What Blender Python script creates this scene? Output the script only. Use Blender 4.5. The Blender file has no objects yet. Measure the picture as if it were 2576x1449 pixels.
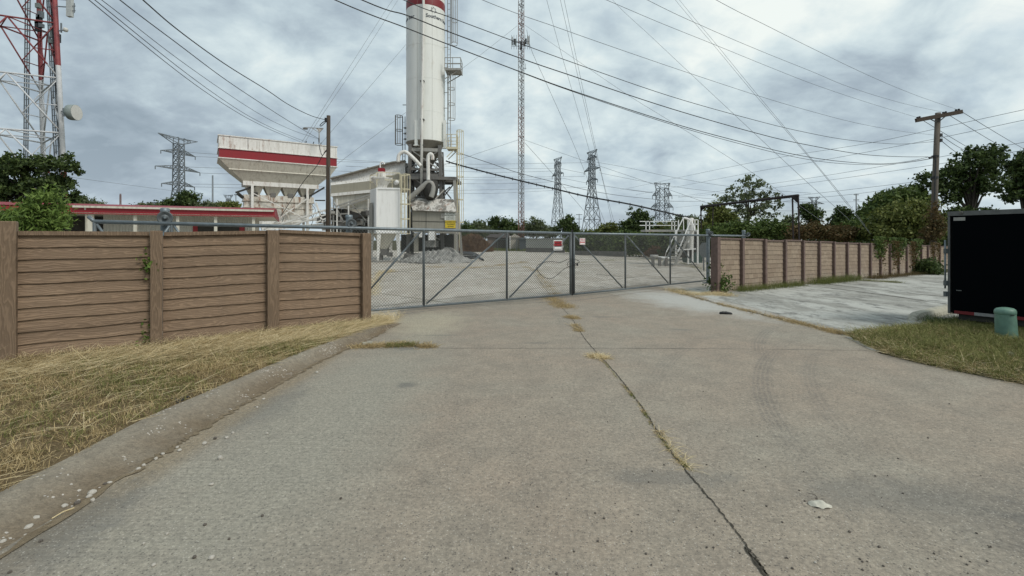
import bpy, math, random
import numpy as np
from mathutils import Vector, Matrix

R = random.Random(7)
NR = np.random.default_rng(7)
SC = bpy.context.scene
COL = SC.collection
pi = math.pi
F = 1200.0            # focal length, in px of a 2576 px wide picture
EYE = 1.6
HX, HY = 1288.0, 604.0

def P(x, y, Z):
    return Vector(((x-HX)/F*Z, Z, EYE+(HY-y)/F*Z))
def G(x, y, z=0.0):
    Z = (EYE-z)*F/(y-HY)
    return Vector(((x-HX)/F*Z, Z, z))
def gh(X, Y):
    """height of the ground: the right hand lot falls away gently"""
    return -0.54*min(max((X-6.5)/23.3, 0), 1.4)

# ------------------------------------------------------------------ objects
def tag(o, label=None, cat=None, group=None, kind=None):
    if label: o['label'] = label
    if cat: o['category'] = cat
    if group: o['group'] = group
    if kind: o['kind'] = kind
    return o
def empty(name, loc, label=None, cat=None, group=None, kind=None):
    o = bpy.data.objects.new(name, None); COL.objects.link(o)
    o.location = loc; o.empty_display_size = 0.2
    return tag(o, label, cat, group, kind)
def wloc(o):
    v = Vector((0, 0, 0))
    while o is not None:
        v += o.location; o = o.parent
    return v
def link_mesh(name, me, mat, parent=None, smooth=False):
    o = bpy.data.objects.new(name, me); COL.objects.link(o)
    if mat is not None and not me.materials: me.materials.append(mat)
    if parent is not None: o.parent = parent
    if smooth:
        me.polygons.foreach_set('use_smooth', [True]*len(me.polygons))
    return o

class MB:
    def __init__(s): s.v = []; s.f = []
    def add(s, vs, fs):
        b = len(s.v); s.v += [Vector(p) for p in vs]; s.f += [tuple(i+b for i in f) for f in fs]
        return s
    def box(s, c, size, rz=0.0, M=None):
        x, y, z = size[0]/2, size[1]/2, size[2]/2
        m = Matrix.Translation(Vector(c)) @ (M if M is not None else Matrix.Rotation(rz, 4, 'Z'))
        vs = [m @ Vector(p) for p in ((-x,-y,-z),(x,-y,-z),(x,y,-z),(-x,y,-z),(-x,-y,z),(x,-y,z),(x,y,z),(-x,y,z))]
        return s.add(vs, [(0,3,2,1),(4,5,6,7),(0,1,5,4),(1,2,6,5),(2,3,7,6),(3,0,4,7)])
    def bar(s, a, b, w, h=None, up=(0,0,1)):
        a = Vector(a); b = Vector(b); h = h or w
        d = b-a
        if d.length < 1e-6: return s
        d.normalize(); u = Vector(up)
        if abs(d.dot(u)) > 0.98: u = Vector((0,1,0))
        r = d.cross(u).normalized(); u = r.cross(d).normalized()
        vs = []
        for q in (a, b):
            for i, j in ((-1,-1),(1,-1),(1,1),(-1,1)): vs.append(q + r*(i*w/2) + u*(j*h/2))
        return s.add(vs, [(0,1,2,3),(7,6,5,4),(0,4,5,1),(1,5,6,2),(2,6,7,3),(3,7,4,0)])
    def tube(s, pts, r, n=8, cap=True, closed=False):
        pts = [Vector(p) for p in pts]; m = len(pts)
        rr = r if isinstance(r, (list, tuple)) else [r]*m
        vs = []; nrm = None
        for i, p in enumerate(pts):
            if closed: d = pts[(i+1) % m]-pts[i-1]
            else: d = pts[min(i+1, m-1)]-pts[max(i-1, 0)]
            d.normalize()
            if nrm is None:
                u = Vector((0,0,1)) if abs(d.z) < 0.95 else Vector((0,1,0))
                nrm = (u - d*u.dot(d)).normalized()
            else:
                nrm = (nrm - d*nrm.dot(d)).normalized()
            b = d.cross(nrm)
            for k in range(n):
                a = 2*pi*k/n
                vs.append(p + nrm*(math.cos(a)*rr[i]) + b*(math.sin(a)*rr[i]))
        fs = []
        for i in range(m if closed else m-1):
            for k in range(n):
                j = (i+1) % m
                fs.append((i*n+k, i*n+(k+1) % n, j*n+(k+1) % n, j*n+k))
        if cap and not closed:
            fs.append(tuple(range(n-1, -1, -1))); fs.append(tuple((m-1)*n+k for k in range(n)))
        return s.add(vs, fs)
    def lathe(s, c, prof, n=32, a0=0.0, a1=2*pi, M=None):
        c = Vector(c); full = abs(a1-a0-2*pi) < 1e-6; vs = []; m = len(prof)
        cnt = n if full else n+1
        for k in range(cnt):
            a = a0+(a1-a0)*k/n
            for r, z in prof:
                p = Vector((r*math.cos(a), r*math.sin(a), z))
                vs.append(c + (M @ p if M is not None else p))
        fs = []
        for k in range(n):
            k2 = (k+1) % cnt
            for i in range(m-1):
                fs.append((k*m+i, k2*m+i, k2*m+i+1, k*m+i+1))
        return s.add(vs, fs)
    def prism(s, poly, d):
        n = len(poly); d = Vector(d)
        vs = [Vector(p) for p in poly]+[Vector(p)+d for p in poly]
        fs = [tuple(range(n-1, -1, -1)), tuple(range(n, 2*n))]
        for i in range(n): fs.append((i, (i+1) % n, (i+1) % n+n, i+n))
        return s.add(vs, fs)
    def build(s, name, mat, parent=None, smooth=False, label=None):
        off = wloc(parent) if parent is not None else Vector((0,0,0))
        me = bpy.data.meshes.new(name)
        me.from_pydata([tuple(p-off) for p in s.v], [], s.f)
        bm_fix(me)
        o = link_mesh(name, me, mat, parent, smooth)
        if label: o['label'] = label
        return o
def bm_fix(me):
    import bmesh
    bm = bmesh.new(); bm.from_mesh(me)
    bmesh.ops.recalc_face_normals(bm, faces=bm.faces)
    bm.to_mesh(me); bm.free()

def single(mb, name, mat, label, cat, group=None, loc=None, smooth=False, kind=None):
    """a thing that is one mesh, its origin at its base"""
    if loc is None:
        n = len(mb.v); c = sum(mb.v, Vector())/n
        loc = Vector((c.x, c.y, min(p.z for p in mb.v)))
    loc = Vector(loc)
    me = bpy.data.meshes.new(name)
    me.from_pydata([tuple(p-loc) for p in mb.v], [], mb.f); bm_fix(me)
    o = link_mesh(name, me, mat, None, smooth); o.location = loc
    return tag(o, label, cat, group, kind)

def fast_quads(name, V, k, mat, parent=None, off=(0,0,0)):
    """V: (N*k,3) vertices, each consecutive k forming one face (k=3,4)"""
    V = np.asarray(V, dtype=np.float32)-np.asarray(off, dtype=np.float32)
    n = len(V); nf = n//k
    me = bpy.data.meshes.new(name)
    me.vertices.add(n); me.vertices.foreach_set('co', V.ravel())
    me.loops.add(n); me.loops.foreach_set('vertex_index', np.arange(n, dtype=np.int32))
    me.polygons.add(nf)
    me.polygons.foreach_set('loop_start', np.arange(0, n, k, dtype=np.int32))
    me.polygons.foreach_set('loop_total', np.full(nf, k, dtype=np.int32))
    me.update(calc_edges=True)
    return link_mesh(name, me, mat, parent)

# ------------------------------------------------------------------ materials
def lin(r, g, b):
    f = lambda c: (c/255/12.92) if c/255 <= 0.04045 else ((c/255+0.055)/1.055)**2.4
    return (f(r), f(g), f(b), 1)
class NT:
    """small node helper"""
    def __init__(s, name):
        s.m = bpy.data.materials.new(name); s.m.use_nodes = True
        s.t = s.m.node_tree; s.n = s.t.nodes; s.l = s.t.links
        s.b = s.n['Principled BSDF']; s.tc = s.n.new('ShaderNodeTexCoord')
    def link(s, a, b): s.l.new(a, b)
    def mapv(s, scale=(1,1,1), loc=(0,0,0), rot=(0,0,0), src='Object'):
        m = s.n.new('ShaderNodeMapping'); s.link(s.tc.outputs[src], m.inputs[0])
        m.inputs['Scale'].default_value = scale; m.inputs['Location'].default_value = loc; m.inputs['Rotation'].default_value = rot
        return m.outputs[0]
    def noise(s, vec, scale, detail=4, rough=0.55, dist=0.0):
        t = s.n.new('ShaderNodeTexNoise'); s.link(vec, t.inputs['Vector'])
        t.inputs['Scale'].default_value = scale; t.inputs['Detail'].default_value = detail
        t.inputs['Roughness'].default_value = rough; t.inputs['Distortion'].default_value = dist
        return t.outputs['Fac']
    def vor(s, vec, scale, feat='F1', out='Distance', rnd=1.0):
        t = s.n.new('ShaderNodeTexVoronoi'); t.feature = feat; s.link(vec, t.inputs['Vector'])
        t.inputs['Scale'].default_value = scale; t.inputs['Randomness'].default_value = rnd
        return t.outputs[out]
    def ramp(s, fac, stops):
        r = s.n.new('ShaderNodeValToRGB'); s.link(fac, r.inputs[0]); e = r.color_ramp.elements
        while len(e) < len(stops): e.new(0.5)
        for i, (p, c) in enumerate(stops):
            e[i].position = p; e[i].color = c if isinstance(c, tuple) else (c, c, c, 1)
        return r.outputs[0]
    def mix(s, fac, a, b, mode='MIX'):
        m = s.n.new('ShaderNodeMix'); m.data_type = 'RGBA'; m.blend_type = mode; m.clamp_factor = True
        if isinstance(fac, (int, float)): m.inputs[0].default_value = fac
        else: s.link(fac, m.inputs[0])
        for i, q in ((6, a), (7, b)):
            if isinstance(q, tuple): m.inputs[i].default_value = q
            else: s.link(q, m.inputs[i])
        return m.outputs[2]
    def math(s, op, a, b=None, c=None, clamp=False):
        m = s.n.new('ShaderNodeMath'); m.operation = op; m.use_clamp = clamp
        for i, q in enumerate((a, b, c)):
            if q is None: continue
            if isinstance(q, (int, float)): m.inputs[i].default_value = q
            else: s.link(q, m.inputs[i])
        return m.outputs[0]
    def sep(s, vec):
        t = s.n.new('ShaderNodeSeparateXYZ'); s.link(vec, t.inputs[0]); return t.outputs
    def comb(s, x, y, z):
        t = s.n.new('ShaderNodeCombineXYZ')
        for i, q in enumerate((x, y, z)):
            if isinstance(q, (int, float)): t.inputs[i].default_value = q
            else: s.link(q, t.inputs[i])
        return t.outputs[0]
    def bump(s, h, strength=0.3, dist=0.01, prev=None):
        b = s.n.new('ShaderNodeBump'); b.inputs['Strength'].default_value = strength; b.inputs['Distance'].default_value = dist
        s.link(h, b.inputs['Height'])
        if prev is not None: s.link(prev, b.inputs['Normal'])
        return b.outputs[0]
    def out(s, col, rough=0.8, metal=0.0, nrm=None, spec=None):
        if isinstance(col, tuple): s.b.inputs['Base Color'].default_value = col
        else: s.link(col, s.b.inputs['Base Color'])
        if isinstance(rough, (int, float)): s.b.inputs['Roughness'].default_value = rough
        else: s.link(rough, s.b.inputs['Roughness'])
        s.b.inputs['Metallic'].default_value = metal
        if nrm is not None: s.link(nrm, s.b.inputs['Normal'])
        if spec is not None: s.b.inputs['Specular IOR Level'].default_value = spec
        return s.m

def c4(r, g, b): return (r, g, b, 1)

def m_simple(name, c, rough=0.7, metal=0.0, var=0.15, scale=6, spec=None):
    t = NT(name); v = t.mapv()
    n = t.noise(v, scale, 5, 0.6)
    a = tuple(x*(1-var) for x in c[:3])+(1,); b = tuple(min(1, x*(1+var)) for x in c[:3])+(1,)
    col = t.ramp(n, [(0.3, a), (0.7, b)])
    return t.out(col, rough, metal, spec=spec)

def m_paint(name, c, dirt=c4(.16,.14,.11), rust=c4(.22,.09,.04), amt=0.4, rustamt=0.15, rough=0.55, scale=1.0):
    """weathered paint: vertical streaks of dirt, blotches, some rust"""
    t = NT(name); v = t.mapv((1,1,0.12))
    streak = t.noise(v, 7*scale, 6, 0.65)
    big = t.noise(t.mapv(), 1.3*scale, 5, 0.6)
    fine = t.noise(t.mapv(), 40*scale, 3, 0.5)
    f = t.math('MULTIPLY', t.ramp(streak, [(0.45, 0.0), (0.72, 1.0)]), t.ramp(big, [(0.35, 0.15), (0.7, 1.0)]))
    f = t.math('MULTIPLY', f, amt, clamp=True)
    col = t.mix(f, c, dirt)
    rm = t.math('MULTIPLY', t.ramp(t.noise(t.mapv((1,1,.3), (5,3,1)), 3.2*scale, 8, 0.7), [(0.62-rustamt*0.5, 0.0), (0.72-rustamt*.4, 1.0)]), min(1, rustamt*4))
    col = t.mix(rm, col, rust)
    col = t.mix(0.10, col, t.ramp(fine, [(0.3, c4(.3,.3,.3)), (0.7, c4(1,1,1))]), 'MULTIPLY')
    return t.out(col, rough)

def m_leaf(name, dark, mid, light, rough=0.6, trans=0.25):
    t = NT(name)
    g = t.n.new('ShaderNodeNewGeometry')
    r = g.outputs['Random Per Island']
    n = t.noise(t.mapv(), 0.9, 3, 0.5)
    f = t.math('ADD', t.math('MULTIPLY', r, 0.6), t.math('MULTIPLY', n, 0.55))
    col = t.ramp(f, [(0.25, dark), (0.55, mid), (0.9, light)])
    t.out(col, rough, spec=0.25)
    tr = t.n.new('ShaderNodeBsdfTranslucent'); t.link(col, tr.inputs[0])
    ms = t.n.new('ShaderNodeMixShader'); ms.inputs[0].default_value = trans
    t.link(t.b.outputs[0], ms.inputs[1]); t.link(tr.outputs[0], ms.inputs[2])
    t.link(ms.outputs[0], t.n['Material Output'].inputs[0])
    return t.m

def arc_mask(t, X, Y, cx, cy, rad, w, soft):
    dx = t.math('SUBTRACT', X, cx); dy = t.math('SUBTRACT', Y, cy)
    d = t.math('SQRT', t.math('ADD', t.math('MULTIPLY', dx, dx), t.math('MULTIPLY', dy, dy)))
    e = t.math('ABSOLUTE', t.math('SUBTRACT', d, rad))
    return t.math('SUBTRACT', 1.0, t.math('DIVIDE', t.math('SUBTRACT', e, w), soft, clamp=True), clamp=True), dx, dy
def spot(t, X, Y, cx, cy, rx, ry, nz, amt=0.5, rot=0.0):
    dx = t.math('SUBTRACT', X, cx); dy = t.math('SUBTRACT', Y, cy)
    c, s_ = math.cos(rot), math.sin(rot)
    u = t.math('ADD', t.math('MULTIPLY', dx, c/rx), t.math('MULTIPLY', dy, s_/rx))
    v = t.math('ADD', t.math('MULTIPLY', dx, -s_/ry), t.math('MULTIPLY', dy, c/ry))
    d = t.math('SQRT', t.math('ADD', t.math('MULTIPLY', u, u), t.math('MULTIPLY', v, v)))
    d = t.math('ADD', d, t.math('MULTIPLY', t.math('SUBTRACT', nz, 0.5), amt*2))
    return t.math('SUBTRACT', 1.0, t.math('DIVIDE', t.math('SUBTRACT', d, 0.35), 0.65, clamp=True), clamp=True)

def m_drive():
    t = NT('driveway_concrete'); v = t.mapv(); o = t.sep(v); X, Y = o[0], o[1]
    n1 = t.noise(v, 0.45, 6, 0.6, 0.4); n2 = t.noise(v, 2.6, 6, 0.65); n3 = t.noise(v, 38, 4, 0.7); n4 = t.noise(v, 150, 2, 0.6)
    nz = t.noise(v, 1.7, 6, 0.65); nm = t.noise(v, 7, 6, 0.7)
    grey = c4(.325,.295,.240); brown = c4(.335,.278,.218)
    col = t.mix(t.ramp(n1, [(0.35, 0.0), (0.62, 1.0)]), grey, brown)
    col = t.mix(t.ramp(n2, [(0.38, 0.0), (0.68, 0.75)]), col, c4(.245,.215,.175))
    n5 = t.noise(v, 11, 5, 0.7)
    col = t.mix(0.35, col, t.ramp(n5, [(0.3, c4(.72,.72,.72)), (0.7, c4(1.22,1.20,1.17))]), 'MULTIPLY')
    # greyer, smoother worn band towards the left kerb, paler dust by the right edge and near the gate
    left = spot(t, X, Y, -1.7, 4.4, 1.1, 5.0, nz, 0.35)
    col = t.mix(t.math('MULTIPLY', left, 0.75), col, c4(.315,.302,.25))
    pale = spot(t, X, Y, 4.6, 12.5, 1.5, 3.6, nz, 0.6, 0.25)
    col = t.mix(t.math('MULTIPLY', pale, 0.85), col, c4(.47,.47,.44))
    sand = spot(t, X, Y, -1.6, 9.3, 0.9, 1.9, nz, 0.7)
    col = t.mix(t.math('MULTIPLY', sand, 0.55), col, c4(.46,.42,.31))
    gut = spot(t, X, Y, -2.52, 5.0, 0.22, 4.5, nz, 0.35)
    col = t.mix(t.math('MULTIPLY', gut, 0.7), col, c4(.27,.215,.14))
    dark = spot(t, X, Y, 3.4, 2.6, 1.25, 0.85, nz, 0.5)
    col = t.mix(t.math('MULTIPLY', t.math('MULTIPLY', dark, t.ramp(nm, [(0.35, 0.3), (0.6, 1.0)])), 0.75), col, c4(.125,.12,.11))
    for sx, sy, rx, ry, am in ((1.05,3.2,.55,.18,.5), (-1.15,5.25,.16,.13,.7), (-2.3,4.6,.25,.9,.45), (-1.55,7.0,.28,.16,.6), (.35,7.4,.3,.1,.4), (1.9,9.9,.5,.12,.5), (-2.45,2.6,.3,.7,.6),(-1.2,8.0,.5,.07,.5), (3.0,8.5,.3,.14,.5),(2.3,3.0,.7,.3,.45)):
        col = t.mix(t.math('MULTIPLY', t.math('MULTIPLY', spot(t, X, Y, sx, sy, rx, ry, nm, 1.1), t.ramp(n3, [(0.3, 0.4), (0.6, 1.0)])), am), col, c4(.12,.125,.12))
    # tyre tracks
    tread = t.ramp(t.math('FRACT', t.math('MULTIPLY', t.math('ARCTAN2', t.math('SUBTRACT', Y, 1.5), t.math('SUBTRACT', X, 10.4)), 95)), [(0.3, 0.72), (0.5, 1.0)])
    for cx, cy, rad, w, am, lo, hi in ((10.4,1.5,8.52,.075,.40,2.7,8.0), (10.4,1.5,8.04,.055,.28,3.2,7.2), (9.6,4.2,6.6,.07,.32,6.0,9.5), (-7.2,9.6,8.2,.09,.28,8.2,11.8), (12.0,.5,11.5,.08,.2,4.5,9.0)):
        a, dx, dy = arc_mask(t, X, Y, cx, cy, rad, w, 0.05)
        g = t.math('MULTIPLY', t.ramp(t.math('DIVIDE', t.math('SUBTRACT', Y, lo), hi-lo), [(0.0, 0.0), (0.3, 1.0), (0.7, 1.0), (1.0, 0.0)]), a)
        rib = t.ramp(t.math('FRACT', t.math('MULTIPLY', t.math('SQRT', t.math('ADD', t.math('MULTIPLY', dx, dx), t.math('MULTIPLY', dy, dy))), 21.0)), [(0.35, 0.35), (0.5, 1.0)])
        g = t.math('MULTIPLY', t.math('MULTIPLY', g, t.math('MULTIPLY', rib, t.ramp(nm, [(0.35, 0.35), (0.6, 1.0)]))), am*.95)
        if rad > 8 and rad < 8.6: g = t.math('MULTIPLY', g, tread)
        col = t.mix(g, col, c4(.09,.09,.09))
    # broom texture in the left half
    br = t.noise(t.mapv((1.2, 60, 1)), 1.0, 3, 0.6)
    bl = t.math('MULTIPLY', t.ramp(X, [(0.0, 0.0), (1.0, 1.0)]), 0.0)
    xm = t.ramp(t.math('DIVIDE', t.math('ADD', X, 2.6), 5.0), [(0.1, 1.0), (0.7, 0.0)])
    col = t.mix(t.math('MULTIPLY', xm, t.ramp(br, [(0.45, 0.0), (0.72, 0.30)])), col, c4(.12,.11,.10))
    # aggregate
    v1 = t.vor(v, 85, out='Color'); vd = t.vor(v, 85)
    vs = t.sep(v1)
    sel = t.math('MULTIPLY', t.math('GREATER_THAN', vs[0], 0.80), t.math('LESS_THAN', vd, 0.34))
    col = t.mix(t.math('MULTIPLY', sel, 0.5), col, c4(.52,.49,.43))
    sel2 = t.math('MULTIPLY', t.math('GREATER_THAN', vs[1], 0.86), t.math('LESS_THAN', vd, 0.40))
    col = t.mix(t.math('MULTIPLY', sel2, 0.65), col, c4(.07,.065,.06))
    col = t.mix(0.55, col, t.ramp(n3, [(0.3, c4(.45,.45,.45)), (0.7, c4(1.45,1.42,1.38))]), 'MULTIPLY')
    col = t.mix(0.45, col, t.ramp(n4, [(0.3, c4(.6,.6,.6)), (0.7, c4(1.3,1.3,1.3))]), 'MULTIPLY')
    # hairline cracks
    cr = t.vor(t.comb(t.math('ADD', X, t.math('MULTIPLY', nz, 1.2)), t.math('ADD', Y, t.math('MULTIPLY', n1, 1.5)), 0.0), 0.35, 'DISTANCE_TO_EDGE')
    col = t.mix(t.math('MULTIPLY', t.math('LESS_THAN', cr, 0.0015), 0.12), col, c4(.07,.065,.06))
    h = t.math('ADD', t.math('MULTIPLY', n3, 0.6), t.math('MULTIPLY', n4, 0.4))
    return t.out(col, 0.88, nrm=t.bump(h, 0.5, 0.012), spec=0.3)

def m_lot(name='lot_concrete', base=c4(.30,.30,.28), pale=c4(.52,.53,.50), dark=c4(.13,.135,.13), joints=4.5, rot=0.0, palamt=0.8):
    t = NT(name); v = t.mapv(rot=(0,0,rot)); o = t.sep(v)
    n1 = t.noise(t.mapv((1,.45,1), rot=(0,0,rot)), 0.8, 9, 0.75, 0.6); n2 = t.noise(t.mapv((1,.5,1), rot=(0,0,rot)), 2.6, 9, 0.75); n3 = t.noise(v, 28, 4, 0.7)
    col = t.mix(t.math('MULTIPLY', t.ramp(n1, [(0.46, 0.0), (0.56, 1.0)]), palamt), base, pale)
    col = t.mix(t.math('MULTIPLY', t.ramp(n2, [(0.52, 0.0), (0.62, 1.0)]), 0.8), col, dark)
    col = t.mix(0.6, col, t.ramp(n3, [(0.25, c4(.6,.6,.6)), (0.75, c4(1.3,1.3,1.3))]), 'MULTIPLY')
    j = None
    for k in (0, 1):
        q = t.math('ABSOLUTE', t.math('SUBTRACT', t.math('FRACT', t.math('ADD', t.math('DIVIDE', o[k], joints), 0.2)), 0.5))
        q = t.math('ADD', q, t.math('MULTIPLY', t.math('SUBTRACT', n2, 0.5), 0.01))
        m = t.math('LESS_THAN', q, 0.006); j = m if j is None else t.math('MAXIMUM', j, m)
    col = t.mix(t.math('MULTIPLY', j, 0.75), col, c4(.10,.085,.05))
    return t.out(col, 0.9, nrm=t.bump(n3, 0.3, 0.01), spec=0.25)

def m_wood(name, c1, c2, vertical=False, rot=0.0):
    """concrete cast with a wood grain: long wavy ridges"""
    t = NT(name)
    sc = (1, 1, 1)
    v = t.mapv(rot=(0,0,rot)); o = t.sep(v)
    if vertical: a, b = o[2], o[0]
    else: a, b = o[0], o[2]
    # a along the grain, b across
    fr = t.math('FRACT', t.math('DIVIDE', t.math('ADD', b, 0.02), 0.155)) if not vertical else b
    base = t.comb(t.math('MULTIPLY', a, 1.0), t.math('MULTIPLY', b, 5.0), 0.0)
    warp = t.noise(base, 1.6, 3, 0.5, 0.3)
    knot = t.ramp(t.noise(base, 1.1, 1, 0.4), [(0.5, 0.0), (0.72, 1.0)])
    b2 = t.math('ADD', t.math('MULTIPLY', b, 76.0 if not vertical else 60.0), t.math('MULTIPLY', warp, 17.0))
    b2 = t.math('ADD', b2, t.math('MULTIPLY', knot, 3.0))
    rid = t.math('SINE', t.math('MULTIPLY', b2, 2.6))
    fine = t.noise(t.comb(t.math('MULTIPLY', a, 3.0), t.math('MULTIPLY', b, 120.0), 0.0), 1.0, 4, 0.7)
    big = t.noise(t.mapv(), 1.1, 5, 0.6); med = t.noise(t.mapv(), 9, 4, 0.6)
    h = t.math('ADD', t.math('MULTIPLY', rid, 0.5), t.math('MULTIPLY', fine, 0.9)); row = t.math('FLOOR', t.math('MULTIPLY', o[2], 6.29)); wn = t.n.new('ShaderNodeTexWhiteNoise'); wn.noise_dimensions = '2D'; t.link(t.comb(row, t.math('FLOOR', t.math('MULTIPLY', o[0], 0.66)), 0.0), wn.inputs['Vector'])
    col = t.mix(t.ramp(big, [(0.3, 0.0), (0.7, 1.0)]), c1, c2)
    if not vertical: col = t.mix(0.8, col, t.ramp(wn.outputs['Value'], [(0.0, c4(.82,.80,.79)), (1.0, c4(1.16,1.14,1.12))]), 'MULTIPLY')
    stn = t.noise(t.mapv((1,1,.15)), 5, 5, .7); col = t.mix(t.math('MULTIPLY', t.ramp(stn, [(0.55, 0.0), (0.72, 1.0)]), 0.35), col, c4(.13,.10,.075))
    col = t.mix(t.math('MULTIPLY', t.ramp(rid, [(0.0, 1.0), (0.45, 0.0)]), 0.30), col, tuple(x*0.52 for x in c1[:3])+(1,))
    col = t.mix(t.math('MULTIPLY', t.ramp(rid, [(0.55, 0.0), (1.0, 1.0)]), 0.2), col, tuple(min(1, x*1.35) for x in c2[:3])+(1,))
    col = t.mix(t.math('MULTIPLY', t.ramp(med, [(0.5, 0.0), (0.8, 1.0)]), 0.2), col, c4(.15,.11,.08))
    col = t.mix(0.5, col, t.ramp(fine, [(0.2, c4(.7,.7,.7)), (0.8, c4(1.2,1.2,1.2))]), 'MULTIPLY')
    return t.out(col, 0.85, nrm=t.bump(h, 0.45, 0.008), spec=0.25)

def m_block(name, rot):
    t = NT(name); v = t.mapv(rot=(0,0,rot)); o = t.sep(v)
    row = t.math('FLOOR', t.math('DIVIDE', o[2], 0.1575))
    xx = t.math('ADD', o[0], t.math('MULTIPLY', row, 0.13))
    cell = t.math('FLOOR', t.math('DIVIDE', xx, 0.30))
    fx = t.math('ABSOLUTE', t.math('SUBTRACT', t.math('FRACT', t.math('DIVIDE', xx, 0.30)), 0.5))
    wn = t.n.new('ShaderNodeTexWhiteNoise'); wn.noise_dimensions = '2D'; t.link(t.comb(cell, row, 0.0), wn.inputs['Vector'])
    big = t.noise(t.mapv(), 1.4, 5, 0.6); fine = t.noise(t.mapv(), 45, 4, 0.7)
    col = t.ramp(wn.outputs['Value'], [(0.0, c4(.25,.19,.14)), (0.5, c4(.285,.222,.165)), (1.0, c4(.325,.256,.19))])
    col = t.mix(t.ramp(big, [(0.4, 0.0), (0.7, 0.5)]), col, c4(.24,.19,.15))
    # paler, greyer and stained along the foot
    z = t.math('SUBTRACT', 1.0, t.math('DIVIDE', t.math('ADD', o[2], 0.5), 0.85), clamp=True)
    col = t.mix(t.math('MULTIPLY', z, t.ramp(t.noise(t.mapv(), 3, 5, .7), [(0.4, 0.0), (0.6, 0.7)])), col, c4(.42,.40,.36))
    col = t.mix(t.math('GREATER_THAN', fx, 0.485), col, c4(.13,.09,.07))
    col = t.mix(0.5, col, t.ramp(fine, [(0.25, c4(.7,.7,.7)), (0.75, c4(1.25,1.25,1.25))]), 'MULTIPLY')
    return t.out(col, 0.9, nrm=t.bump(fine, 0.5, 0.01), spec=0.2)

def m_kerb():
    t = NT('kerb_concrete'); v = t.mapv(); o = t.sep(v)
    n1 = t.noise(v, 1.6, 6, 0.65); n2 = t.noise(v, 9, 5, 0.7); n3 = t.noise(v, 70, 3, 0.7)
    col = t.mix(t.ramp(n1, [(0.3, 0.0), (0.7, 1.0)]), c4(.32,.29,.235), c4(.275,.24,.19))
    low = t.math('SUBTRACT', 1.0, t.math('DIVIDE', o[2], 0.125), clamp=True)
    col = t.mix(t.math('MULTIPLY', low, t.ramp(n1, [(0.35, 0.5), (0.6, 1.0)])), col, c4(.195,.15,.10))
    wv = t.comb(t.math('ADD', o[0], t.math('MULTIPLY', n3, .03)), t.math('ADD', o[1], t.math('MULTIPLY', n2, .05)), o[2]); vc = t.sep(t.vor(wv, 58, out='Color')); vd = t.vor(wv, 58)
    s1 = t.math('MULTIPLY', t.math('GREATER_THAN', t.math('ADD', vc[0], t.math('MULTIPLY', t.ramp(t.noise(v, 2.6, 3), [(0.45, 0.0), (0.72, 1.0)]), 0.42)), 1.06), t.math('LESS_THAN', vd, 0.42))
    col = t.mix(t.math('MULTIPLY', s1, 0.8), col, c4(.62,.58,.53))
    col = t.mix(0.6, col, t.ramp(n3, [(0.25, c4(.6,.6,.6)), (0.75, c4(1.3,1.3,1.3))]), 'MULTIPLY')
    n6 = t.noise(v, 22, 5, 0.7)
    col = t.mix(0.6, col, t.ramp(n6, [(0.3, c4(.62,.62,.62)), (0.7, c4(1.3,1.28,1.25))]), 'MULTIPLY')
    return t.out(col, 0.92, nrm=t.bump(t.math('ADD', t.math('MULTIPLY', n6, 1.5), n3), 0.7, 0.02), spec=0.15)

def m_soil(name, a, b, scale=2.0):
    t = NT(name); v = t.mapv(); n1 = t.noise(v, scale, 7, 0.7); n2 = t.noise(v, 35, 5, 0.7)
    col = t.mix(t.ramp(n1, [(0.35, 0.0), (0.65, 1.0)]), a, b)
    col = t.mix(0.7, col, t.ramp(n2, [(0.2, c4(.5,.5,.5)), (0.8, c4(1.4,1.4,1.4))]), 'MULTIPLY')
    return t.out(col, 0.95, nrm=t.bump(n2, 0.8, 0.03), spec=0.1)

def m_bands():
    """aviation paint: red above 17 m, white to 7.6 m, red below, by true height"""
    t = NT('aviation_paint'); g = t.n.new('ShaderNodeNewGeometry'); z = t.sep(g.outputs['Position'])[2]
    w = t.math('MULTIPLY', t.math('LESS_THAN', z, 17.0), t.math('GREATER_THAN', z, 7.6))
    n = t.noise(t.mapv(), 3, 4, .6)
    red = t.ramp(n, [(0.3, c4(.16,.028,.03)), (0.7, c4(.27,.05,.05))]); wh = t.ramp(n, [(0.3, c4(.5,.51,.52)), (0.7, c4(.66,.67,.68))])
    return t.out(t.mix(w, red, wh), 0.6)
def m_mast():
    t = NT('mast_paint'); g = t.n.new('ShaderNodeNewGeometry'); z = t.sep(g.outputs['Position'])[2]
    k = t.math('GREATER_THAN', t.math('FRACT', t.math('DIVIDE', z, 16.0)), 0.5)
    return t.out(t.mix(k, c4(.20,.095,.07), c4(.25,.25,.25)), 0.6)

def m_hood():
    """peeling, holed and cement-caked sheet"""
    t = NT('peeling_hood'); v = t.mapv(); n = t.noise(v, 1.3, 8, 0.75, 0.5); n2 = t.noise(t.mapv(loc=(3,1,2)), 2.6, 6, 0.7)
    n3 = t.noise(t.mapv(loc=(9,1,2)), 1.9, 5, 0.6)
    col = t.ramp(n, [(0.35, c4(.12,.11,.095)), (0.47, c4(.23,.215,.19)), (0.53, c4(.62,.60,.56)), (0.62, c4(.30,.27,.22))])
    col = t.mix(t.ramp(n3, [(0.60, 0.0), (0.66, 0.6)]), col, c4(.24,.12,.07))
    col = t.mix(t.ramp(n2, [(0.62, 0.0), (0.645, 1.0)]), col, c4(.015,.014,.013))
    return t.out(col, 0.8)

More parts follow.
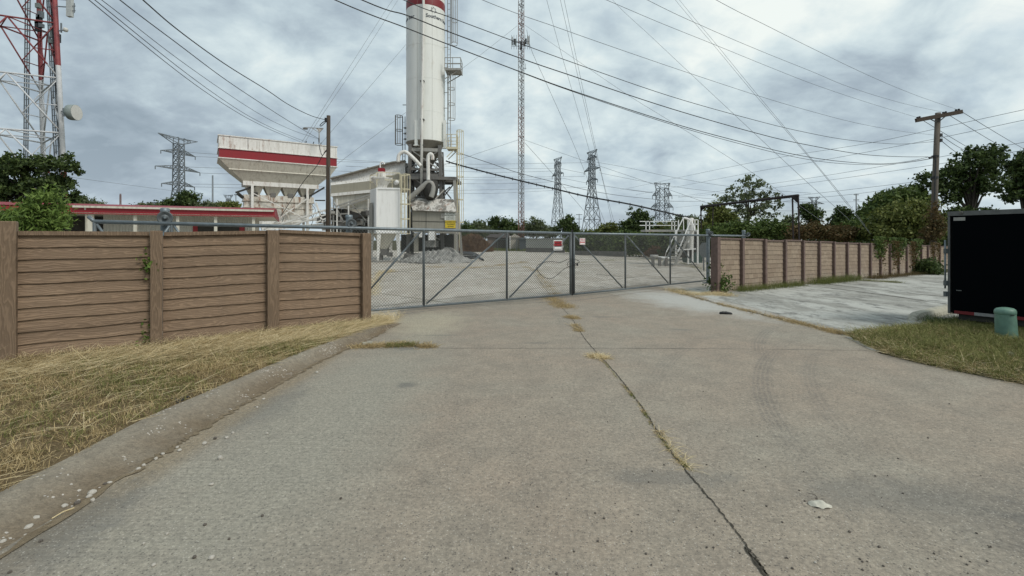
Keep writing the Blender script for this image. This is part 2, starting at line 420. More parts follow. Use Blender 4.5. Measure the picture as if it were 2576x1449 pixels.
M = {}
M['drive'] = m_drive()
M['yard'] = m_lot('yard_concrete', c4(.41,.37,.31), c4(.54,.50,.44), c4(.29,.265,.225), 6.0, 0.75, 0.8)
M['lot'] = m_lot('lot_concrete', c4(.29,.285,.255), c4(.47,.47,.43), c4(.12,.118,.11), 900, -0.5, .85)
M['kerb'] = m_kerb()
M['earth'] = m_soil('open_ground', c4(.10,.085,.05), c4(.055,.06,.03), 0.25)
M['turf'] = m_soil('verge_soil', c4(.19,.14,.08), c4(.125,.095,.05), 3)
M['turf2'] = m_soil('island_soil', c4(.075,.065,.035), c4(.05,.055,.025), 1.8)
WR = -math.atan2(.609, .793)
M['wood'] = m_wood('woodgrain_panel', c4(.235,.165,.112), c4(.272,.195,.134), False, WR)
M['post'] = m_wood('woodgrain_post', c4(.195,.136,.091), c4(.235,.168,.114), True, WR)
M['block'] = m_block('block_panel', -math.atan2(.615, .788))
M['bpost'] = m_simple('block_fence_post', c4(.14,.095,.08), .85, var=.25, scale=9)
M['galv'] = m_simple('galvanised_steel', c4(.17,.20,.215), .45, .35, .2, 12)
M['galvd'] = m_simple('dull_galvanised_steel', c4(.105,.12,.125), .5, .3, .25, 12)
M['mesh'] = m_simple('chain_link_wire', c4(.075,.08,.075), .6, .2, .15, 20)
M['silo'] = m_paint('silo_paint', c4(.80,.81,.77), c4(.46,.45,.39), c4(.40,.28,.16), .28, .05, .5, .6)
M['white'] = m_paint('weathered_white_paint', c4(.78,.77,.73), c4(.30,.27,.21), c4(.24,.10,.045), .8, .14)
M['bag'] = m_paint('clean_white_paint', c4(.82,.82,.80), c4(.34,.32,.28), c4(.30,.18,.08), .35, .03)
M['rusty'] = m_paint('rusty_white_paint', c4(.68,.65,.58), c4(.30,.25,.19), c4(.20,.085,.035), .75, .22, .7, 1.1)
M['cream'] = m_paint('cream_paint', c4(.60,.575,.49), c4(.24,.215,.165), c4(.20,.10,.05), .95, .10)
M['beige'] = m_paint('beige_sheet', c4(.33,.31,.245), c4(.18,.165,.13), c4(.17,.09,.05), .55, .06)
M['peel'] = m_paint('peeling_white_sheet', c4(.76,.75,.71), c4(.30,.275,.23), c4(.30,.24,.16), .9, .16, .7, 1.6)
M['red'] = m_paint('red_paint', c4(.27,.010,.018), c4(.14,.03,.03), c4(.22,.05,.03), .5, .04, .5)
M['siderd'] = m_paint('silo_red_band', c4(.21,.012,.016), c4(.14,.03,.03), c4(.22,.05,.03), .35, .02, .5)
M['steel'] = m_paint('plant_steel', c4(.155,.15,.14), c4(.07,.065,.055), c4(.15,.08,.05), .7, .12)
M['steell'] = m_paint('light_plant_steel', c4(.33,.325,.30), c4(.13,.12,.10), c4(.2,.11,.06), .7, .10)
M['cone'] = m_paint('silo_cone_sheet', c4(.30,.285,.245), c4(.19,.175,.145), c4(.2,.12,.07), .6, .03)
M['yellow'] = m_paint('faded_yellow_paint', c4(.66,.61,.44), c4(.32,.27,.17), c4(.3,.15,.06), .6, .14)
M['housing'] = m_paint('cement_stained_sheet', c4(.30,.285,.24), c4(.17,.16,.13), c4(.14,.09,.06), .7, .03)
M['hood'] = m_hood()
M['plinth'] = m_simple('cement_spill', c4(.29,.285,.265), .95, var=.4, scale=3)
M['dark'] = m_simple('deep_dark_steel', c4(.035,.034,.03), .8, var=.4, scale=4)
M['black'] = m_simple('black_rubber', c4(.015,.015,.015), .6, var=.3, scale=15)
M['hose'] = m_simple('black_hose', c4(.012,.012,.012), .5, var=.3, scale=15)
M['trailer'] = m_simple('black_trailer_skin', c4(.002,.003,.004), .6, var=.1, scale=1, spec=.02)
M['alu'] = m_simple('aluminium_trim', c4(.13,.135,.13), .6, .3, .2, 10)
M['tapered'] = m_simple('red_reflective_tape', c4(.16,.008,.012), .5, var=.1, scale=30)
M['tapewh'] = m_simple('silver_reflective_tape', c4(.25,.25,.245), .5, var=.2, scale=30)
M['green'] = m_simple('green_plastic', c4(.13,.235,.18), .5, var=.18, scale=9)
M['greend'] = m_simple('dark_green_plastic', c4(.02,.06,.05), .5, var=.15, scale=5)
M['pole'] = m_paint('weathered_timber', c4(.07,.052,.038), c4(.03,.024,.018), c4(.10,.07,.045), .8, .1, .9, 2)
M['poleg'] = m_paint('grey_timber', c4(.13,.112,.092), c4(.05,.042,.034), c4(.10,.07,.045), .8, .1, .9, 2)
M['wire'] = m_simple('black_cable', c4(.02,.022,.025), .6, var=.1)
M['wiref'] = m_simple('grey_conductor', c4(.12,.13,.145), .6, var=.1)
M['wireg'] = m_simple('guy_strand', c4(.17,.18,.19), .6, var=.1)
M['pylon'] = m_simple('pylon_steel', c4(.18,.20,.215), .6, .2, .2, 1)
M['bands'] = m_bands(); M['mast'] = m_mast()
M['dish'] = m_simple('dish_cover', c4(.55,.54,.50), .6, var=.08)
M['dishs'] = m_simple('dish_shroud', c4(.22,.26,.25), .6, var=.1)
M['antenna'] = m_simple('antenna_grey', c4(.45,.47,.46), .5, var=.1)
M['letters'] = m_simple('dark_lettering', c4(.03,.04,.06), .6, var=.1)
M['signred'] = m_simple('sign_red', c4(.42,.01,.02), .5, var=.05)
M['signblk'] = m_simple('sign_black', c4(.02,.015,.015), .5, var=.05)
M['signwh'] = m_simple('sign_white', c4(.72,.72,.70), .5, var=.04)
M['signyel'] = m_simple('sign_yellow', c4(.62,.46,.03), .5, var=.08)
M['signfade'] = m_paint('faded_sign_white', c4(.66,.67,.62), c4(.4,.4,.35), c4(.3,.28,.22), .5, .02)
M['bark'] = m_simple('bark', c4(.055,.045,.035), .95, var=.3, scale=8)
M['rusty_pipe'] = m_simple('dark_rusted_pipe', c4(.018,.012,.012), .8, var=.3, scale=5)
M['corr'] = m_paint('pale_corrugated_sheet', c4(.50,.50,.46), c4(.3,.28,.24), c4(.2,.12,.06), .4, .03)
M['shedw'] = m_simple('shed_wall_pink', c4(.28,.215,.18), .9, var=.1)
M['shedr'] = m_simple('shed_roof_dark', c4(.05,.04,.036), .9, var=.2)
M['shedg'] = m_simple('shed_gable_beige', c4(.40,.37,.31), .9, var=.1)
M['slate'] = m_simple('slate_blue_sheet', c4(.06,.075,.085), .7, var=.2)
M['conc'] = m_simple('old_concrete', c4(.13,.125,.115), .9, var=.3, scale=4)
M['kerbpale'] = m_paint('pale_kerb', c4(.42,.40,.32), c4(.09,.085,.07), c4(.2,.17,.12), .9, .08, .9, 2)
M['stone'] = m_simple('pale_pebble', c4(.42,.39,.34), .85, var=.4, scale=60)
M['stoned'] = m_simple('dark_pebble', c4(.10,.085,.07), .8, var=.3, scale=60)
M['deadleaf'] = m_simple('dry_leaf', c4(.52,.50,.42), .7, var=.15, scale=40)
M['joint'] = m_simple('joint_dirt', c4(.045,.038,.026), .95, var=.5, scale=30)
M['silt'] = m_soil('gutter_silt_dirt', c4(.27,.215,.145), c4(.19,.15,.10), 9)
M['jointg'] = m_simple('faint_joint', c4(.23,.21,.18), .95, var=.5, scale=20)

M['leafdk'] = m_leaf('dark_leaves', c4(.022,.038,.012), c4(.055,.085,.025), c4(.12,.165,.05))
M['leaf'] = m_leaf('green_leaves', c4(.03,.052,.012), c4(.075,.115,.028), c4(.15,.20,.055))
M['leafbr'] = m_leaf('bright_feathery_leaves', c4(.055,.095,.02), c4(.11,.175,.035), c4(.20,.28,.07))
M['leafyl'] = m_leaf('yellow_green_leaves', c4(.06,.08,.02), c4(.12,.145,.035), c4(.22,.235,.07))
M['leafrd'] = m_leaf('rusty_leaves', c4(.05,.05,.018), c4(.105,.078,.03), c4(.16,.10,.045))
M['leafgy'] = m_leaf('grey_green_leaves', c4(.05,.07,.032), c4(.12,.15,.07), c4(.25,.28,.16), .6, .4)
M['brush'] = m_leaf('dry_brush', c4(.085,.045,.022), c4(.17,.095,.05), c4(.26,.16,.09))
M['straw'] = m_leaf('straw', c4(.42,.32,.17), c4(.60,.48,.27), c4(.80,.69,.45), .8, .15)
M['drygrass'] = m_leaf('dry_grass', c4(.20,.15,.07), c4(.40,.30,.15), c4(.62,.49,.28), .8, .2)
M['grass'] = m_leaf('green_grass', c4(.085,.10,.03), c4(.17,.185,.055), c4(.32,.30,.12), .8, .2)

# ------------------------------------------------------------------ world, sun, camera
SUN_EL, SUN_AZ = math.radians(48), math.radians(128)     # azimuth clockwise from +Y: right, a little behind the camera
w = bpy.data.worlds.new('World'); SC.world = w; w.use_nodes = True
nt = w.node_tree; nn = nt.nodes; ll = nt.links; nn.clear()
class WT(NT):
    def __init__(s): s.t = nt; s.n = nn; s.l = ll; s.tc = nn.new('ShaderNodeTexCoord')
t = WT()
sky = nn.new('ShaderNodeTexSky'); sky.sky_type = 'NISHITA'; sky.sun_disc = False
sky.sun_elevation = SUN_EL; sky.sun_rotation = SUN_AZ; sky.air_density = 1.0; sky.dust_density = 1.5
dirv = t.tc.outputs['Generated']; d = t.sep(dirv)
zz = t.math('ADD', t.math('MAXIMUM', d[2], 0.0), 0.42)
px = t.math('DIVIDE', d[0], zz); py = t.math('DIVIDE', d[1], zz)
pv = t.comb(px, py, 0.0)
big = t.noise(pv, 1.0, 4, 0.5, 0.3)
med = t.noise(pv, 3.0, 10, 0.56, 0.4)
tex = t.noise(t.comb(t.math('MULTIPLY', px, 1.0), t.math('MULTIPLY', py, 1.2), 3.0), 7.5, 9, 0.58, 0.25)
az = t.math('DIVIDE', d[0], t.math('MAXIMUM', d[1], 0.15))          # tan of the bearing
f = t.math('ADD', t.math('MULTIPLY', big, 0.55), t.math('ADD', t.math('MULTIPLY', med, 0.55), t.math('MULTIPLY', tex, 0.28)))
azr = t.ramp(t.math('MULTIPLY_ADD', az, 0.4, 0.5), [(0.08, 0.0), (0.78, 1.0)])
f2 = t.math('ADD', f, t.math('MULTIPLY', azr, 0.15))
f2 = t.math('SUBTRACT', f2, 0.05)
cl = t.ramp(f2, [(0.53, c4(.30,.375,.44)), (0.62, c4(.395,.48,.55)), (0.70, c4(.53,.635,.69)), (0.78, c4(.68,.785,.81)), (0.88, c4(.88,.94,.91))])
# lighter, hazier just over the horizon
hz = t.ramp(d[2], [(0.0, 1.0), (0.16, 0.0)])
cl = t.mix(t.math('MULTIPLY', hz, 0.35), cl, c4(.56,.64,.72))
bgc = nn.new('ShaderNodeBackground'); ll.new(cl, bgc.inputs[0]); bgc.inputs[1].default_value = 1.0
bgs = nn.new('ShaderNodeBackground'); ll.new(sky.outputs[0], bgs.inputs[0]); bgs.inputs[1].default_value = 0.14
hole = t.math('MULTIPLY', t.ramp(azr, [(0.45, 0.0), (0.9, 1.0)]), t.ramp(t.noise(t.comb(px, py, 7.0), 0.9, 7, 0.55, 0.3), [(0.47, 0.0), (0.66, 0.55)]))
ms = nn.new('ShaderNodeMixShader'); ll.new(hole, ms.inputs[0]); ll.new(bgc.outputs[0], ms.inputs[1]); ll.new(bgs.outputs[0], ms.inputs[2])
wo = nn.new('ShaderNodeOutputWorld'); ll.new(ms.outputs[0], wo.inputs[0])

sl = bpy.data.lights.new('sun', 'SUN'); sl.energy = 1.9; sl.angle = math.radians(18); sl.color = (1.0, .955, .88)
so = bpy.data.objects.new('sun', sl); COL.objects.link(so)
sd = Vector((math.sin(SUN_AZ)*math.cos(SUN_EL), math.cos(SUN_AZ)*math.cos(SUN_EL), math.sin(SUN_EL)))
so.rotation_euler = sd.to_track_quat('Z', 'Y').to_euler(); so.location = (20, -20, 40)

cam = bpy.data.cameras.new('camera'); co = bpy.data.objects.new('camera', cam); COL.objects.link(co)
co.location = (0, 0, EYE); co.rotation_euler = (pi/2, 0, 0)
cam.sensor_width = 36; cam.lens = 36*F/2576; cam.shift_x = 0.0; cam.shift_y = -(724.5-HY)/2576
cam.clip_start = 0.05; cam.clip_end = 5000
SC.camera = co
SC.view_settings.view_transform = 'Standard'; SC.view_settings.look = 'None'
SC.view_settings.exposure = 0.0; SC.view_settings.gamma = 1.0
SC.render.resolution_x = 1024; SC.render.resolution_y = 576

# ------------------------------------------------------------------ ground
def grid_sheet(name, xs, ys, zoff, mat, inside=None):
    mb = MB(); idx = {}
    for j, y in enumerate(ys):
        for i, x in enumerate(xs):
            idx[i, j] = len(mb.v); mb.v.append(Vector((x, y, gh(x, y)+zoff)))
    for j in range(len(ys)-1):
        for i in range(len(xs)-1):
            mb.f.append((idx[i, j], idx[i+1, j], idx[i+1, j+1], idx[i, j+1]))
    o = mb.build(name, mat); return tag(o, kind='structure')
def poly_sheet(name, pts, z, mat):
    """fan of a flat polygon"""
    mb = MB(); mb.add([(p[0], p[1], z) for p in pts], [tuple(range(len(pts)))])
    return tag(mb.build(name, mat), kind='structure')

xs = [-1500, -400, -120, -60, -30, -15, 0, 6.5, 12, 20, 30, 45, 80, 150, 400, 1500]
ys = [-300, -40, 0, 10, 20, 30, 45, 60, 80, 120, 250, 600, 2500]
grid_sheet('ground', xs, ys, -0.035, M['earth'])

def edgeZ(X):      # far edge of the yard
    return 74-0.75*(X+4) if X > -4 else 74
mb = MB()
xsy = [-34, -20, -10, -4, 0, 6.5, 10, 15, 20, 26]
for i in range(len(xsy)-1):
    a, b = xsy[i], xsy[i+1]
    n = 6
    for k in range(n):
        t0, t1 = k/n, (k+1)/n
        f_ = lambda X, q: (7.0+(edgeZ(X)-7.0)*q)
        vs = [(a, f_(a, t0), 0), (b, f_(b, t0), 0), (b, f_(b, t1), 0), (a, f_(a, t1), 0)]
        mb.add([(x, y, gh(x, y)) for x, y, _ in vs], [(0,1,2,3)])
tag(mb.build('yard_paving', M['yard']), kind='structure')

kerb_in = [(-2.98,-6), (-2.98,0), (-3.0,2.8), (-3.05,4.0), (-2.92,5.2), (-2.80,6.2), (-2.64,7.0), (-2.42,8.2), (-2.28,9.0)]
kerb_out = [(-2.72,-6), (-2.72,0), (-2.74,2.8), (-2.74,4.0), (-2.70,5.2), (-2.62,6.3), (-2.48,7.2), (-2.28,8.3), (-2.16,9.1)]
gateA, gateB = G(932, 781, .08), G(1437, 741, .08)
drv = [(-2.85,-6), (-2.85,5.2), (-2.75,6.2), (-2.6,7.0), (-2.42,8.1), (-2.25,9.1), (-2.6,10.9), (1.7,14.4), (4.9,17.4), (5.1,15.2), (5.6,12.0), (5.73,11.2), (5.66,9.4), (5.63,8.3), (5.62,8.0), (5.25,7.2), (5.18,6.7), (5.3,6.2), (5.46,5.9), (5.66,5.3), (5.85,4.2), (6.0,-6)]
poly_sheet('driveway', drv, 0.005, M['drive'])
# right lot
mb = MB()
lotL = [(5.85,4.2), (5.66,5.3), (5.2,6.9), (5.63,8.3), (5.73,11.2), (5.1,15.2), (7.0,16.4), (12,20), (20,26.2), (31,34.6)]
lotR = [(13,3.0), (13,5), (14,6.5), (15,8), (16,10), (18,12.5), (20,14.5), (24,18), (30,24), (38,31)]
for i in range(len(lotL)-1):
    for k in range(30):
        q0, q1 = k/30, (k+1)/30
        L = lambda A, B, q: (A[0]+(B[0]-A[0])*q, A[1]+(B[1]-A[1])*q)
        c = [L(lotL[i], lotR[i], q0), L(lotL[i], lotR[i], q1), L(lotL[i+1], lotR[i+1], q1), L(lotL[i+1], lotR[i+1], q0)]
        mb.add([(x, y, gh(x, y)+0.008) for x, y in c], [(0,1,2,3)])
tag(mb.build('parking_lot', M['lot']), kind='structure')

# rolled kerb on the left, fading into the paving at its end
mb = MB(); n = len(kerb_in)
prof = [(0.0, 1.0, -0.03), (0.0, 1.0, 0.0), (0.22, 0.98, 0), (0.45, 0.84, 0), (0.70, 0.55, 0), (0.92, 0.27, 0), (1.12, 0.10, 0), (1.32, 0.02, 0), (1.45, -0.03, 0)]
rows = []
SUB = 6
for i in range((n-1)*SUB+1):
    a = min(i//SUB, n-2); q = i/SUB-a
    pi_ = Vector((kerb_in[a][0]+(kerb_in[a+1][0]-kerb_in[a][0])*q, kerb_in[a][1]+(kerb_in[a+1][1]-kerb_in[a][1])*q, 0))
    po_ = Vector((kerb_out[a][0]+(kerb_out[a+1][0]-kerb_out[a][0])*q, kerb_out[a][1]+(kerb_out[a+1][1]-kerb_out[a][1])*q, 0))
    hh = 0.115 if pi_.y < 8.3 else 0.115*max(0.2, 1-(pi_.y-8.3)/1.0)
    row = []
    for k, (u, v, dz) in enumerate(prof):
        p = pi_.lerp(po_, u); p.z = 0.007+v*hh+R.uniform(-.003, .003)*(0 < k < 5)
        if k == 0: p.z = -0.04
        row.append(p)
    rows.append(row)
for i in range(len(rows)-1):
    for k in range(len(prof)-1):
        mb.add([rows[i][k], rows[i][k+1], rows[i+1][k+1], rows[i+1][k]], [(0,1,2,3)])
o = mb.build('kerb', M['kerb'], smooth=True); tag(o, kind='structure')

# verge (left) surface
K_W = 17100.0
def wallP(x):
    Z = K_W/(2850.0-x); return Vector(((x-HX)/F*Z, Z, 0))
w0, w1 = wallP(25), wallP(917)
wd = (w1-w0).normalized(); wn = Vector((wd.y, -wd.x, 0))   # wn points to the camera side
def vergez(X, Y):
    return None
mb = MB(); rows = []
for i in range((n-1)*3+1):
    a = min(i//3, n-2); q = i/3-a
    pk = Vector((kerb_in[a][0]+(kerb_in[a+1][0]-kerb_in[a][0])*q, kerb_in[a][1]+(kerb_in[a+1][1]-kerb_in[a][1])*q, 0))
    hk = 0.118 if pk.y < 7.8 else 0.13*max(0.12, 1-(pk.y-7.8)/1.4)
    # far side: a point on or beyond the fence line
    s = (pk.y+1.2-6.0)/3.0
    s = (pk.y-0)/9.0
    pf = Vector((-9.5, -6, 0)).lerp(w1+wd*0.45-wn*0.7, max(0, min(1, (pk.y+6)/15.0))**1.0) if False else None
    rows.append((pk, hk))
far = [Vector((-12, -6, .05)), Vector((-11, 0, .05)), Vector((-10, 3.0, .05)), Vector((-8.5, 5.2, .05)), Vector((-7.2, 6.4, .05)), Vector((-5.9, 7.4, .05)), Vector((-4.9, 8.2, .06)), Vector((-3.9, 9.3, .06)), Vector((-3.0, 9.9, .02))]
NS = 10
def farP(u):
    u = u*(len(far)-1); a = min(int(u), len(far)-2); return far[a].lerp(far[a+1], u-a)
VG = []
for r, (pk, hk) in enumerate(rows):
    pf = farP(r/(len(rows)-1)); row = []
    for k in range(NS+1):
        q = k/NS; p = pk.lerp(pf, q)
        p.z = 0.002+hk*(1-q)+pf.z*q+R.uniform(-.012, .018)*(0 < k)-0.002*(k == 0)
        row.append(p)
    VG.append(row)
for i in range(len(VG)-1):
    for k in range(NS):
        mb.add([VG[i][k], VG[i+1][k], VG[i+1][k+1], VG[i][k+1]], [(0,1,2,3)])
tag(mb.build('verge', M['turf'], smooth=True), kind='structure')
def verge_pts(N, dens=None):
    """random points on the verge between the kerb and the fence"""
    out = []
    nr = len(VG)
    while len(out) < N:
        u = R.random()*(nr-1); v = R.random()*NS
        a, b = min(int(u), nr-2), min(int(v), NS-1); fu, fv = u-a, v-b
        p = VG[a][b].lerp(VG[a+1][b], fu).lerp(VG[a][b+1].lerp(VG[a+1][b+1], fu), fv)
        if p.y < 2.2 or p.x/p.y < -1.25 or p.y > 9.9: continue
        dd = (p-w0).dot(wn)
        if dd < 0.03 and (p-w0).dot(wd) < (w1-w0).length+0.05: continue
        if dd < -0.5: continue
        if dens and R.random() > dens(p): continue
        out.append(p)
    return out

def ribbons(name, pts, length, width, lean, mat, curl=0.5, parent=None, jit=0.35, headings=None):
    """grass blades: each a two-quad bent ribbon; lean 0 upright .. 1 lying"""
    P0 = np.array([(p.x, p.y, p.z) for p in pts]); N = len(P0)
    L = length*(1+NR.uniform(-jit, jit, N)); W = width*(1+NR.uniform(-.3, .3, N))
    a = NR.uniform(0, 2*pi, N) if headings is None else np.array(headings)+NR.normal(0, .35, N)
    le = np.clip(lean+NR.normal(0, .16, N), 0, 1.0)
    d = np.stack([np.cos(a), np.sin(a), np.zeros(N)], 1); s = np.stack([-np.sin(a), np.cos(a), np.zeros(N)], 1)
    tw = NR.uniform(0, 2*pi, N); side = s*np.cos(tw)[:, None]+np.stack([np.zeros(N), np.zeros(N), np.sin(tw)], 1)*0.6
    th1 = le*pi/2*0.93; th2 = np.minimum(th1+curl*NR.uniform(.2, 1, N), pi/2*1.08)
    up = np.array([0, 0, 1.0])
    m = P0+(d*np.sin(th1)[:, None]+up*np.cos(th1)[:, None])*(L*.55)[:, None]
    e = m+(d*np.sin(th2)[:, None]+up*np.cos(th2)[:, None])*(L*.45)[:, None]
    h = side*(W/2)[:, None]
    V = np.stack([P0-h, P0+h, m+h*.8, m-h*.8, m-h*.8, m+h*.8, e+h*.15, e-h*.15], 1).reshape(-1, 3)
    return fast_quads(name, V, 4, mat, parent)

# ------------------------------------------------------------------ grass on the verge
def patch(p):
    return 0.35+0.65*(0.5+0.5*math.sin(p.x*2.1+math.sin(p.y*1.3)*2)*math.cos(p.y*1.7+p.x*.6))
def clump(pts, n, rad):
    out = []
    for p in pts:
        k = max(3, int(n*R.uniform(.4, 1.6)))
        for _ in range(k): out.append(p+Vector((R.gauss(0, rad), R.gauss(0, rad), R.uniform(-.004, .004))))
    return out
tag(ribbons('grass', clump(verge_pts(2300, patch), 11, .022), .085, .005, .42, M['drygrass'], .9), 'tufts of tan grass standing up through the left verge', 'grass', kind='stuff')
tag(ribbons('grass', clump(verge_pts(1100, lambda p: (1.05-patch(p))**1.5), 11, .025), .075, .005, .42, M['grass'], .9), 'green tufts scattered through the left verge', 'grass', kind='stuff')
tag(ribbons('grass', verge_pts(20000, patch), .055, .0045, .6, M['drygrass'], .8), 'short dry mown grass of the left verge', 'grass', kind='stuff')
tag(ribbons('grass', verge_pts(9000, lambda p: (1.05-patch(p))**1.5), .06, .005, .4, M['grass'], .8), 'green tinged grass growing through the left verge', 'grass', kind='stuff')
pp = verge_pts(8000, lambda p: (0.12+0.88*(abs((p-w0).dot(wn)-0.85) < 0.6))*(.35+.65*patch(p+Vector((3,1,0)))))
for p in pp: p.z += R.uniform(0.0, .045)
tag(ribbons('straw', pp, .30, .0042, .98, M['straw'], .12, headings=[.35 if R.random() < .8 else R.uniform(0, 6.28) for _ in pp]), 'long straw strands lying flat over the verge', 'straw', kind='stuff')
# ragged tufts against the fence foot
pts = []
for i in range(2200):
    s = R.random()*((w1-w0).length+.6)-.1
    p = w0+wd*s+wn*(.06+abs(R.gauss(0, .09))); p.z = .04+.03*R.random(); pts.append(p)
tag(ribbons('straw', pts, .15, .005, .45, M['straw'], .8), 'ragged straw tufts along the foot of the wood grain fence', 'straw', kind='stuff')
# dry grass by the end post of the fence and behind the kerb end
pts = []
for i in range(1500):
    u = R.random(); p = Vector((-3.0, 9.0, .06)).lerp(Vector((-2.25, 9.5, .02)), u); p += Vector((-abs(R.gauss(0, .2)), R.gauss(0, .4), 0)); pts.append(p)
tag(ribbons('straw', pts, .14, .006, .75, M['straw'], .6), 'matted straw at the end of the kerb beside the gate', 'straw', kind='stuff')

# ------------------------------------------------------------------ left fence: precast wood grain panels
def lap_panel(mb, A, B, z0A, z0B, z1A, z1B, nb, nrm, prot=0.02, thick=0.05, seg=14, wob=0.004, rr=R):
    """courses of lapped boards between A and B"""
    for i in range(nb):
        zb = [i/nb, (i+1)/nb]
        top = []; bot = []; und = []
        ph = rr.uniform(0, 6)
        for k in range(seg+1):
            q = k/seg; p = A.lerp(B, q)
            lo, hi = z0A+(z0B-z0A)*q, z1A+(z1B-z1A)*q
            wz = wob*math.sin(ph+q*9)+rr.uniform(-wob, wob)*.5
            zt = lo+(hi-lo)*zb[1]; zl = lo+(hi-lo)*zb[0]+(wz if i else 0)
            pr = prot*(0.85+0.3*rr.random())
            top.append(p+nrm*0.0+Vector((0,0,zt))); bot.append(p+nrm*pr+Vector((0,0,zl))); und.append(p-nrm*.004+Vector((0,0,zl)))
        for k in range(seg):
            mb.add([bot[k], bot[k+1], top[k+1], top[k]], [(0,1,2,3)])
            mb.add([und[k], und[k+1], bot[k+1], bot[k]], [(0,1,2,3)])
    # slab behind
    a, b = A-nrm*.006, B-nrm*.006
    mb.prism([a+Vector((0,0,z0A)), b+Vector((0,0,z0B)), b+Vector((0,0,z1B)), a+Vector((0,0,z1A))], -nrm*thick)

fence = empty('concrete_fence', w0, 'brown precast concrete fence with wood grain boards on the dry grass verge', 'fence')
PX = [20, 393, 684, 917]; WPX = [(-8, 47), (378, 412), (668, 700), (905, 928)]
PT = [557, 580.7, 579.0, 586.5]
for i, (x, (xa, xb), yt) in enumerate(zip(PX, WPX, PT)):
    c = wallP(x); a, b = wallP(xa), wallP(xb); wdt = (b-a).length*0.93
    zt = EYE+(HY-yt)/F*c.y
    mb = MB(); dep = 0.17
    M4 = Matrix(((wd.x, wn.x, 0, 0), (wd.y, wn.y, 0, 0), (0, 0, 1, 0), (0, 0, 0, 1)))
    mb.box((0, 0, 0), (1, 1, 1))
    mb = MB(); hw, hd = wdt/2, dep/2
    ch = .008
    ring = [(-hw+ch,-hd), (hw-ch,-hd), (hw,-hd+ch), (hw,hd-ch), (hw-ch,hd), (-hw+ch,hd), (-hw,hd-ch), (-hw,-hd+ch)]
    zs = [-.15, .25, .6, .95, 1.3, zt-.01, zt]
    for z in zs:
        sc = 1.0 if z < zt else .94
        for u, v in ring:
            p = c+wd*(u*sc+R.uniform(-.0015, .0015))+wn*(v*sc+.045); mb.v.append(Vector((p.x, p.y, z)))
    for j in range(len(zs)-1):
        for k in range(8): mb.f.append((j*8+k, j*8+(k+1) % 8, (j+1)*8+(k+1) % 8, (j+1)*8+k))
    mb.f.append(tuple(range(len(mb.v)-8, len(mb.v))))
    mb.build('post', M['post'], fence)
capz = [((47, 581), (376, 583)), ((413, 584), (667, 580)), ((702, 577.5), (904, 586.4))]
for i, ((xa, ya), (xb, yb)) in enumerate(capz):
    a, b = wallP(xa-3), wallP(xb+3)
    za = EYE+(HY-ya)/F*a.y; zb = EYE+(HY-yb)/F*b.y
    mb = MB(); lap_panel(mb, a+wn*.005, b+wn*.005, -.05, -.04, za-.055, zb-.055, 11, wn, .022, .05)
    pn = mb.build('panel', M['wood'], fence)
    mb = MB(); a2, b2 = wallP(xa)-wn*.05, wallP(xb)-wn*.05
    mb.prism([a2+Vector((0,0,za-.055)), b2+Vector((0,0,zb-.055)), b2+Vector((0,0,zb)), a2+Vector((0,0,za))], wn*.105)
    mb.build('cap', M['post'], pn)

# ------------------------------------------------------------------ right fence: precast block panels
rfd = Vector((.788, .615, 0)); 
fence2 = empty('concrete_fence', (6.1, 14.4, 0), 'long pinkish block pattern precast fence receding along the parking lot', 'fence')
def rwx(k): return 1798+69.4*k/(1+.0676*k)
def rwP(k, dx=0):
    x = rwx(k)+dx; Z = 14.4*(1+.0676*k); return Vector(((x-HX)/F*Z, Z, 0))
rn = Vector((.615, -.788, 0))
def rtop(k): return EYE+.075-.0254*k
NP = 24
M3 = Matrix(((rfd.x, -rfd.y, 0, 0), (rfd.y, rfd.x, 0, 0), (0, 0, 1, 0), (0, 0, 0, 1)))
for k in range(NP+1):
    c = rwP(k); g = gh(c.x, c.y)-.1; zt = rtop(k)+.015
    mb = MB(); wdt = .13 if k else .17
    mb.box((c.x+rn.x*.03, c.y+rn.y*.03, (g+zt)/2), (wdt, .15 if k else .22, zt-g), M=M3)
    mb.build('post', M['bpost'], fence2)
    if k == NP: break
    d = rwP(k+1); g2 = gh(d.x, d.y)-.1
    step = R.uniform(-.015, .015) if k not in (3,) else .025
    mb = MB(); lap_panel(mb, c, d, g, g2, rtop(k)-.05+step, rtop(k)-.05+step-.02, 11, rn, .016, .05, 8, .003)
    pn = mb.build('panel', M['block'], fence2)
    mb = MB(); u = rfd*.066
    a2, b2 = c+u-rn*.045, d-u-rn*.045
    za, zb = rtop(k)+step, rtop(k)+step-.02
    mb.prism([a2+Vector((0,0,za-.05)), b2+Vector((0,0,zb-.05)), b2+Vector((0,0,zb)), a2+Vector((0,0,za))], rn*.09)
    mb.build('cap', M['bpost'], pn)

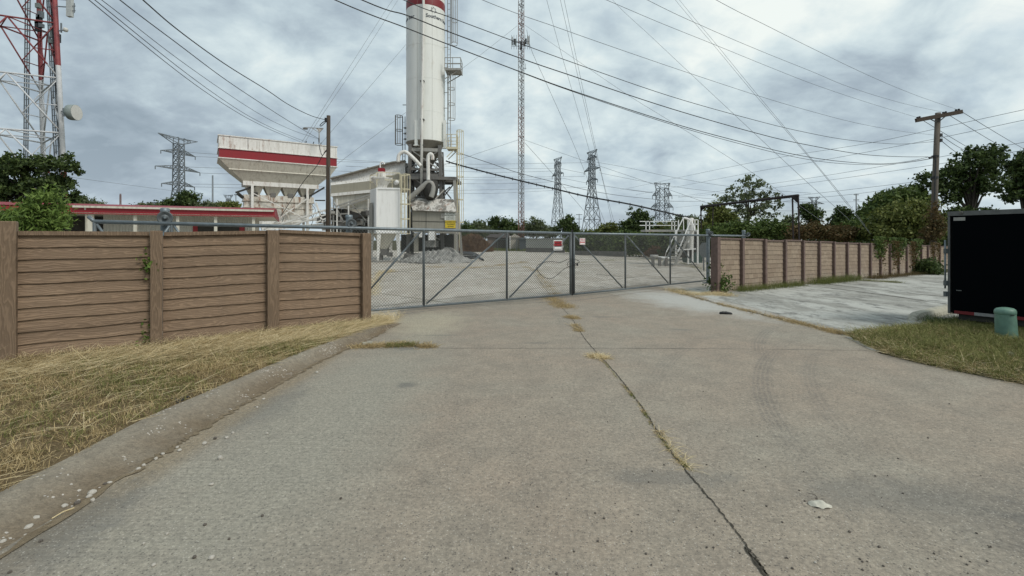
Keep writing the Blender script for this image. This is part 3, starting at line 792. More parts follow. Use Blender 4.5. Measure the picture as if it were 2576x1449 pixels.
# ------------------------------------------------------------------ sliding chain link gates
def gate(name, label, A, B, zt, zb, posts, diags, tubew=.028, ext=None):
    """A,B plan ends; zt,zb functions of the fraction q along the gate; posts fractions"""
    root = empty(name, (A.x, A.y, 0), label, 'gate', 'chain link gate leaves across the driveway')
    at = lambda q, z: Vector((A.x+(B.x-A.x)*q, A.y+(B.y-A.y)*q, z))
    Lg = (Vector((B.x, B.y))-Vector((A.x, A.y))).length
    q0 = ext if ext is not None else 0
    MB().tube([at(q0, zt(q0)), at((q0+1)/2, zt((q0+1)/2)), at(1.0, zt(1))], .034, 10).build('top_rail', M['galv'], root, True)
    MB().tube([at(q0, zb(q0)), at(1, zb(1))], .028, 10).build('bottom_rail', M['galv'], root, True)
    for q, rad in posts:
        MB().tube([at(q, zb(q)), at(q, zt(q))], rad, 10).build('upright', M['galvd'], root, True)
    for qa, ta, qb, tb in diags:
        pa = at(qa, zb(qa)+(zt(qa)-zb(qa))*ta); pb = at(qb, zb(qb)+(zt(qb)-zb(qb))*tb)
        MB().tube([pa, pb], .021, 8).build('brace', M['galv'], root, True)
    # mesh fabric: two sets of slanted wires, cut to the frame
    mb = MB(); H = zt(.5)-zb(.5); pitch = .066; nW = int((Lg*(1-max(q0, 0))+H)/pitch)
    nrm = Vector((B.y-A.y, -(B.x-A.x), 0)).normalized()
    qs0 = max(q0, -0.12)
    for s in (1, -1):
        for k in range(-int(H/pitch)-2, int(Lg*(1.0-qs0)/pitch)+int(H/pitch)+3):
            u0 = qs0*Lg+k*pitch
            # line u = u0 + s*(h) for h in 0..H
            h0, h1 = 0.0, H
            ua, ub = (u0, u0+s*H)
            lo, hi = qs0*Lg, Lg
            if s > 0:
                if ub <= lo or ua >= hi: continue
                if ua < lo: h0 = lo-u0
                if ub > hi: h1 = hi-u0
            else:
                if ua <= lo or ub >= hi: continue
                if ua > hi: h0 = u0-hi
                if ub < lo: h1 = u0-lo
            if h1-h0 < .02: continue
            pts = []
            for h in (h0, h1):
                q = (u0+s*h)/Lg; fr = h/H
                pts.append(at(q, zb(q)+(zt(q)-zb(q))*fr)+nrm*(.030+.003*s))
            mb.tube(pts, .0035, 3, cap=False)
    mb.build('chain_link', M['mesh'], root)
    return root, at
gA = Vector((gateA.x, gateA.y, 0)); gB = Vector((gateB.x, gateB.y, 0)); gd = (gB-gA).normalized()
def on_line(A, B, x):
    """fraction along AB seen at picture column x"""
    k = (x-HX)/F; dx, dy = B.x-A.x, B.y-A.y
    return (k*A.y-A.x)/(dx-k*dy)
def zfrom(A, B, pairs):
    """linear fit of height against fraction from (x, y) picture pairs"""
    v = []
    for x, y in pairs:
        q = on_line(A, B, x); Z = A.y+(B.y-A.y)*q; v.append((q, EYE+(HY-y)/F*Z))
    (q0, z0), (q1, z1) = v
    return lambda q: z0+(z1-z0)*(q-q0)/(q1-q0)
zt1 = zfrom(gA, gB, [(250, 558), (1437, 587)]); zb1 = zfrom(gA, gB, [(932, 781), (1437, 740.5)])
ql = on_line(gA, gB, 238)
fr = lambda x: on_line(gA, gB, x)
leafL, atL = gate('sliding_gate', 'left chain link gate leaf with the red and black sign, partly behind the brown fence', gA, gB, zt1, zb1,
    [(fr(1066), .030), (fr(1275), .028), (1.0-.004, .034), (fr(238), .028), (fr(432), .024)],
    [(fr(905), .12, fr(1058), .97), (fr(1073), .03, fr(1268), .97), (fr(1282), .03, fr(1430), .96), (fr(243), .98, fr(300), .70), (fr(438), .98, fr(470), .8), (fr(427), .98, fr(395), .8)], ext=ql)
MB().tube([atL(ql, zt1(ql)-.0), atL(ql, zt1(ql)+.06)+Vector((-.1,0,.02))], .03, 8).build('rail_end', M['galv'], leafL, True)
rA = Vector((gB.x+gd.x*.07, gB.y+gd.y*.07, 0))
rBq = G(1773, 706.5, .10); rB = Vector((rBq.x, rBq.y, 0))
zt2 = zfrom(rA, rB, [(1441, 587.4), (1772, 592.2)]); zb2 = zfrom(rA, rB, [(1441, 740.2), (1772, 706.5)])
fr2 = lambda x: on_line(rA, rB, x)
leafR, atR = gate('sliding_gate', 'right chain link gate leaf carrying the small pale red sign, reaching the block fence', rA, rB, zt2, zb2,
    [(.004, .034), (fr2(1573), .028), (fr2(1686), .028)],
    [(fr2(1446), .96, fr2(1566), .03), (fr2(1577), .97, fr2(1681), .03), (fr2(1690), .97, fr2(1775), .04), (fr2(1815), .1, fr2(1790), .5), (fr2(1785), .97, fr2(1812), .6)])
qe = fr2(1882)
MB().tube([atR(1.0, zt2(1)), atR(qe, zt2(qe)+.005)], .034, 10).build('top_rail', M['galv'], leafR, True)
MB().tube([atR(1.0, zb2(1)), atR(fr2(1830), zb2(1)+.02)], .028, 10).build('bottom_rail', M['galvd'], leafR, True)
# black latch posts at the meeting of the leaves
mb = MB(); p = atL(1.0, 0)+gd*.035
mb.tube([Vector((p.x, p.y, .05)), Vector((p.x, p.y, zt1(1)+.05))], .016, 8)
mb.box((p.x, p.y, zt1(1)+.07), (.05,.05,.06)); mb.build('latch_post', M['black'], leafR)
# frayed tie wires on the bottom rail
mb = MB()
for k in range(16):
    q = .03+k*.062; p = atL(q, zb1(q)+.02); mb.tube([p, p+Vector((R.uniform(-.03,.03), R.uniform(-.03,0), R.uniform(.02,.05)))], .004, 4)
mb.build('tie_wires', M['galv'], leafL)

def roller_post(x, ytop, cx, cy, rpx, Zp, label, yb=None, side=None):
    """thick steel post with a cap, carrying a flanged gate roller"""
    c = P(x, ytop, Zp); root = empty('roller_post', (c.x, c.y, 0), label, 'post', 'gate roller posts')
    r = .066
    MB().lathe((c.x, c.y, 0), [(r, -.05), (r, c.z-.06)], 20).build('post', M['galv'], root, True)
    MB().lathe((c.x, c.y, c.z-.065), [(r+.008, 0), (r+.008, .045), (r-.01, .062), (0, .066)], 20).build('cap', M['galv'], root, True)
    Zr = Zp-.16; w_ = P(cx, cy, Zr); rad = rpx/F*Zr
    nrm = Vector((gd.y, -gd.x, 0)) if side is None else side
    ax = nrm.to_track_quat('Z', 'Y').to_matrix().to_4x4()
    prof = [(0, .035), (rad*.25, .035), (rad*.25, .0), (rad*.6, -.012), (rad*.88, .028), (rad, .022), (rad, -.045), (rad*.8, -.045), (rad*.6, -.03), (0, -.03)]
    wh = MB().lathe(w_, prof, 28, M=ax).build('roller', M['galvd'], root, True)
    MB().lathe(w_, [(0, .055), (.016, .055), (.016, .03)], 10, M=ax).build('axle', M['galv'], wh)
    MB().bar((c.x, c.y, w_.z), w_, .04, .05).build('bracket', M['galvd'], root)
    MB().box((c.x, c.y, .01), (.3,.3,.02), .8).build('base_plate', M['galvd'], root)
def zatgate(x):
    q = on_line(gA, gB, x); return gA.y+(gB.y-gA.y)*q
roller_post(415, 523, 415, 548, 17, zatgate(415)+.16, 'gate roller post rising above the wood grain fence, its wheel largest of all')
roller_post(878, 540, 884.5, 562, 11.5, zatgate(884)+.16, 'gate roller post behind the right panel of the wood grain fence')
q1780 = fr2(1781); zc = rA.y+(rB.y-rA.y)*q1780
roller_post(1781, 576, 1789, 587, 5.5, zc+.12, 'thick grey roller post standing at the right end of the gate', side=Vector((.3,-.95,0)))
q = fr2(1872); zc = rA.y+(rB.y-rA.y)*q
roller_post(1871, 579, 1883, 589.5, 4.8, zc+.12, 'gate roller post just behind the block pattern fence', side=Vector((.3,-.95,0)))

# looped cable and padlock on the gate
pc = lambda x, y: (lambda q: Vector((gA.x+(gB.x-gA.x)*q, gA.y+(gB.y-gA.y)*q, 0)))(on_line(gA, gB, x))
def gpt(x, y, off=.06):
    q = on_line(gA, gB, x); p = gA.lerp(gB, q); p.z = EYE+(HY-y)/F*p.y
    return p+Vector((gd.y, -gd.x, 0))*off
def smooth(pts, k=8):
    out = []
    n = len(pts)
    for i in range(n-1):
        p0, p1, p2, p3 = pts[max(i-1, 0)], pts[i], pts[i+1], pts[min(i+2, n-1)]
        for j in range(k):
            t_ = j/k
            out.append(0.5*((2*p1)+(p2-p0)*t_+(2*p0-5*p1+4*p2-p3)*t_*t_+(3*p1-p0-3*p2+p3)*t_**3))
    out.append(pts[-1]); return out
zl = lambda X, Y: (1373.6+X/4.743, 549.4+Y/4.743)
loop = [zl(355,548), zl(270,505), zl(235,535), zl(250,578), zl(295,560), zl(380,520), zl(330,490), zl(240,485), zl(150,522), zl(40,515), zl(-60,530), zl(-125,570), zl(-105,640), zl(-40,700), zl(40,715), zl(120,665), zl(200,600), zl(300,560), zl(345,555)]
ch = empty('lock_cable', gpt(*zl(345,550)), 'thin black cable looped through both gate leaves with a padlock', 'cable')
MB().tube(smooth([gpt(x, y, .075+.01*math.sin(i)) for i, (x, y) in enumerate(loop)], 6), .007, 6).build('cable', M['black'], ch, True)
mb = MB(); p = gpt(*zl(348,552), .09); mb.box(p, (.045,.03,.055)); mb.tube([p+Vector((-.015,0,.02)), p+Vector((-.015,0,.05)), p+Vector((0,0,.062)), p+Vector((.015,0,.05)), p+Vector((.015,0,.02))], .005, 6)
mb.build('padlock', M['black'], ch)

# ------------------------------------------------------------------ signs
def text_mesh(txt, size, mat, parent, M4, depth=.001, align='CENTER', bend=None, bold=0.0, name='lettering', spacing=1.0):
    cu = bpy.data.curves.new('t', 'FONT'); cu.body = txt; cu.size = size; cu.align_x = align; cu.align_y = 'CENTER'
    cu.offset = bold; cu.extrude = depth; cu.resolution_u = 3; cu.space_character = spacing
    ob = bpy.data.objects.new('t', cu); COL.objects.link(ob)
    me = bpy.data.meshes.new_from_object(ob)
    bpy.data.objects.remove(ob); bpy.data.curves.remove(cu)
    if bend:
        import bmesh
        bm = bmesh.new(); bm.from_mesh(me)
        bmesh.ops.triangulate(bm, faces=bm.faces)
        for _ in range(1): bmesh.ops.subdivide_edges(bm, edges=bm.edges, cuts=1)
        for v in bm.verts: v.co = bend(v.co)
        bm.to_mesh(me); bm.free()
    else: me.transform(M4)
    me.name = name
    off = wloc(parent); me.transform(Matrix.Translation(-off))
    return link_mesh(name, me, mat, parent)
def frame(right, up, origin):
    r = Vector(right).normalized(); u = Vector(up).normalized(); n_ = r.cross(u)
    return Matrix(((r.x, u.x, n_.x, origin[0]), (r.y, u.y, n_.y, origin[1]), (r.z, u.z, n_.z, origin[2]), (0, 0, 0, 1)))
def panel_on(fr4, x0, x1, y0, y1, z, th, name, mat, parent):
    mb = MB(); vs = []
    for zz_ in (z, z+th):
        for x, y in ((x0, y0), (x1, y0), (x1, y1), (x0, y1)): vs.append(fr4 @ Vector((x, y, zz_)))
    mb.add(vs, [(0,3,2,1),(4,5,6,7),(0,1,5,4),(1,2,6,5),(2,3,7,6),(3,0,4,7)])
    return mb.build(name, mat, parent)
# private property sign on left leaf
pS = gpt(1400.7, 616.8, .05); s_w, s_h = .335, .285
s_w = .30; s_h = (629.8-604.4)/F*pS.y
f4 = frame(gd, (0,0,1), pS)
sg = empty('sign', pS, 'red and black PRIVATE PROPERTY sign with a white strip on the left gate leaf', 'sign')
panel_on(f4, -s_w/2, s_w/2, -s_h/2, s_h/2, 0, .003, 'border', M['signwh'], sg)
panel_on(f4, -s_w/2+.022, s_w/2-.022, -s_h/2+.02, s_h/2-.024, .0035, .001, 'face', M['signblk'], sg)
panel_on(f4, -s_w/2+.03, s_w/2-.03, -s_h/2+.035, -s_h/2+.095, .005, .001, 'blank_strip', M['signwh'], sg)
text_mesh('PRIVATE', .082, M['signred'], sg, f4 @ Matrix.Translation((0, .075, .0055)), bold=.002, spacing=.86)
text_mesh('PROPERTY', .072, M['signred'], sg, f4 @ Matrix.Translation((0, .005, .0055)), bold=.002, spacing=.84)
# small pink/white sign on right leaf
q = fr2(1461.5); p = rA.lerp(rB, q); p.z = EYE+(HY-607.3)/F*p.y; rd = (rB-rA).normalized(); p += Vector((rd.y, -rd.x, 0))*.055
s_w, s_h = .225, 16.6/F*p.y; f4 = frame(rd, (0,0,1), p)
sg = empty('sign', p, 'small square sign with white lettering on pale red, wired to the right gate leaf', 'sign')
M['pink'] = m_simple('faded_red_sign', c4(.50,.13,.14), .5, var=.15)
panel_on(f4, -s_w/2, s_w/2, -s_h/2, s_h/2, 0, .003, 'border', M['signwh'], sg)
panel_on(f4, -s_w/2+.010, s_w/2-.010, -s_h/2+.010, s_h/2-.010, .0035, .001, 'face', M['pink'], sg)
text_mesh('ALLIED', .10, M['signwh'], sg, f4 @ Matrix.Translation((0, .035, .0055)) @ Matrix.Diagonal((.62, 1.25, 1, 1)), bold=.003)
panel_on(f4, -s_w/2+.022, s_w/2-.022, -s_h/2+.018, -s_h/2+.05, .0055, .001, 'strip', M['signwh'], sg)

# ------------------------------------------------------------------ batch plant: silo
ZS = 38.0
def PZ(x, y, Z=ZS): return P(x, y, Z)
sc_ = P(1071, 604, ZS); SX, SY = sc_.x, sc_.y; SR = 48.2/F*ZS
zy = lambda y, Z=ZS: EYE+(HY-y)/F*Z
silo = empty('cement_silo', (SX, SY, 0), 'tall white cement silo with a red band and dark star lettering above a steel frame', 'silo')
zb_ = zy(361); zt_ = zy(-190)
ringz = [zy(31), zy(128), zy(210), zy(290)]
prof = [(SR, zb_)]
prof += [(SR, zt_)]
body = MB().lathe((SX, SY, 0), prof, 72).build('shell', M['silo'], silo, True)
for z in ringz[1:]: MB().lathe((SX, SY, 0), [(SR, z-.015), (SR+.010, z-.012), (SR+.010, z+.012), (SR, z+.015)], 72).build('seam', M['silo'], silo)
MB().lathe((SX, SY, 0), [(SR+.004, 19.66), (SR+.006, 19.68), (SR+.006, 20.27), (SR+.004, 20.29)], 72).build('red_band', M['siderd'], silo, True)
MB().lathe((SX, SY, 0), [(SR+.02, zb_+.02), (SR+.02, zb_-.05), (SR-.05, zb_-.06), (.42, zy(424)), (.30, zy(424)), (.30, zy(440))], 64).build('cone', M['cone'], silo, True)
MB().lathe((SX, SY, 0), [(0, zt_), (SR+.05, zt_), (SR+.05, zt_-.1), (SR, zt_-.1)], 48).build('roof', M['silo'], silo)
# seam weld lines (vertical)
for a in (1.42*pi, 1.66*pi):
    mb = MB(); x, y = SX+math.cos(a)*(SR+.003), SY+math.sin(a)*(SR+.003)
    mb.bar((x, y, zb_), (x, y, zt_), .012); mb.build('seam', M['cone'], silo)
# lettering bent round the shell
def bend_at(a0, z0, rad=SR+.012):
    def fn(c):
        a = a0+c.x/rad; rr = rad+c.z
        return Vector((SX+math.cos(a)*rr, SY+math.sin(a)*rr, z0+c.y))
    return fn
# angle seen from the camera: direction towards the eye
ae = math.atan2(-SY, -SX)
zl_ = 18.80
text_mesh('Southern Star', .385, M['letters'], silo, None, depth=.002, bend=bend_at(ae+.70, zl_), bold=.007, name='lettering')
text_mesh('Southern Star', .385, M['letters'], silo, None, depth=.002, bend=bend_at(ae-1.30, zl_), bold=.007, name='lettering')
mb = MB(); bf = bend_at(ae+.40, 19.30)
pts = []
for k in range(14):
    rr = .25 if k % 2 == 0 else .125
    a = pi/2+k*pi/7; pts.append(Vector((math.cos(a)*rr, math.sin(a)*rr, 0)))
for k in range(14):
    a, b = pts[k], pts[(k+1) % 14]
    if k in (6, 7): continue
    d_ = (b-a).normalized(); n_ = Vector((-d_.y, d_.x, 0))*.013
    mb.add([bf(a-n_), bf(b-n_), bf(b+n_), bf(a+n_)], [(0,1,2,3)])
mb.build('star_emblem', M['letters'], silo)
# stiffener pads
for x, y0, y1, dx in ((1047.5, 303, 365, 8), (1119, 303, 372, 7)):
    a = P(x, y0, ZS-1.42 if x < 1100 else ZS-.7); b = P(x, y1, a.y)
    mb = MB(); wv = dx/F*a.y
    mb.box(((a.x+b.x)/2, a.y, (a.z+b.z)/2), (wv, .16, a.z-b.z)); mb.box((b.x, b.y, b.z-.03), (wv*1.6, .3, .06))
    mb.build('stiffener', M['silo'], silo)
# fill pipe up the front and the dust pipes
def pipe(name, pts, rpx, Z, parent, mat, k=5, sm=True):
    pp_ = [P(p[0], p[1], p[2] if len(p) > 2 else Z) for p in pts]
    return MB().tube(smooth(pp_, k) if sm else pp_, rpx/F*Z, 12).build(name, mat, parent, True)
Zf = ZS-SR-.22
MB().tube([P(1067, 473, Zf), P(1067, 300, Zf), P(1067, -190, Zf)], 3.4/F*Zf, 12).build('fill_pipe', M['white'], silo, True) if False else None
mb = MB(); x0 = P(1060.5, 473, Zf)
xa = P(1061, 400, Zf).x
mb.tube([Vector((xa-.02, Zf, zy(474, Zf))), Vector((xa, Zf, zy(300, Zf))), Vector((xa+.13, Zf, zy(10, Zf))), Vector((xa+.15, Zf, zy(-190, Zf)))], 3.3/F*Zf, 14)
mb.build('fill_pipe', M['white'], silo, True)
mb = MB()
for y in (203, 300, 365): p = P(1062, y, Zf); mb.box((p.x, p.y+.1, p.z), (.32, .34, .06))
mb.build('pipe_bracket', M['steel'], silo)
pipe('vent_pipe', [(1001.5,408), (1003,392), (1010,384), (1019,382), (1029,388), (1045,403), (1059,418)], 4.6, ZS-2.0, silo, M['white'])
pipe('discharge_pipe', [(1077,456), (1077,420), (1077,397), (1080,389), (1085,388), (1088,394), (1088,402)], 4.6, ZS-2.2, silo, M['white'])
pipe('dust_duct', [(1026,503), (1045,486), (1066,467), (1077,459), (1085,460), (1089,470), (1088,484), (1084,496)], 6.6, ZS-2.4, silo, M['steell'])

# steel frame (legs, decks, bracing)
fl = [(1032, ZS-1.4), (1106, ZS-1.0), (1040, ZS+1.5), (1112, ZS+1.9)]
def leg_at(i, y): x, Z = fl[i]; return P(x, y, Z)
for i in range(4):
    z_top = zy(372, ZS); x, Z = fl[i]; X = (x-HX)/F*Z
    spread = (-.18, .26, -.1, .3)[i]
    mb = MB(); mb.bar((X, Z, z_top), (X+spread, Z, 0), .24, .24, up=(0,1,0)); mb.build('leg', M['steel'], silo)
ygr = [384, 432, 447, 500, 560]
for y in ygr:
    z = zy(y, ZS)
    pts = [Vector(((fl[i][0]-HX)/F*fl[i][1], fl[i][1], z)) for i in (0, 1, 3, 2)]
    mb = MB()
    hgt = .26 if y in (447, 384) else .16
    for a in range(4): mb.bar(pts[a], pts[(a+1) % 4], .14, hgt)
    mb.build('ring_beam', M['steell'] if y == 384 else M['steel'], silo)
for ya, yb in ((384, 432), (447, 500), (500, 560), (560, 603)):
    for a, b in ((0, 1), (1, 3), (2, 3), (0, 2)):
        p = lambda i, y: Vector(((fl[i][0]-HX)/F*fl[i][1], fl[i][1], zy(y, ZS)))
        for (i, j) in ((a, b), (b, a)):
            mb = MB(); mb.bar(p(i, ya), p(j, yb), .09 if (i+j) % 2 else .11, .09); mb.build('brace', M['steel'] if (i, j) != (0, 1) else M['steell'], silo)
# weigh hopper and clutter inside the frame
mb = MB(); c = Vector((SX+.1, SY-.2, 0))
mb.lathe((c.x, c.y, 0), [(.95, zy(436)), (1.0, zy(452)), (.95, zy(470)), (.35, zy(496)), (.32, zy(512))], 24); mb.build('weigh_hopper', M['steel'], silo, True)
mb = MB(); q_ = P(1083, 480, ZS-2.0)
mb.lathe(q_, [(.55,.75), (.62,.35), (.55,-.1), (.42,-.5), (.30,-.62), (0,-.65)], 20); mb.build('rubber_boot', M['dark'], silo, True)
rr_ = random.Random(11)
for k in range(16):
    x = rr_.uniform(1036, 1104); y = rr_.uniform(400, 492); p = P(x, y, ZS+rr_.uniform(-1.0, 1.2))
    mb = MB(); mb.box(p, (rr_.uniform(.15,.5), .3, rr_.uniform(.1,.4)), rr_.uniform(0, 3)); mb.build('valve_box', rr_.choice([M['dark'], M['steel'], M['steell']]), silo)
for k in range(10):
    xa, ya = rr_.uniform(1036, 1104), rr_.uniform(392, 480); Zk = ZS+rr_.uniform(-1.3, 1)
    mb = MB(); mb.tube(smooth([P(xa, ya, Zk), P(xa+rr_.uniform(-18, 18), ya+rr_.uniform(5, 25), Zk), P(xa+rr_.uniform(-20, 20), ya+rr_.uniform(25, 55), Zk)], 4), rr_.choice([.03, .045, .07]), 6)
    mb.build('hose_line', rr_.choice([M['dark'], M['steell'], M['steel']]), silo, True)
# wide deck below the frame, carried by an outer column
dk = [P(1027, 447, ZS-1.6), P(1146, 449, ZS-1.3)]
mb = MB(); mb.bar(dk[0], dk[1], .2, .24); mb.bar(dk[0]+Vector((0,3.2,0)), dk[1]+Vector((0,3.2,0)), .2, .24); mb.bar(dk[1], dk[1]+Vector((0,3.2,0)), .2, .24)
mb.box((dk[0]+dk[1])/2+Vector((0,1.6,.05)), ((dk[1]-dk[0]).length, 3.2, .04)); mb.build('deck', M['steel'], silo)
for xa, xb, dy in ((1143, 1151, 0), (1146, 1152, 3.0)):
    mb = MB(); mb.bar(P(xa, 447, ZS-1.3+dy), Vector((P(xb, 626, ZS-1.3).x, ZS-1.3+dy, 0)), .2, .16, up=(0,1,0)); mb.build('leg', M['steell'], silo)
mb = MB()
for a, b in (((1108,466), (1135,500)), ((1112,500), (1142,462)), ((1120,452), (1108,496)), ((1100,498), (1132,470))): mb.bar(P(*a, ZS-1.0), P(*b, ZS-1.0), .09, .09)
mb.build('knee_brace', M['steel'], silo)
MB().bar(P(1096, 500, ZS-1.4), P(1117, 478, ZS-1.4), .2, .05).build('splash_plate', M['peel'], silo)

def caged_ladder(name, label, xl, xr, ytop, ybot, Z, cages, mat, depth=.75, hoopn=5, parent=None, step=.45, side=0.0, rails=True):
    """vertical ladder; cages: list of (y0,y1,x0,x1) in picture units at distance Z"""
    a, b = P(xl, 604, Z).x, P(xr, 604, Z).x; zt, zb = zy(ytop, Z), zy(ybot, Z)
    if parent is None: root = empty(name, ((a+b)/2, Z, max(0, zb)), label, 'ladder')
    else: root = parent
    if rails:
        for x in (a, b): MB().bar((x, Z, zb), (x, Z, zt), .05, .05, up=(0,1,0)).build('rail', mat, root)
        mb = MB(); z = zb+.15
        while z < zt: mb.bar((a, Z, z), (b, Z, z), .025, .025); z += step
        mb.build('rungs', mat, root)
    for (y0, y1, x0, x1) in cages:
        z0, z1 = zy(y1, Z), zy(y0, Z); X0, X1 = P(x0, 604, Z).x, P(x1, 604, Z).x; cx, hw = (X0+X1)/2, (X1-X0)/2
        mb = MB(); nh = max(2, int(round((z1-z0)/(1.15 if z1-z0 < 5 else 1.7)))+1)
        ring = lambda z, ph=0: [Vector((cx+math.cos(t_)*hw, Z-.1+math.sin(t_)*depth*.5, z)) for t_ in [2*pi*i/20 for i in range(20)]]
        for i in range(nh):
            z = z0+(z1-z0)*i/(nh-1); rg = ring(z)
            for j in range(20): mb.bar(rg[j], rg[(j+1) % 20], .015, .05)
        for j in (0, 10, 13, 15, 17):
            t_ = 2*pi*j/20; p = Vector((cx+math.cos(t_)*hw, Z-.1+math.sin(t_)*depth*.5, 0)); mb.bar((p.x, p.y, z0), (p.x, p.y, z1), .045, .02, up=(0,1,0))
        mb.build('cage', mat, root)
    return root
ladw = M['steell']
lad = caged_ladder('caged_ladder', 'pale caged ladder up the right side of the silo with railed landings', 1126, 1133, -190, 372, ZS-.3,
    [(-180, 112, 1136, 1151), (186, 301, 1127, 1145)], ladw)
def landing(root, x0, x1, ydeck, yrail, Z, dep, mat):
    z0, z1 = zy(ydeck, Z), zy(yrail, Z); X0, X1 = P(x0, 604, Z).x, P(x1, 604, Z).x
    mb = MB(); mb.box(((X0+X1)/2, Z+dep/2, z0), (X1-X0, dep, .07)); mb.bar((X0, Z, z0), (X1, Z, z0), .06, .16); mb.bar((X1, Z, z0), (X1, Z+dep, z0), .06, .16); mb.build('landing', mat, root)
    mb = MB()
    for zz_ in (z1, (z0+z1)/2):
        mb.bar((X0, Z, zz_), (X1, Z, zz_), .045); mb.bar((X1, Z, zz_), (X1, Z+dep, zz_), .045); mb.bar((X0, Z+dep, zz_), (X1, Z+dep, zz_), .045)
    for x, y in ((X0, 0), ((X0+X1)/2, 0), (X1, 0), (X1, dep), (X0, dep)): mb.bar((x, Z+y, z0), (x, Z+y, z1), .045, .045, up=(0,1,0))
    mb.build('guard_rail', mat, root)
    for o_ in (.1, dep-.1): MB().bar((X0, Z+o_, z0-.7), (X1-.1, Z+o_, z0-.04), .06).build('bracket', mat, root)
landing(lad, 1119, 1158.5, 174, 145, ZS-1.0, 1.3, M['steell'])
landing(lad, 1123, 1148, 372, 338, ZS-1.0, 1.2, M['yellow'])
mb = MB()
for y in (40, 76, 119, 170, 233, 272, 310): mb.bar(P(1117, y, ZS-.3), P(1128, y, ZS-.3), .04)
mb.build('standoff', ladw, lad)
caged_ladder('caged_ladder', 'long faded yellow caged ladder standing clear of the silo down to the yard', 1150, 1156, 340, 623, ZS-.5, [(330, 560, 1149, 1166)], M['yellow'])
caged_ladder('caged_ladder', 'short grey caged ladder hanging at the left side of the silo base', 1013, 1019, 293, 412, ZS-.2, [(293, 364, 995, 1013)], M['steel'])
mb = MB()
for y in (322, 336, 350): mb.bar(P(1017, y, ZS), P(1026, y, ZS), .12)
mb.bar(P(1013, 264, ZS), P(1024, 264, ZS), .05); mb.build('standoff', M['steel'], silo)

# mixing housing: caked box with peeling hood
ZH = 35.6
hs = empty('mixer_housing', (P(1095, 604, ZH).x, ZH, 0), 'grey cement caked mixer housing with a peeling holed hood', 'machine')
mb = MB(); dd = Vector((0, 3.0, 0))
MB().prism([P(1037,527,ZH), P(1146,532,ZH), P(1147,588,ZH), P(1038,584,ZH)], dd).build('housing_wall', M['housing'], hs)
mb = MB()
hp = [P(1036.6,499,ZH+.6), P(1140,501,ZH+.6), P(1149,533,ZH-.25), P(1039,529,ZH-.25), P(1031,510,ZH+.1)]
hq = [p+Vector((0, .10, -.02)) for p in hp]
N_ = 5
mb.add(hp+hq, [(0,1,2,3,4), (9,8,7,6,5)]+[(i, (i+1) % N_, (i+1) % N_+N_, i+N_) for i in range(N_)])
hd_ = mb.build('hood', M['hood'], hs)
mb = MB(); mb.prism([P(1037,500,ZH+.65), P(1140,502,ZH+.65), P(1141,528,ZH+.65), P(1037,526,ZH+.65)], (0,2.2,0)); mb.build('hood_body', M['housing'], hs)
mb = MB(); mb.bar(P(1038,556,ZH-.02), P(1118,558,ZH-.02), .02, .03); mb.bar(P(1072,530,ZH-.02), P(1072,586,ZH-.02), .02, .02, up=(0,1,0)); mb.build('seam', M['dark'], hs)
MB().prism([P(1070,606,ZH+.1), P(1094,606,ZH+.1), P(1094,622,ZH+.1), P(1070,622,ZH+.1)], (0,1.8,0)).build('plinth', M['plinth'], hs)
for x0, x1, y0, y1 in ((1041, 1051, 586, 634), (1142, 1147, 588, 628)):
    MB().prism([P(x0,y0,ZH), P(x1,y0,ZH), P(x1,y1,ZH), P(x0,y1,ZH)], (0,.35,0)).build('leg', M['housing'], hs)
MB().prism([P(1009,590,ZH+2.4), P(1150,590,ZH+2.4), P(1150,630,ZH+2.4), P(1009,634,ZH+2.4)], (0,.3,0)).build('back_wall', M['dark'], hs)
eb = empty('electrical_box', P(1086, 606, ZH-.3), 'large pale grey electrical cabinet on the caked plinth', 'cabinet')
MB().prism([P(1076.7,580,ZH-.3), P(1095.4,580,ZH-.3), P(1095.4,605.6,ZH-.3), P(1076.7,605.6,ZH-.3)], (0,.35,0)).build('case', M['steell'], eb)
MB().prism([P(1078.5,582,ZH-.33), P(1093.6,582,ZH-.33), P(1093.6,604,ZH-.33), P(1078.5,604,ZH-.33)], (0,.02,0)).build('door', M['bag'], eb)
single(MB().prism([P(1054,584,ZH-.3), P(1061,584,ZH-.3), P(1061,597,ZH-.3), P(1054,597,ZH-.3)], (0,.2,0)), 'electrical_box', M['bag'], 'small white box left of the larger cabinet under the mixer housing', 'cabinet')
# signs on the housing
zsn = ZH-.06
def sign_board(name, label, x0, x1, y0, y1, mat, lines, size, tm, Z=zsn):
    a = P(x0, y1, Z); b = P(x1, y0, Z); root = empty(name, ((a.x+b.x)/2, Z, a.z), label, 'sign')
    f4 = frame((1,0,0), (0,0,1), ((a.x+b.x)/2, Z, (a.z+b.z)/2)); w_, h_ = b.x-a.x, b.z-a.z
    panel_on(f4, -w_/2, w_/2, -h_/2, h_/2, 0, .02, 'board', mat, root)
    n_ = len(lines)
    for i, s_ in enumerate(lines):
        text_mesh(s_, size, tm, root, f4 @ Matrix.Translation((w_*.04, h_*(.5-(i+.5)/n_)*.9, .022)), bold=.004, spacing=.9)
    return root
M['txtgrey'] = m_simple('faded_lettering', c4(.12,.13,.11), .6, var=.3)
sign_board('sign', 'faded white ALL VISITORS notice above the yellow sign on the mixer housing', 1118.5, 1145.5, 534.5, 554.2, M['signfade'], ['ALL VISITORS', 'ARE REQUIRED TO', 'CHECK INTO', 'SALES OFFICE'], .115, M['txtgrey'])
sign_board('sign', 'yellow LOADERS HAVE THE RIGHT OF WAY sign on the mixer housing', 1120, 1146, 554.8, 573.5, M['signyel'], ['LOADERS HAVE', 'THE RIGHT', 'OF WAY'], .135, M['signblk'])
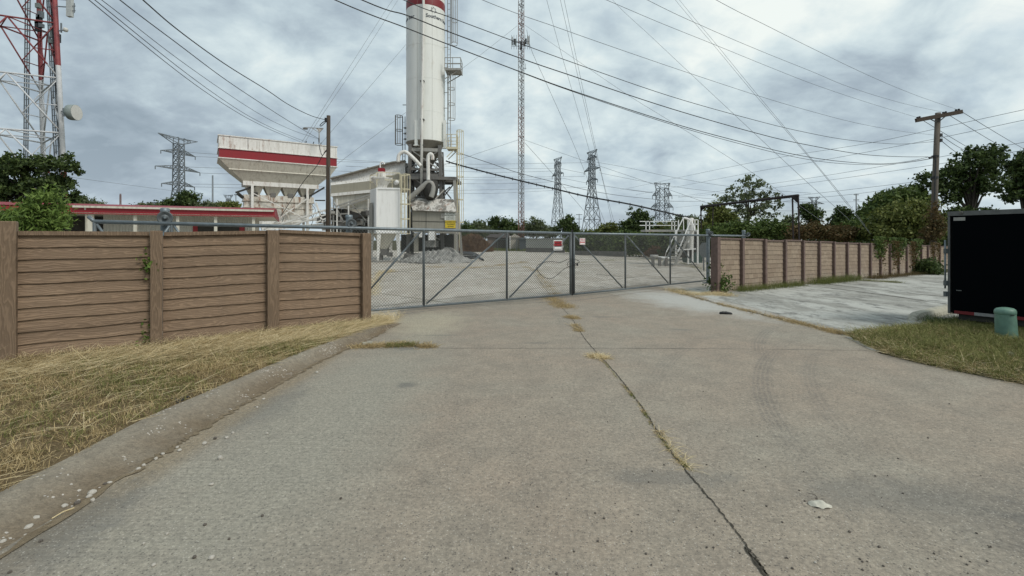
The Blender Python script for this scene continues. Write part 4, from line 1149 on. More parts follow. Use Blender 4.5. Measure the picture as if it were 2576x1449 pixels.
sign_board('sign', 'small grey square notice left of the faded white notice', 1110, 1118, 537, 549, M['steell'], ['5'], .2, M['txtgrey'])

# cement spill mound with rubble, ramp block
rk = random.Random(5)
def mound(name, label, c, rx, ry, h, mat, cat, n=26, rough=.25, group=None, kind=None, seed=1):
    rm = random.Random(seed); mb = MB(); g = {}
    for j in range(n+1):
        for i in range(n+1):
            u, v = i/n*2-1, j/n*2-1; d_ = math.sqrt(u*u+v*v)
            z = h*max(0, math.cos(min(1, d_)*pi/2))**.9*(1+rm.uniform(-rough, rough)) if d_ < 1 else -.05
            g[i, j] = len(mb.v); mb.v.append(Vector((c[0]+u*rx*(1+rm.uniform(-.02,.02)), c[1]+v*ry, z)))
    for j in range(n):
        for i in range(n): mb.f.append((g[i,j], g[i+1,j], g[i+1,j+1], g[i,j+1]))
    return single(mb, name, mat, label, cat, group, loc=(c[0], c[1], 0), kind=kind)
pc_ = P(1124, 604, 36.0)
mound('cement_mound', 'smooth pale mound of set cement against the foot of the mixer housing', (pc_.x+.05, 36.4), 1.25, 1.5, 1.05, M['plinth'], 'mound', 22, .06, seed=3)
pc_ = P(1100, 604, 34.5)
mound('rubble_pile', 'low heap of broken grey concrete rubble before the mixer housing', (pc_.x, 34.6), 2.8, 2.1, .66, M['plinth'], 'rubble', 34, .5, seed=4)
mb = MB()
for k in range(420):
    a, r_ = rk.uniform(0, 2*pi), math.sqrt(rk.random()); x = pc_.x+math.cos(a)*r_*2.7; y = 34.4+math.sin(a)*r_*2.0
    z = .62*max(0, 1-r_)+rk.uniform(0, .08); s_ = rk.uniform(.05, .22)
    mb.box((x, y, z), (s_, s_*rk.uniform(.6, 1.3), s_*.5), M=Matrix.Rotation(rk.uniform(0, 3), 4, 'Z') @ Matrix.Rotation(rk.uniform(-.6, .6), 4, 'X'))
single(mb, 'concrete_rubble', M['plinth'], 'loose grey chunks strewn over the rubble heap', 'rubble', loc=(pc_.x, 34.4, 0), kind='stuff')
# raised pad with a sloping side, left of the rubble
a0, a1, a2 = P(1009, 636, 34), G(1066, 665), G(1010, 663)
mb = MB(); pd = [(-8.0, 34.2), (-5.7, 31.2), (-4.6, 30.6)]
A_, B_ = Vector((P(1010,637,35).x, 36.0, .62)), Vector((G(1064,664).x, G(1064,664).y, .02))
mb.add([A_, B_, Vector((B_.x-.15, B_.y-.1, 0)), Vector((A_.x, A_.y-1.0, -.05)), A_+Vector((3.2,1.0,-.05)), B_+Vector((2.6,1.6,-.02))], [(0,1,2,3), (0,4,5,1)])
single(mb, 'concrete_ramp', M['conc'], 'concrete ramp with a dark sloping side before the mixer housing', 'ramp')
# black hose coil
mb = MB(); base = G(1180, 641)
pts = [P(1141,630,33.5)]
hx = [(1150,634), (1165,634), (1183,634), (1200,640), (1204,646), (1185,650), (1160,648), (1145,643), (1160,640), (1185,641), (1200,645), (1215,654)]
pts = [G(1140, 632, .3)]+[G(x, y, .06) for x, y in hx]
mb.tube(smooth(pts, 6), .085, 8)
single(mb, 'rubber_hose', M['hose'], 'thick black hose lying coiled at the right of the rubble heap', 'hose', smooth=True)
mb = MB(); mb.tube(smooth([G(1150,634,.1), G(1172,636,.16), G(1192,640,.16), G(1190,645,.1), G(1166,645,.1), G(1152,641,.08)], 6), .11, 8)
single(mb, 'rubber_hose', M['hose'], 'second turn of black hose lying inside the larger coil', 'hose', smooth=True)

# ------------------------------------------------------------------ dust collector
ZB = 34.0
bg = empty('dust_collector', (P(975, 604, ZB).x, ZB, 0), 'tall clean white dust collector box on tapered legs', 'machine')
fl_, fr_ = P(948, 604, ZB), P(1004, 604, ZB); bw = fr_.x-fl_.x; zt2_, zb2_ = zy(472, ZB), zy(587, ZB)
# side to the left recedes: box turned slightly
ang = .16; ux = Vector((math.cos(ang), math.sin(ang), 0)); uy = Vector((-.62, .78, 0)).normalized()
A0 = Vector((fl_.x, ZB, 0)); dep = 1.7
def quadbox(mb, o, a, b, z0, z1):
    mb.prism([o+Vector((0,0,z0)), o+a+Vector((0,0,z0)), o+a+Vector((0,0,z1)), o+Vector((0,0,z1))], b)
a_ = ux*bw*1.01; uy = Vector((P(931,604,ZB+1.5).x-A0.x, 1.5, 0))
mb = MB(); quadbox(mb, A0, a_, uy, zb2_, zt2_); mb.build('box', M['bag'], bg)
mb = MB()
for z in (zt2_-.05, zb2_+.06): mb.bar(A0+Vector((0,-.03,z)), A0+a_+Vector((0,-.03,z)), .06, .12)
for p in (A0, A0+a_): mb.bar(p+Vector((0,-.03,zb2_)), p+Vector((0,-.03,zt2_)), .09, .06, up=(0,1,0))
mb.build('frame_angle', M['bag'], bg)
mb = MB(); p = A0+uy*.45
quadbox(mb, p+Vector((-.06,-.06,0)), uy*.38, Vector((-.05,-.05,0)), zy(588,ZB), zy(508,ZB)); mb.build('side_cabinet', M['steell'], bg)
for k, (o_, sgn) in enumerate(((A0, 1), (A0+a_, -1), (A0+uy, 1), (A0+uy+a_, -1))):
    mb = MB(); wt = .30
    tp = [o_+Vector((0,0,zb2_)), o_+ux*wt*sgn+Vector((0,0,zb2_)), o_+ux*.13*sgn+Vector((0,0,0)), o_+Vector((0,0,0))]
    mb.prism(tp, (-.02,.1,0)); mb.build('leg', M['white'], bg)
mb = MB(); cc = A0+a_/2+uy/2; top = [A0+a_*.08+uy*.1, A0+a_*.92+uy*.1, A0+a_*.92+uy*.9, A0+a_*.08+uy*.9]
bot = [cc-ux*.2-Vector((0,.2,0)), cc+ux*.2-Vector((0,.2,0)), cc+ux*.2+Vector((0,.2,0)), cc-ux*.2+Vector((0,.2,0))]
vs = [p+Vector((0,0,zb2_)) for p in top]+[p+Vector((0,0,.95)) for p in bot]
mb.add(vs, [(0,1,5,4), (1,2,6,5), (2,3,7,6), (3,0,4,7), (4,5,6,7)]); mb.build('hopper', M['cream'], bg)
mb = MB(); mb.box((cc.x, cc.y, .72), (.5,.5,.45)); mb.box((cc.x+.4, cc.y-.1, .55), (.35,.3,.3)); mb.box((cc.x-.3, cc.y, .4), (.3,.3,.5)); mb.build('rotary_valve', M['steel'], bg)
mb = MB(); mb.bar(A0+Vector((0,-.05,.12)), A0+a_+Vector((0,-.05,.12)), .06, .08); mb.build('sill', M['steell'], bg)
# top: rails, inlet cone, red cap, hook pipe
z0, z1 = zy(470, ZB), zy(434, ZB); mb = MB()
cor = [A0, A0+a_, A0+a_+uy, A0+uy]
for i in range(4):
    a, b = cor[i], cor[(i+1) % 4]
    for z in (z1, (z0+z1)/2): mb.bar(a+Vector((0,0,z)), b+Vector((0,0,z)), .05)
    mb.bar(a+Vector((0,0,z0)), a+Vector((0,0,z1)), .05, .05, up=(0,1,0))
mb.build('guard_rail', M['yellow'], bg)
mb = MB(); cq = P(960, 604, ZB+.6)
mb.lathe((cq.x, cq.y, 0), [(.35, zt2_), (.42, zy(464,ZB)), (.78, zy(448,ZB)), (.80, zy(445,ZB)), (.32, zy(443,ZB)), (.30, zy(430,ZB)), (0, zy(430,ZB))], 6); mb.build('inlet_hood', M['peel'], bg)
MB().box((cq.x, cq.y, zy(425,ZB)), (.42,.42,.26)).build('red_cap', M['red'], bg)
MB().tube(smooth([Vector((cq.x-.1, cq.y, zy(420,ZB))), Vector((cq.x-.1, cq.y, zy(408,ZB))), Vector((cq.x+.08, cq.y, zy(404,ZB))), Vector((cq.x+.22, cq.y, zy(410,ZB)))], 4), .05, 8).build('vent_hook', M['bag'], bg, True)
MB().tube([P(996, 460, ZB+.8), P(999, 458, ZB+.2)], .16, 12).build('port', M['bag'], bg, True)
caged_ladder('caged_ladder', 'cream caged ladder beside the dust collector', 1011, 1019, 440, 589, ZB+.3, [(440, 588, 1008.5, 1032)], M['yellow'])
MB().tube([P(1005.5, 588, ZB), P(1006, 659, ZB)], .03, 6).build('conduit', M['bag'], bg, True)

# ------------------------------------------------------------------ sloping covered conveyor bin
ZC = 37.5
cv = empty('covered_conveyor', (P(900, 604, ZC).x, ZC, 0), 'sloping beige covered bin and conveyor between the pole and the silo', 'conveyor')
d3 = Vector((0, 2.6, 0))
MB().prism([P(831,451,ZC+.6), P(988,410,ZC+.3), P(1019,407,ZC+.2), P(1019,436,ZC), P(972,443,ZC), P(930,455,ZC), P(832,466,ZC)], d3).build('upper_skin', M['peel'], cv)
MB().prism([P(832,466,ZC-.04), P(930,455,ZC-.04), P(972,443,ZC-.04), P(1019,436,ZC-.04), P(1012,476,ZC-.04), P(932,479,ZC-.04), P(832,489,ZC-.04)], d3).build('side_skin', M['beige'], cv)
mb = MB(); mb.bar(P(831,449.5,ZC+.3), P(988,408.5,ZC+.1), .5, .07); mb.bar(P(988,408.5,ZC+.1), P(1020,405,ZC+.1), .5, .08); mb.build('roof_edge', M['cone'], cv)
mb = MB(); mb.bar(P(831,491,ZC-.15), P(932,481,ZC-.15), .14, .22); mb.build('lower_beam', M['white'], cv)
for x, y in ((925, 424), (882, 436), (960,414)):
    MB().bar(P(x, y-4, ZC+.4), P(x+1, y+2, ZC+.4), .05).build('roof_cleat', M['steel'], cv)
MB().prism([P(835,493,ZC), P(932,483,ZC), P(932,530,ZC), P(900,536,ZC), P(858,522,ZC), P(846,517,ZC)], (0,2.2,0)).build('hopper_plate', M['cream'], cv)
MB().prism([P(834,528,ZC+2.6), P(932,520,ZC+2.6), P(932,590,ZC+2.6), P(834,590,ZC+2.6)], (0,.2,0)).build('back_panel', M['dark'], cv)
MB().prism([P(858,521,ZC+.3), P(932,513,ZC+.3), P(932,536,ZC+.3), P(885,552,ZC+.3)], (0,1.6,0)).build('belt_trough', M['steel'], cv)
mb = MB()
for a, b in (((847,519), (932,489)), ((852,524), (932,496))): mb.bar(P(*a, ZC-.3), P(*b, ZC-.3), .10, .12)
for a, b in (((880,508), (926,561)), ((840,510), (865,560)), ((828,524), (932,524)), ((828,540), (880,537)), ((828,556), (932,558)), ((885,572), (930,552))): mb.bar(P(*a, ZC-.3), P(*b, ZC-.3), .07, .08)
mb.build('truss_brace', M['steell'], cv)
for x in (831, 839, 848, 857, 877, 927):
    mb = MB(); Zk = ZC-.3+(.6 if x in (839, 857) else 0)
    p = P(x, 500 if x != 877 else 505, Zk); mb.bar(p, (p.x, p.y, 0), .09, .09, up=(0,1,0)); mb.build('leg', M['white'], cv)
mb = MB()
for k in range(36):
    x, y = rr_.uniform(790, 930), rr_.uniform(530, 580); p = P(x, y, ZC+rr_.uniform(-.5, 2)); mb = MB()
    mb.box(p, (rr_.uniform(.2,.6), .4, rr_.uniform(.15,.5)), rr_.uniform(0, .4)); mb.build('machine_box', rr_.choice([M['steel'], M['dark'], M['white'], M['steell']]), cv)
mb = MB()
for a, b in (((700,566), (835,523)), ((712,574), (832,536)), ((795,510), (812,560)), ((795,560), (832,545))): mb.bar(P(*a, ZC-.6), P(*b, ZC-.6), .16, .10)
mb.build('feed_boom', M['white'], cv)

# ------------------------------------------------------------------ overhead aggregate bin
ZL0, ZR0 = 36.0, 36.0*1.1314
ab = empty('aggregate_bin', (P(700, 604, 38.5).x, 38.5, 0), 'large white and red aggregate storage bin with four cone outlets on columns', 'hopper')
def AB(x, dz, off=0.0):
    """point on the front plane of the bin at picture column x (plan), height dz"""
    A, B = P(548, 604, ZL0), P(850.2, 604, ZR0); q = on_line(A, B, x); p = A.lerp(B, q); p.z = dz; return p
uA = (P(850.2,604,ZR0)-P(548,604,ZL0)); uA.z = 0; LA = uA.length; uA.normalize(); vA = Vector((-uA.y, uA.x, 0))
OA = P(548, 604, ZL0); OA.z = 0
def pt(u, v, z): return OA+uA*u+vA*v+Vector((0, 0, z))
zz0 = lambda y: EYE+(HY-y)/F*ZL0
WA = 3.4
zA, zB2, zC2 = zz0(338.5), zz0(370.5), zz0(395.5)
def ringbox(mb, u0, u1, v0, v1, z0, z1):
    mb.prism([pt(u0,v0,z0), pt(u1,v0,z0), pt(u1,v1,z0), pt(u0,v1,z0)], (0,0,z1-z0))
mb = MB(); ringbox(mb, .06, LA-.06, .06, WA, zB2, zA); mb.build('upper_wall', M['white'], ab)
mb = MB(); ringbox(mb, .08, LA-.08, .08, WA, zC2, zB2); mb.build('red_wall', M['red'], ab)
for z in (zA, zB2, zC2):
    mb = MB(); ringbox(mb, 0, LA, 0, WA+.06, z-.035, z+.035); mb.build('flange', M['white'], ab)
mb = MB(); qm = pt(2.0, .055, 0); mb.bar(qm+Vector((0,0,zB2)), qm+Vector((0,0,zA)), .03, .02, up=(0,1,0)); mb.build('seam', M['steel'], ab)
def frus(mb, a, b):
    (u0,u1,v0,v1,z0), (U0,U1,V0,V1,z1) = a, b
    vs = [pt(u0,v0,z0), pt(u1,v0,z0), pt(u1,v1,z0), pt(u0,v1,z0), pt(U0,V0,z1), pt(U1,V0,z1), pt(U1,V1,z1), pt(U0,V1,z1)]
    mb.add(vs, [(0,1,2,3), (7,6,5,4), (0,4,5,1), (1,5,6,2), (2,6,7,3), (3,7,4,0)])
z1_, z2_, z3_ = zz0(421), zz0(450), zz0(460)
mb = MB(); frus(mb, (.78, LA-.55, .35, WA-.35, z1_), (.05, LA-.05, .05, WA-.02, zC2-.03)); mb.build('slope_upper', M['cream'], ab)
mb = MB(); frus(mb, (1.75, LA-1.5, .85, WA-.85, z2_), (.78, LA-.55, .35, WA-.35, z1_)); mb.build('slope_lower', M['cream'], ab)
mb = MB(); mb.prism([pt(.72,.30,z1_-.04), pt(LA-.5,.30,z1_-.04), pt(LA-.5,.34,z1_+.05), pt(.72,.34,z1_+.05)], vA*.1); mb.build('rib', M['cream'], ab)
mb = MB(); ringbox(mb, 1.7, LA-1.4, .78, .92, z3_+.02, z2_+.06); ringbox(mb, 1.7, LA-1.4, WA-.92, WA-.78, z3_+.02, z2_+.06); mb.build('girder', M['white'], ab)
u0c, u1c = 1.9, LA-1.6; cw = (u1c-u0c)/4; zc = zz0(488)
for k in range(4):
    a, b = u0c+cw*k, u0c+cw*(k+1); m_ = (a+b)/2
    mb = MB(); frus(mb, (m_-.28, m_+.28, WA/2-.3, WA/2+.3, zc), (a+.01, b-.01, .9, WA-.9, z3_+.04)); cn = mb.build('outlet_cone', M['cream'], ab)
    mb = MB(); ringbox(mb, m_-.33, m_+.33, WA/2-.5, WA/2+.4, zc-.15, zc+.03); ringbox(mb, m_-.2, m_+.2, WA/2-.75, WA/2-.45, zc+.05, zc+.35); mb.build('gate_actuator', M['dark'] if k in (0,3) else M['steel'], cn)
for (u, v) in ((2.35, .75), (LA-2.3, .75), (2.35, WA-.75), (LA-2.3, WA-.75)):
    mb = MB(); mb.box(pt(u, v, (z3_)/2), (.19, .19, z3_), math.atan2(uA.y, uA.x)); mb.build('column', M['white'], ab)
mb = MB()
for v in (.68,):
    mb.bar(pt(2.4, v, z3_-.6), pt(LA-2.3, v, z3_-2.6), .06, .07); mb.bar(pt(LA-2.3, v, z3_-.8), pt(3.2, v, z3_-3.4), .07, .09)
mb.build('cross_brace', M['white'], ab)
# rusty weigh hopper below
zw0, zw1, zw2, zw3 = zz0(483), zz0(498), zz0(534), zz0(566)
wh = empty('weigh_hopper', pt(LA/2, WA/2, 0), 'rust streaked white weigh hopper hanging between the columns of the big bin', 'hopper')
mb = MB(); ringbox(mb, 1.75, LA-1.75, 1.0, WA-1.0, zw1, zw0); mb.build('rim', M['rusty'], wh)
mb = MB(); ringbox(mb, 1.8, LA-1.85, 1.06, WA-1.06, zw2, zw1-.02); mb.build('body', M['rusty'], wh)
mb = MB(); ringbox(mb, 1.7, LA-1.7, .96, WA-.96, zw1-.06, zw1+.02); ringbox(mb, 1.74, LA-1.74, 1.0, WA-1.0, zz0(516)-.03, zz0(516)+.03); mb.build('stiffener', M['rusty'], wh)
mb = MB(); frus(mb, (3.2, LA-3.0, 1.4, WA-1.4, zw3), (1.85, LA-1.9, 1.08, WA-1.08, zw2)); mb.build('taper', M['white'], wh)
mb = MB(); mb.bar(pt(3.0,.9,zz0(558)), pt(LA-1.2,.9,zz0(545)), .12,.2); mb.bar(pt(3.0,.8,zz0(574)), pt(LA-.8,.8,zz0(560)), .12,.24); mb.build('belt_frame', M['white'], wh)
for k in range(14):
    mb = MB(); p = pt(rr_.uniform(1.8, LA-1.2), rr_.uniform(.6, 1.1), rr_.uniform(2.6, 5.2)); mb.tube(smooth([p, p+Vector((rr_.uniform(-.5,.5),0,-.5)), p+Vector((rr_.uniform(-.6,.6),0,-1.3))], 4), .022, 5); mb.build('loose_line', rr_.choice([M['steel'], M['rusty']]), wh)
mb = MB(); mb.tube([pt(1.35,.6,zz0(483)), pt(1.7,.9,zz0(492))], .13, 10); mb.build('boom_tip', M['dark'], wh)
mb = MB(); mb.bar(pt(LA-1.7,.7,zz0(492)), pt(LA-.9,.7,zz0(491)), .12,.1); mb.bar(pt(1.2,1,zw0+.1), pt(2.6,1,zw0+.7), .14,.14); mb.bar(pt(LA-2.0,1,zw0+.15), pt(LA-.9,1,zw0+.9), .14,.14); mb.build('arm', M['dark'], wh)
# things on the bin roof
lp = P(802.8, 362, 39); lr = empty('floodlight', (lp.x, lp.y, zA), 'small rusted floodlight arm standing on the roof of the big bin', 'lamp')
mb = MB(); mb.tube([Vector((lp.x,lp.y,zA)), P(802.8,323,39)], .045, 8); mb.build('post', M['steell'], lr, True)
mb = MB(); mb.bar(P(764.7,321,39), P(813.5,323,39), .06, .05); mb.bar(P(803,334,39), P(813,323,39), .05, .04); mb.bar(P(803,334,39), P(786,323,39), .05, .04); mb.build('arm', M['steell'], lr)
mb = MB(); mb.prism([P(795,323,39), P(813.5,323,39), P(803,333,39)], (0,.04,0)); mb.build('gusset', M['rusty'], lr)
mb = MB(); mb.box(P(768,323.5,39), (.3,.25,.12)); mb.build('lamp_head', M['steel'], lr)
mb = MB()
for x, y in ((760,357), (779,352), (798,350)): p = AB(x, zA); mb.box((p.x, p.y+.6, zA+.08), (.5,.1,.05)); mb.bar((p.x,p.y+.6,zA), (p.x+.1,p.y+.6,zA+.3), .05)
mb.build('wire_bracket', M['dark'], ab)

# ------------------------------------------------------------------ office building
ob_ = empty('office_building', (P(400, 604, 26).x, 26, 0), 'low white site office with red fascia and a long gutter', 'building')
zE = 3.2
def BE(x, y): Z = (zE-EYE)*F/(HY-y); return Vector(((x-HX)/F*Z, Z, 0))
E0, E1 = BE(184, 522.0), BE(689, 533.0); be = (E1-E0).normalized(); bn = Vector((-be.y, be.x, 0))
E00 = E0-be*12
def on_b(x): return E0+be*((E1-E0).length*on_line(E0, E1, x))
z_ = lambda z: Vector((0, 0, z))
mb = MB(); mb.prism([E00+z_(zE-.30), E1+z_(zE-.30), E1+z_(zE+.02), E00+z_(zE+.02)], bn*.06); mb.build('fascia', M['red'], ob_)
mb = MB(); mb.prism([E0-bn*.12+z_(zE-.0), E1-bn*.12+z_(zE-.0), E1-bn*.12+z_(zE+.10), E0-bn*.12+z_(zE+.10)], bn*.115); mb.build('gutter', M['cream'], ob_)
RB = 7.5
mb = MB(); mb.prism([E00+z_(zE-.26), E1+z_(zE-.26), E1+bn*RB+z_(zE-.26), E00+bn*RB+z_(zE-.26)], z_(.03)); mb.build('soffit', M['cream'], ob_)
mb = MB(); rz = .42
mb.add([E00-bn*.02+z_(zE+.06), E1-bn*.02+z_(zE+.06), E1+bn*RB*.5+z_(zE+rz), E00+bn*RB*.5+z_(zE+rz), E1+bn*RB+z_(zE+.03), E00+bn*RB+z_(zE+.03)], [(0,1,2,3), (3,2,4,5)])
mb.add([E1-bn*.02+z_(zE+.04), E1+bn*RB*.5+z_(zE+rz-.02), E1+bn*RB+z_(zE)], [(0,1,2)]); mb.build('roof', M['red'], ob_)
mb = MB(); mb.prism([E1+z_(zE-.30), E1+bn*RB+z_(zE-.30), E1+bn*RB+z_(zE+.02), E1+z_(zE+.02)], be*.04); mb.build('fascia', M['red'], ob_)
W0 = on_b(228)+bn*1.7; W1 = E1-be*1.1+bn*1.7
# corrugated wall
mb = MB(); L_ = (W1-W0).length; n_ = int(L_/.13)
for k in range(n_):
    a = W0+be*(L_*k/n_); b = W0+be*(L_*(k+1)/n_); m_ = (a+b)/2-bn*.035
    for (p, q) in ((a, m_), (m_, b)): mb.add([p+z_(0), q+z_(0), q+z_(zE-.24), p+z_(zE-.24)], [(0,1,2,3)])
mb.build('corrugated_wall', M['corr'], ob_)
MB().prism([W0+bn*.1+z_(0), W1+bn*.1+z_(0), W1+bn*.1+z_(zE-.25), W0+bn*.1+z_(zE-.25)], bn*4).build('rear_wall', M['cream'], ob_)
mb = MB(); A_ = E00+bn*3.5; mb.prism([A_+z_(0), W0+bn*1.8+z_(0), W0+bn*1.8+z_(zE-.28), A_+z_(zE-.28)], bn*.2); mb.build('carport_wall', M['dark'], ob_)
for x in (224, 337, 445, 541, 637):
    p = on_b(x)+bn*(.25 if x != 224 else .2); mb = MB(); mb.box((p.x, p.y, (zE-.28)/2), (.14 if x != 224 else .26, .14, zE-.28), math.atan2(be.y, be.x)); mb.build('porch_post', M['cream'], ob_)
p = on_b(214); MB().tube([p+z_(zE), p+z_(zE-.2)+bn*.1, p+bn*.15+z_(zE-.5), p+bn*.15], .05, 8).build('downpipe', M['cream'], ob_, True)
def wallrect(xa, xb, z0, z1, name, mat, par, off=.06):
    a, b = on_b(xa)+bn*(1.7-off), on_b(xb)+bn*(1.7-off)
    return MB().prism([a+z_(z0), b+z_(z0), b+z_(z1), a+z_(z1)], bn*.03).build(name, mat, par)
fr_w = wallrect(470, 608, .9, 2.55, 'window', M['red'], ob_, .07)
wallrect(483, 594, 1.0, 2.45, 'pane', M['dark'], fr_w, .09)
dr = wallrect(392, 424, 0, 2.3, 'door', M['cream'], ob_, .07); wallrect(388, 392, 0, 2.35, 'frame', M['red'], dr, .09)
# white pipe stand behind the fence (rail support)
for (xa, tall) in ((236, 1),):
    pass

# ------------------------------------------------------------------ utility poles
def upole(label, x, ytop, Z, wpx, mat, lean=0.0, name='utility_pole'):
    p = P(x, ytop, Z); root = empty(name, (p.x+lean, Z, gh(p.x, Z)), label, 'pole')
    r = wpx/F*Z/2; zb = gh(p.x, Z)-.1
    MB().tube([Vector((p.x+lean, Z, zb)), Vector((p.x+lean*.5, Z, p.z*.5)), p], [r*1.12, r*1.0, r*.88], 14).build('shaft', mat, root, True)
    return root, p
Z1 = 29.0
up1, tp1 = upole('dark timber pole standing in front of the right end of the red and white bin', 826.5, 291, Z1, 10.5, M['pole'], -.05)
mb = MB(); mb.box(P(820.5, 302, Z1-.15), (.1,.25,.22)); mb.tube(smooth([P(821,303,Z1-.2), P(812,308,Z1-.2), P(805,315,Z1-.2), P(808,317,Z1-.2), P(815,311,Z1-.2), P(820,306,Z1-.2)], 5), .025, 6); mb.build('service_clamp', M['wire'], up1)
mb = MB(); mb.tube([P(829.5, 420, Z1-.1), P(831, 575, Z1-.1)], .035, 8); mb.build('conduit', M['steel'], up1)
Z2 = 33.0
up2, tp2 = upole('grey timber utility pole with a dark crossarm rising from the vines at right', 2359.5, 284, Z2, 13.0, M['poleg'], -.42)
ca, cb = P(2304, 303, Z2-.25), P(2420, 281, Z2-.25)
mb = MB(); mb.bar(ca, cb, .16, .26); arm = mb.build('crossarm', M['pole'], up2)
mb = MB(); mb.bar(P(2337,298,Z2-.3), P(2355,307,Z2-.25), .03, .06); mb.bar(P(2379,292,Z2-.3), P(2362,306,Z2-.25), .03, .06); mb.build('arm_brace', M['wire'], up2)
for (x, y) in ((2308, 297), (2313, 295.5), (2373, 284.5), (2379, 283), (2405, 278), (2412, 276.5)):
    p = P(x, y+2, Z2-.25); mb = MB(); mb.lathe(p, [(.03,-.05), (.03,0), (.1,.02), (.05,.06), (.085,.09), (.04,.14), (0,.15)], 10); mb.build('insulator', M['wire'], up2, True)
for y in (340, 353): 
    mb = MB(); mb.box(P(2366, y, Z2-.1), (.16,.16,.22)); mb.build('spool_insulator', M['wire'], up2)
mb = MB(); mb.tube([P(2337,397,Z2), P(2353,393,Z2)], .06, 8); mb.build('dead_end_clamp', M['wire'], up2)
mb = MB(); mb.tube([P(2354,395,Z2-.2), P(2350,540,Z2-.2)], .035, 8); mb.build('ground_wire', M['wire'], up2)
for y in (393, 446, 448): 
    p = P(2353-(y-390)*.04, y, Z2); mb = MB(); mb.lathe((p.x, p.y, p.z), [(.2,-.05), (.215,-.05), (.215,.05), (.2,.05)], 16); mb.build('strap', M['wire'], up2)

# ------------------------------------------------------------------ cables
def wire(label, pts, Z0, Z1_, wpx=1.2, mat=None, group=None, k=7, cat='cable', name='overhead_cable', ext=0):
    """cable through picture points; 1/depth runs linearly with the picture distance, i.e. a plane curve in space"""
    P2 = [Vector((x, y, 0)) for x, y in pts]; P2 = smooth(P2, k)
    L = [0]
    for a, b in zip(P2, P2[1:]): L.append(L[-1]+(b-a).length)
    tot = L[-1]; W = []; rad = []
    for p, l in zip(P2, L):
        Z = 1/((1-l/tot)/Z0+(l/tot)/Z1_); W.append(P(p.x, p.y, Z)); rad.append(wpx/2/F*(Z0*Z1_)**.5)
    mb = MB(); mb.tube(W, rad, 5); c = (W[0]+W[-1])/2
    return single(mb, name, mat or M['wire'], label, cat, group, loc=W[-1], smooth=True)
# service drops to the left pole and the bin
wire('thickest service cable coming down to the top of the dark timber pole', [(150,-190), (360,0), (447,74.6), (560,157), (669,225), (724,262), (780,290), (821,302)], 9, Z1, 2.6)
wire('black cable second from the right ending on the big bin roof', [(120,-150), (302,0), (447,110), (560,195), (669,268), (740,313), (800,348)], 10, 38.5, 1.9)
wire('thin cable in the middle of those reaching the bin roof', [(90,-120), (256,0), (447,147.5), (622,268), (720,321), (799,349)], 10, 38.5, 1.2)
wire('upper cable of the left pair reaching the bin roof', [(80,-130), (239,0), (447,167.6), (587,268), (680,320), (767,356)], 10, 38.2, 1.4)
wire('leftmost cable reaching the bin roof', [(60,-140), (224,0), (447,180), (573,268), (665,319), (756,357)], 10, 38, 1.5)
wire('black stay wire slanting from the dark timber pole down past the weigh hopper', [(823,378), (811,392), (795,420), (765,455), (735,500), (706,544)], Z1, 33, 1.6)
wire('short black lead hanging from the bin roof to the dark timber pole', [(801,348), (803,366), (806,380), (811,391), (818,381), (825,372)], 33, Z1, 1.8)
# distribution lines to the crossarm pole
zn = 13.5
wire('highest conductor reaching the right end of the crossarm', [(1500,-170), (1802,0), (1917,58.6), (2044,122), (2179,187), (2300,238), (2410,276)], 12, Z2, .9, M['wiref'])
wire('conductor reaching the middle of the crossarm', [(1250,-200), (1629,0), (1780,71), (1917,129.6), (2044,180.6), (2133,217.6), (2260,257), (2376,283)], 12, Z2, .9, M['wiref'])
wire('conductor reaching the left end of the crossarm', [(1150,-160), (1526,0), (1660,57), (1791,109.6), (1917,161), (2044,211), (2180,257), (2309,296)], 12, Z2, .9, M['wiref'])
wire('neutral conductor tied to the pole just below the crossarm', [(800,-180), (1214,0), (1405,70), (1570,128), (1737,185), (1917,244), (2044,281), (2151,308.6), (2260,329), (2352,340)], 11, Z2, 1.0, M['wiref'])
wire('twisted cable crossing the star emblem of the silo', [(600,-190), (1016,0), (1123,40), (1289,102), (1437,156), (1683,241), (1917,307), (2044,336.5), (2133,352), (2230,361), (2281,361.8), (2352,356)], 11, Z2, 1.5)
wire('thick black cable crossing just under the silo lettering', [(500,-190), (911,0), (1024,38.6), (1126,78.7), (1305,145), (1437,190), (1683,271.7), (1917,338.7), (2044,367), (2164,387.5), (2260,394), (2335,394.5)], 11, Z2, 2.1)
wire('thick black cable lowest across the silo', [(430,-190), (843.5,0), (1024,71), (1126,111), (1305,179), (1437,227), (1699,312), (1917,370), (2044,396.7), (2148,409), (2226,412), (2290,405), (2336,395)], 11, Z2, 2.0)
wire('thin companion cable splitting off below the lowest thick cable', [(1290,174), (1437,229), (1699,316), (1917,376), (2044,403), (2139,413), (2226,413.6), (2290,408), (2350,398)], 16.5, Z2, 1.2)
for (a, b, lab) in (((2413,277), (2700,440), 'upper'), ((2380,285), (2680,455), 'middle'), ((2312,297), (2620,470), 'lower')):
    wire('%s of the thin conductors falling away right of the crossarm' % lab, [a, ((a[0]+b[0])/2-2, (a[1]+b[1])/2+4), b], Z2, 75, .9, M['wiref'])
for (a, b, lab) in (((2368,341), (2440,385), 'upper'), ((2368,354), (2430,398), 'lower')):
    wire('%s short cable running behind the big right tree from the pole' % lab, [a, ((a[0]+b[0])/2-1, (a[1]+b[1])/2+2), b], Z2, 55, 1.1)
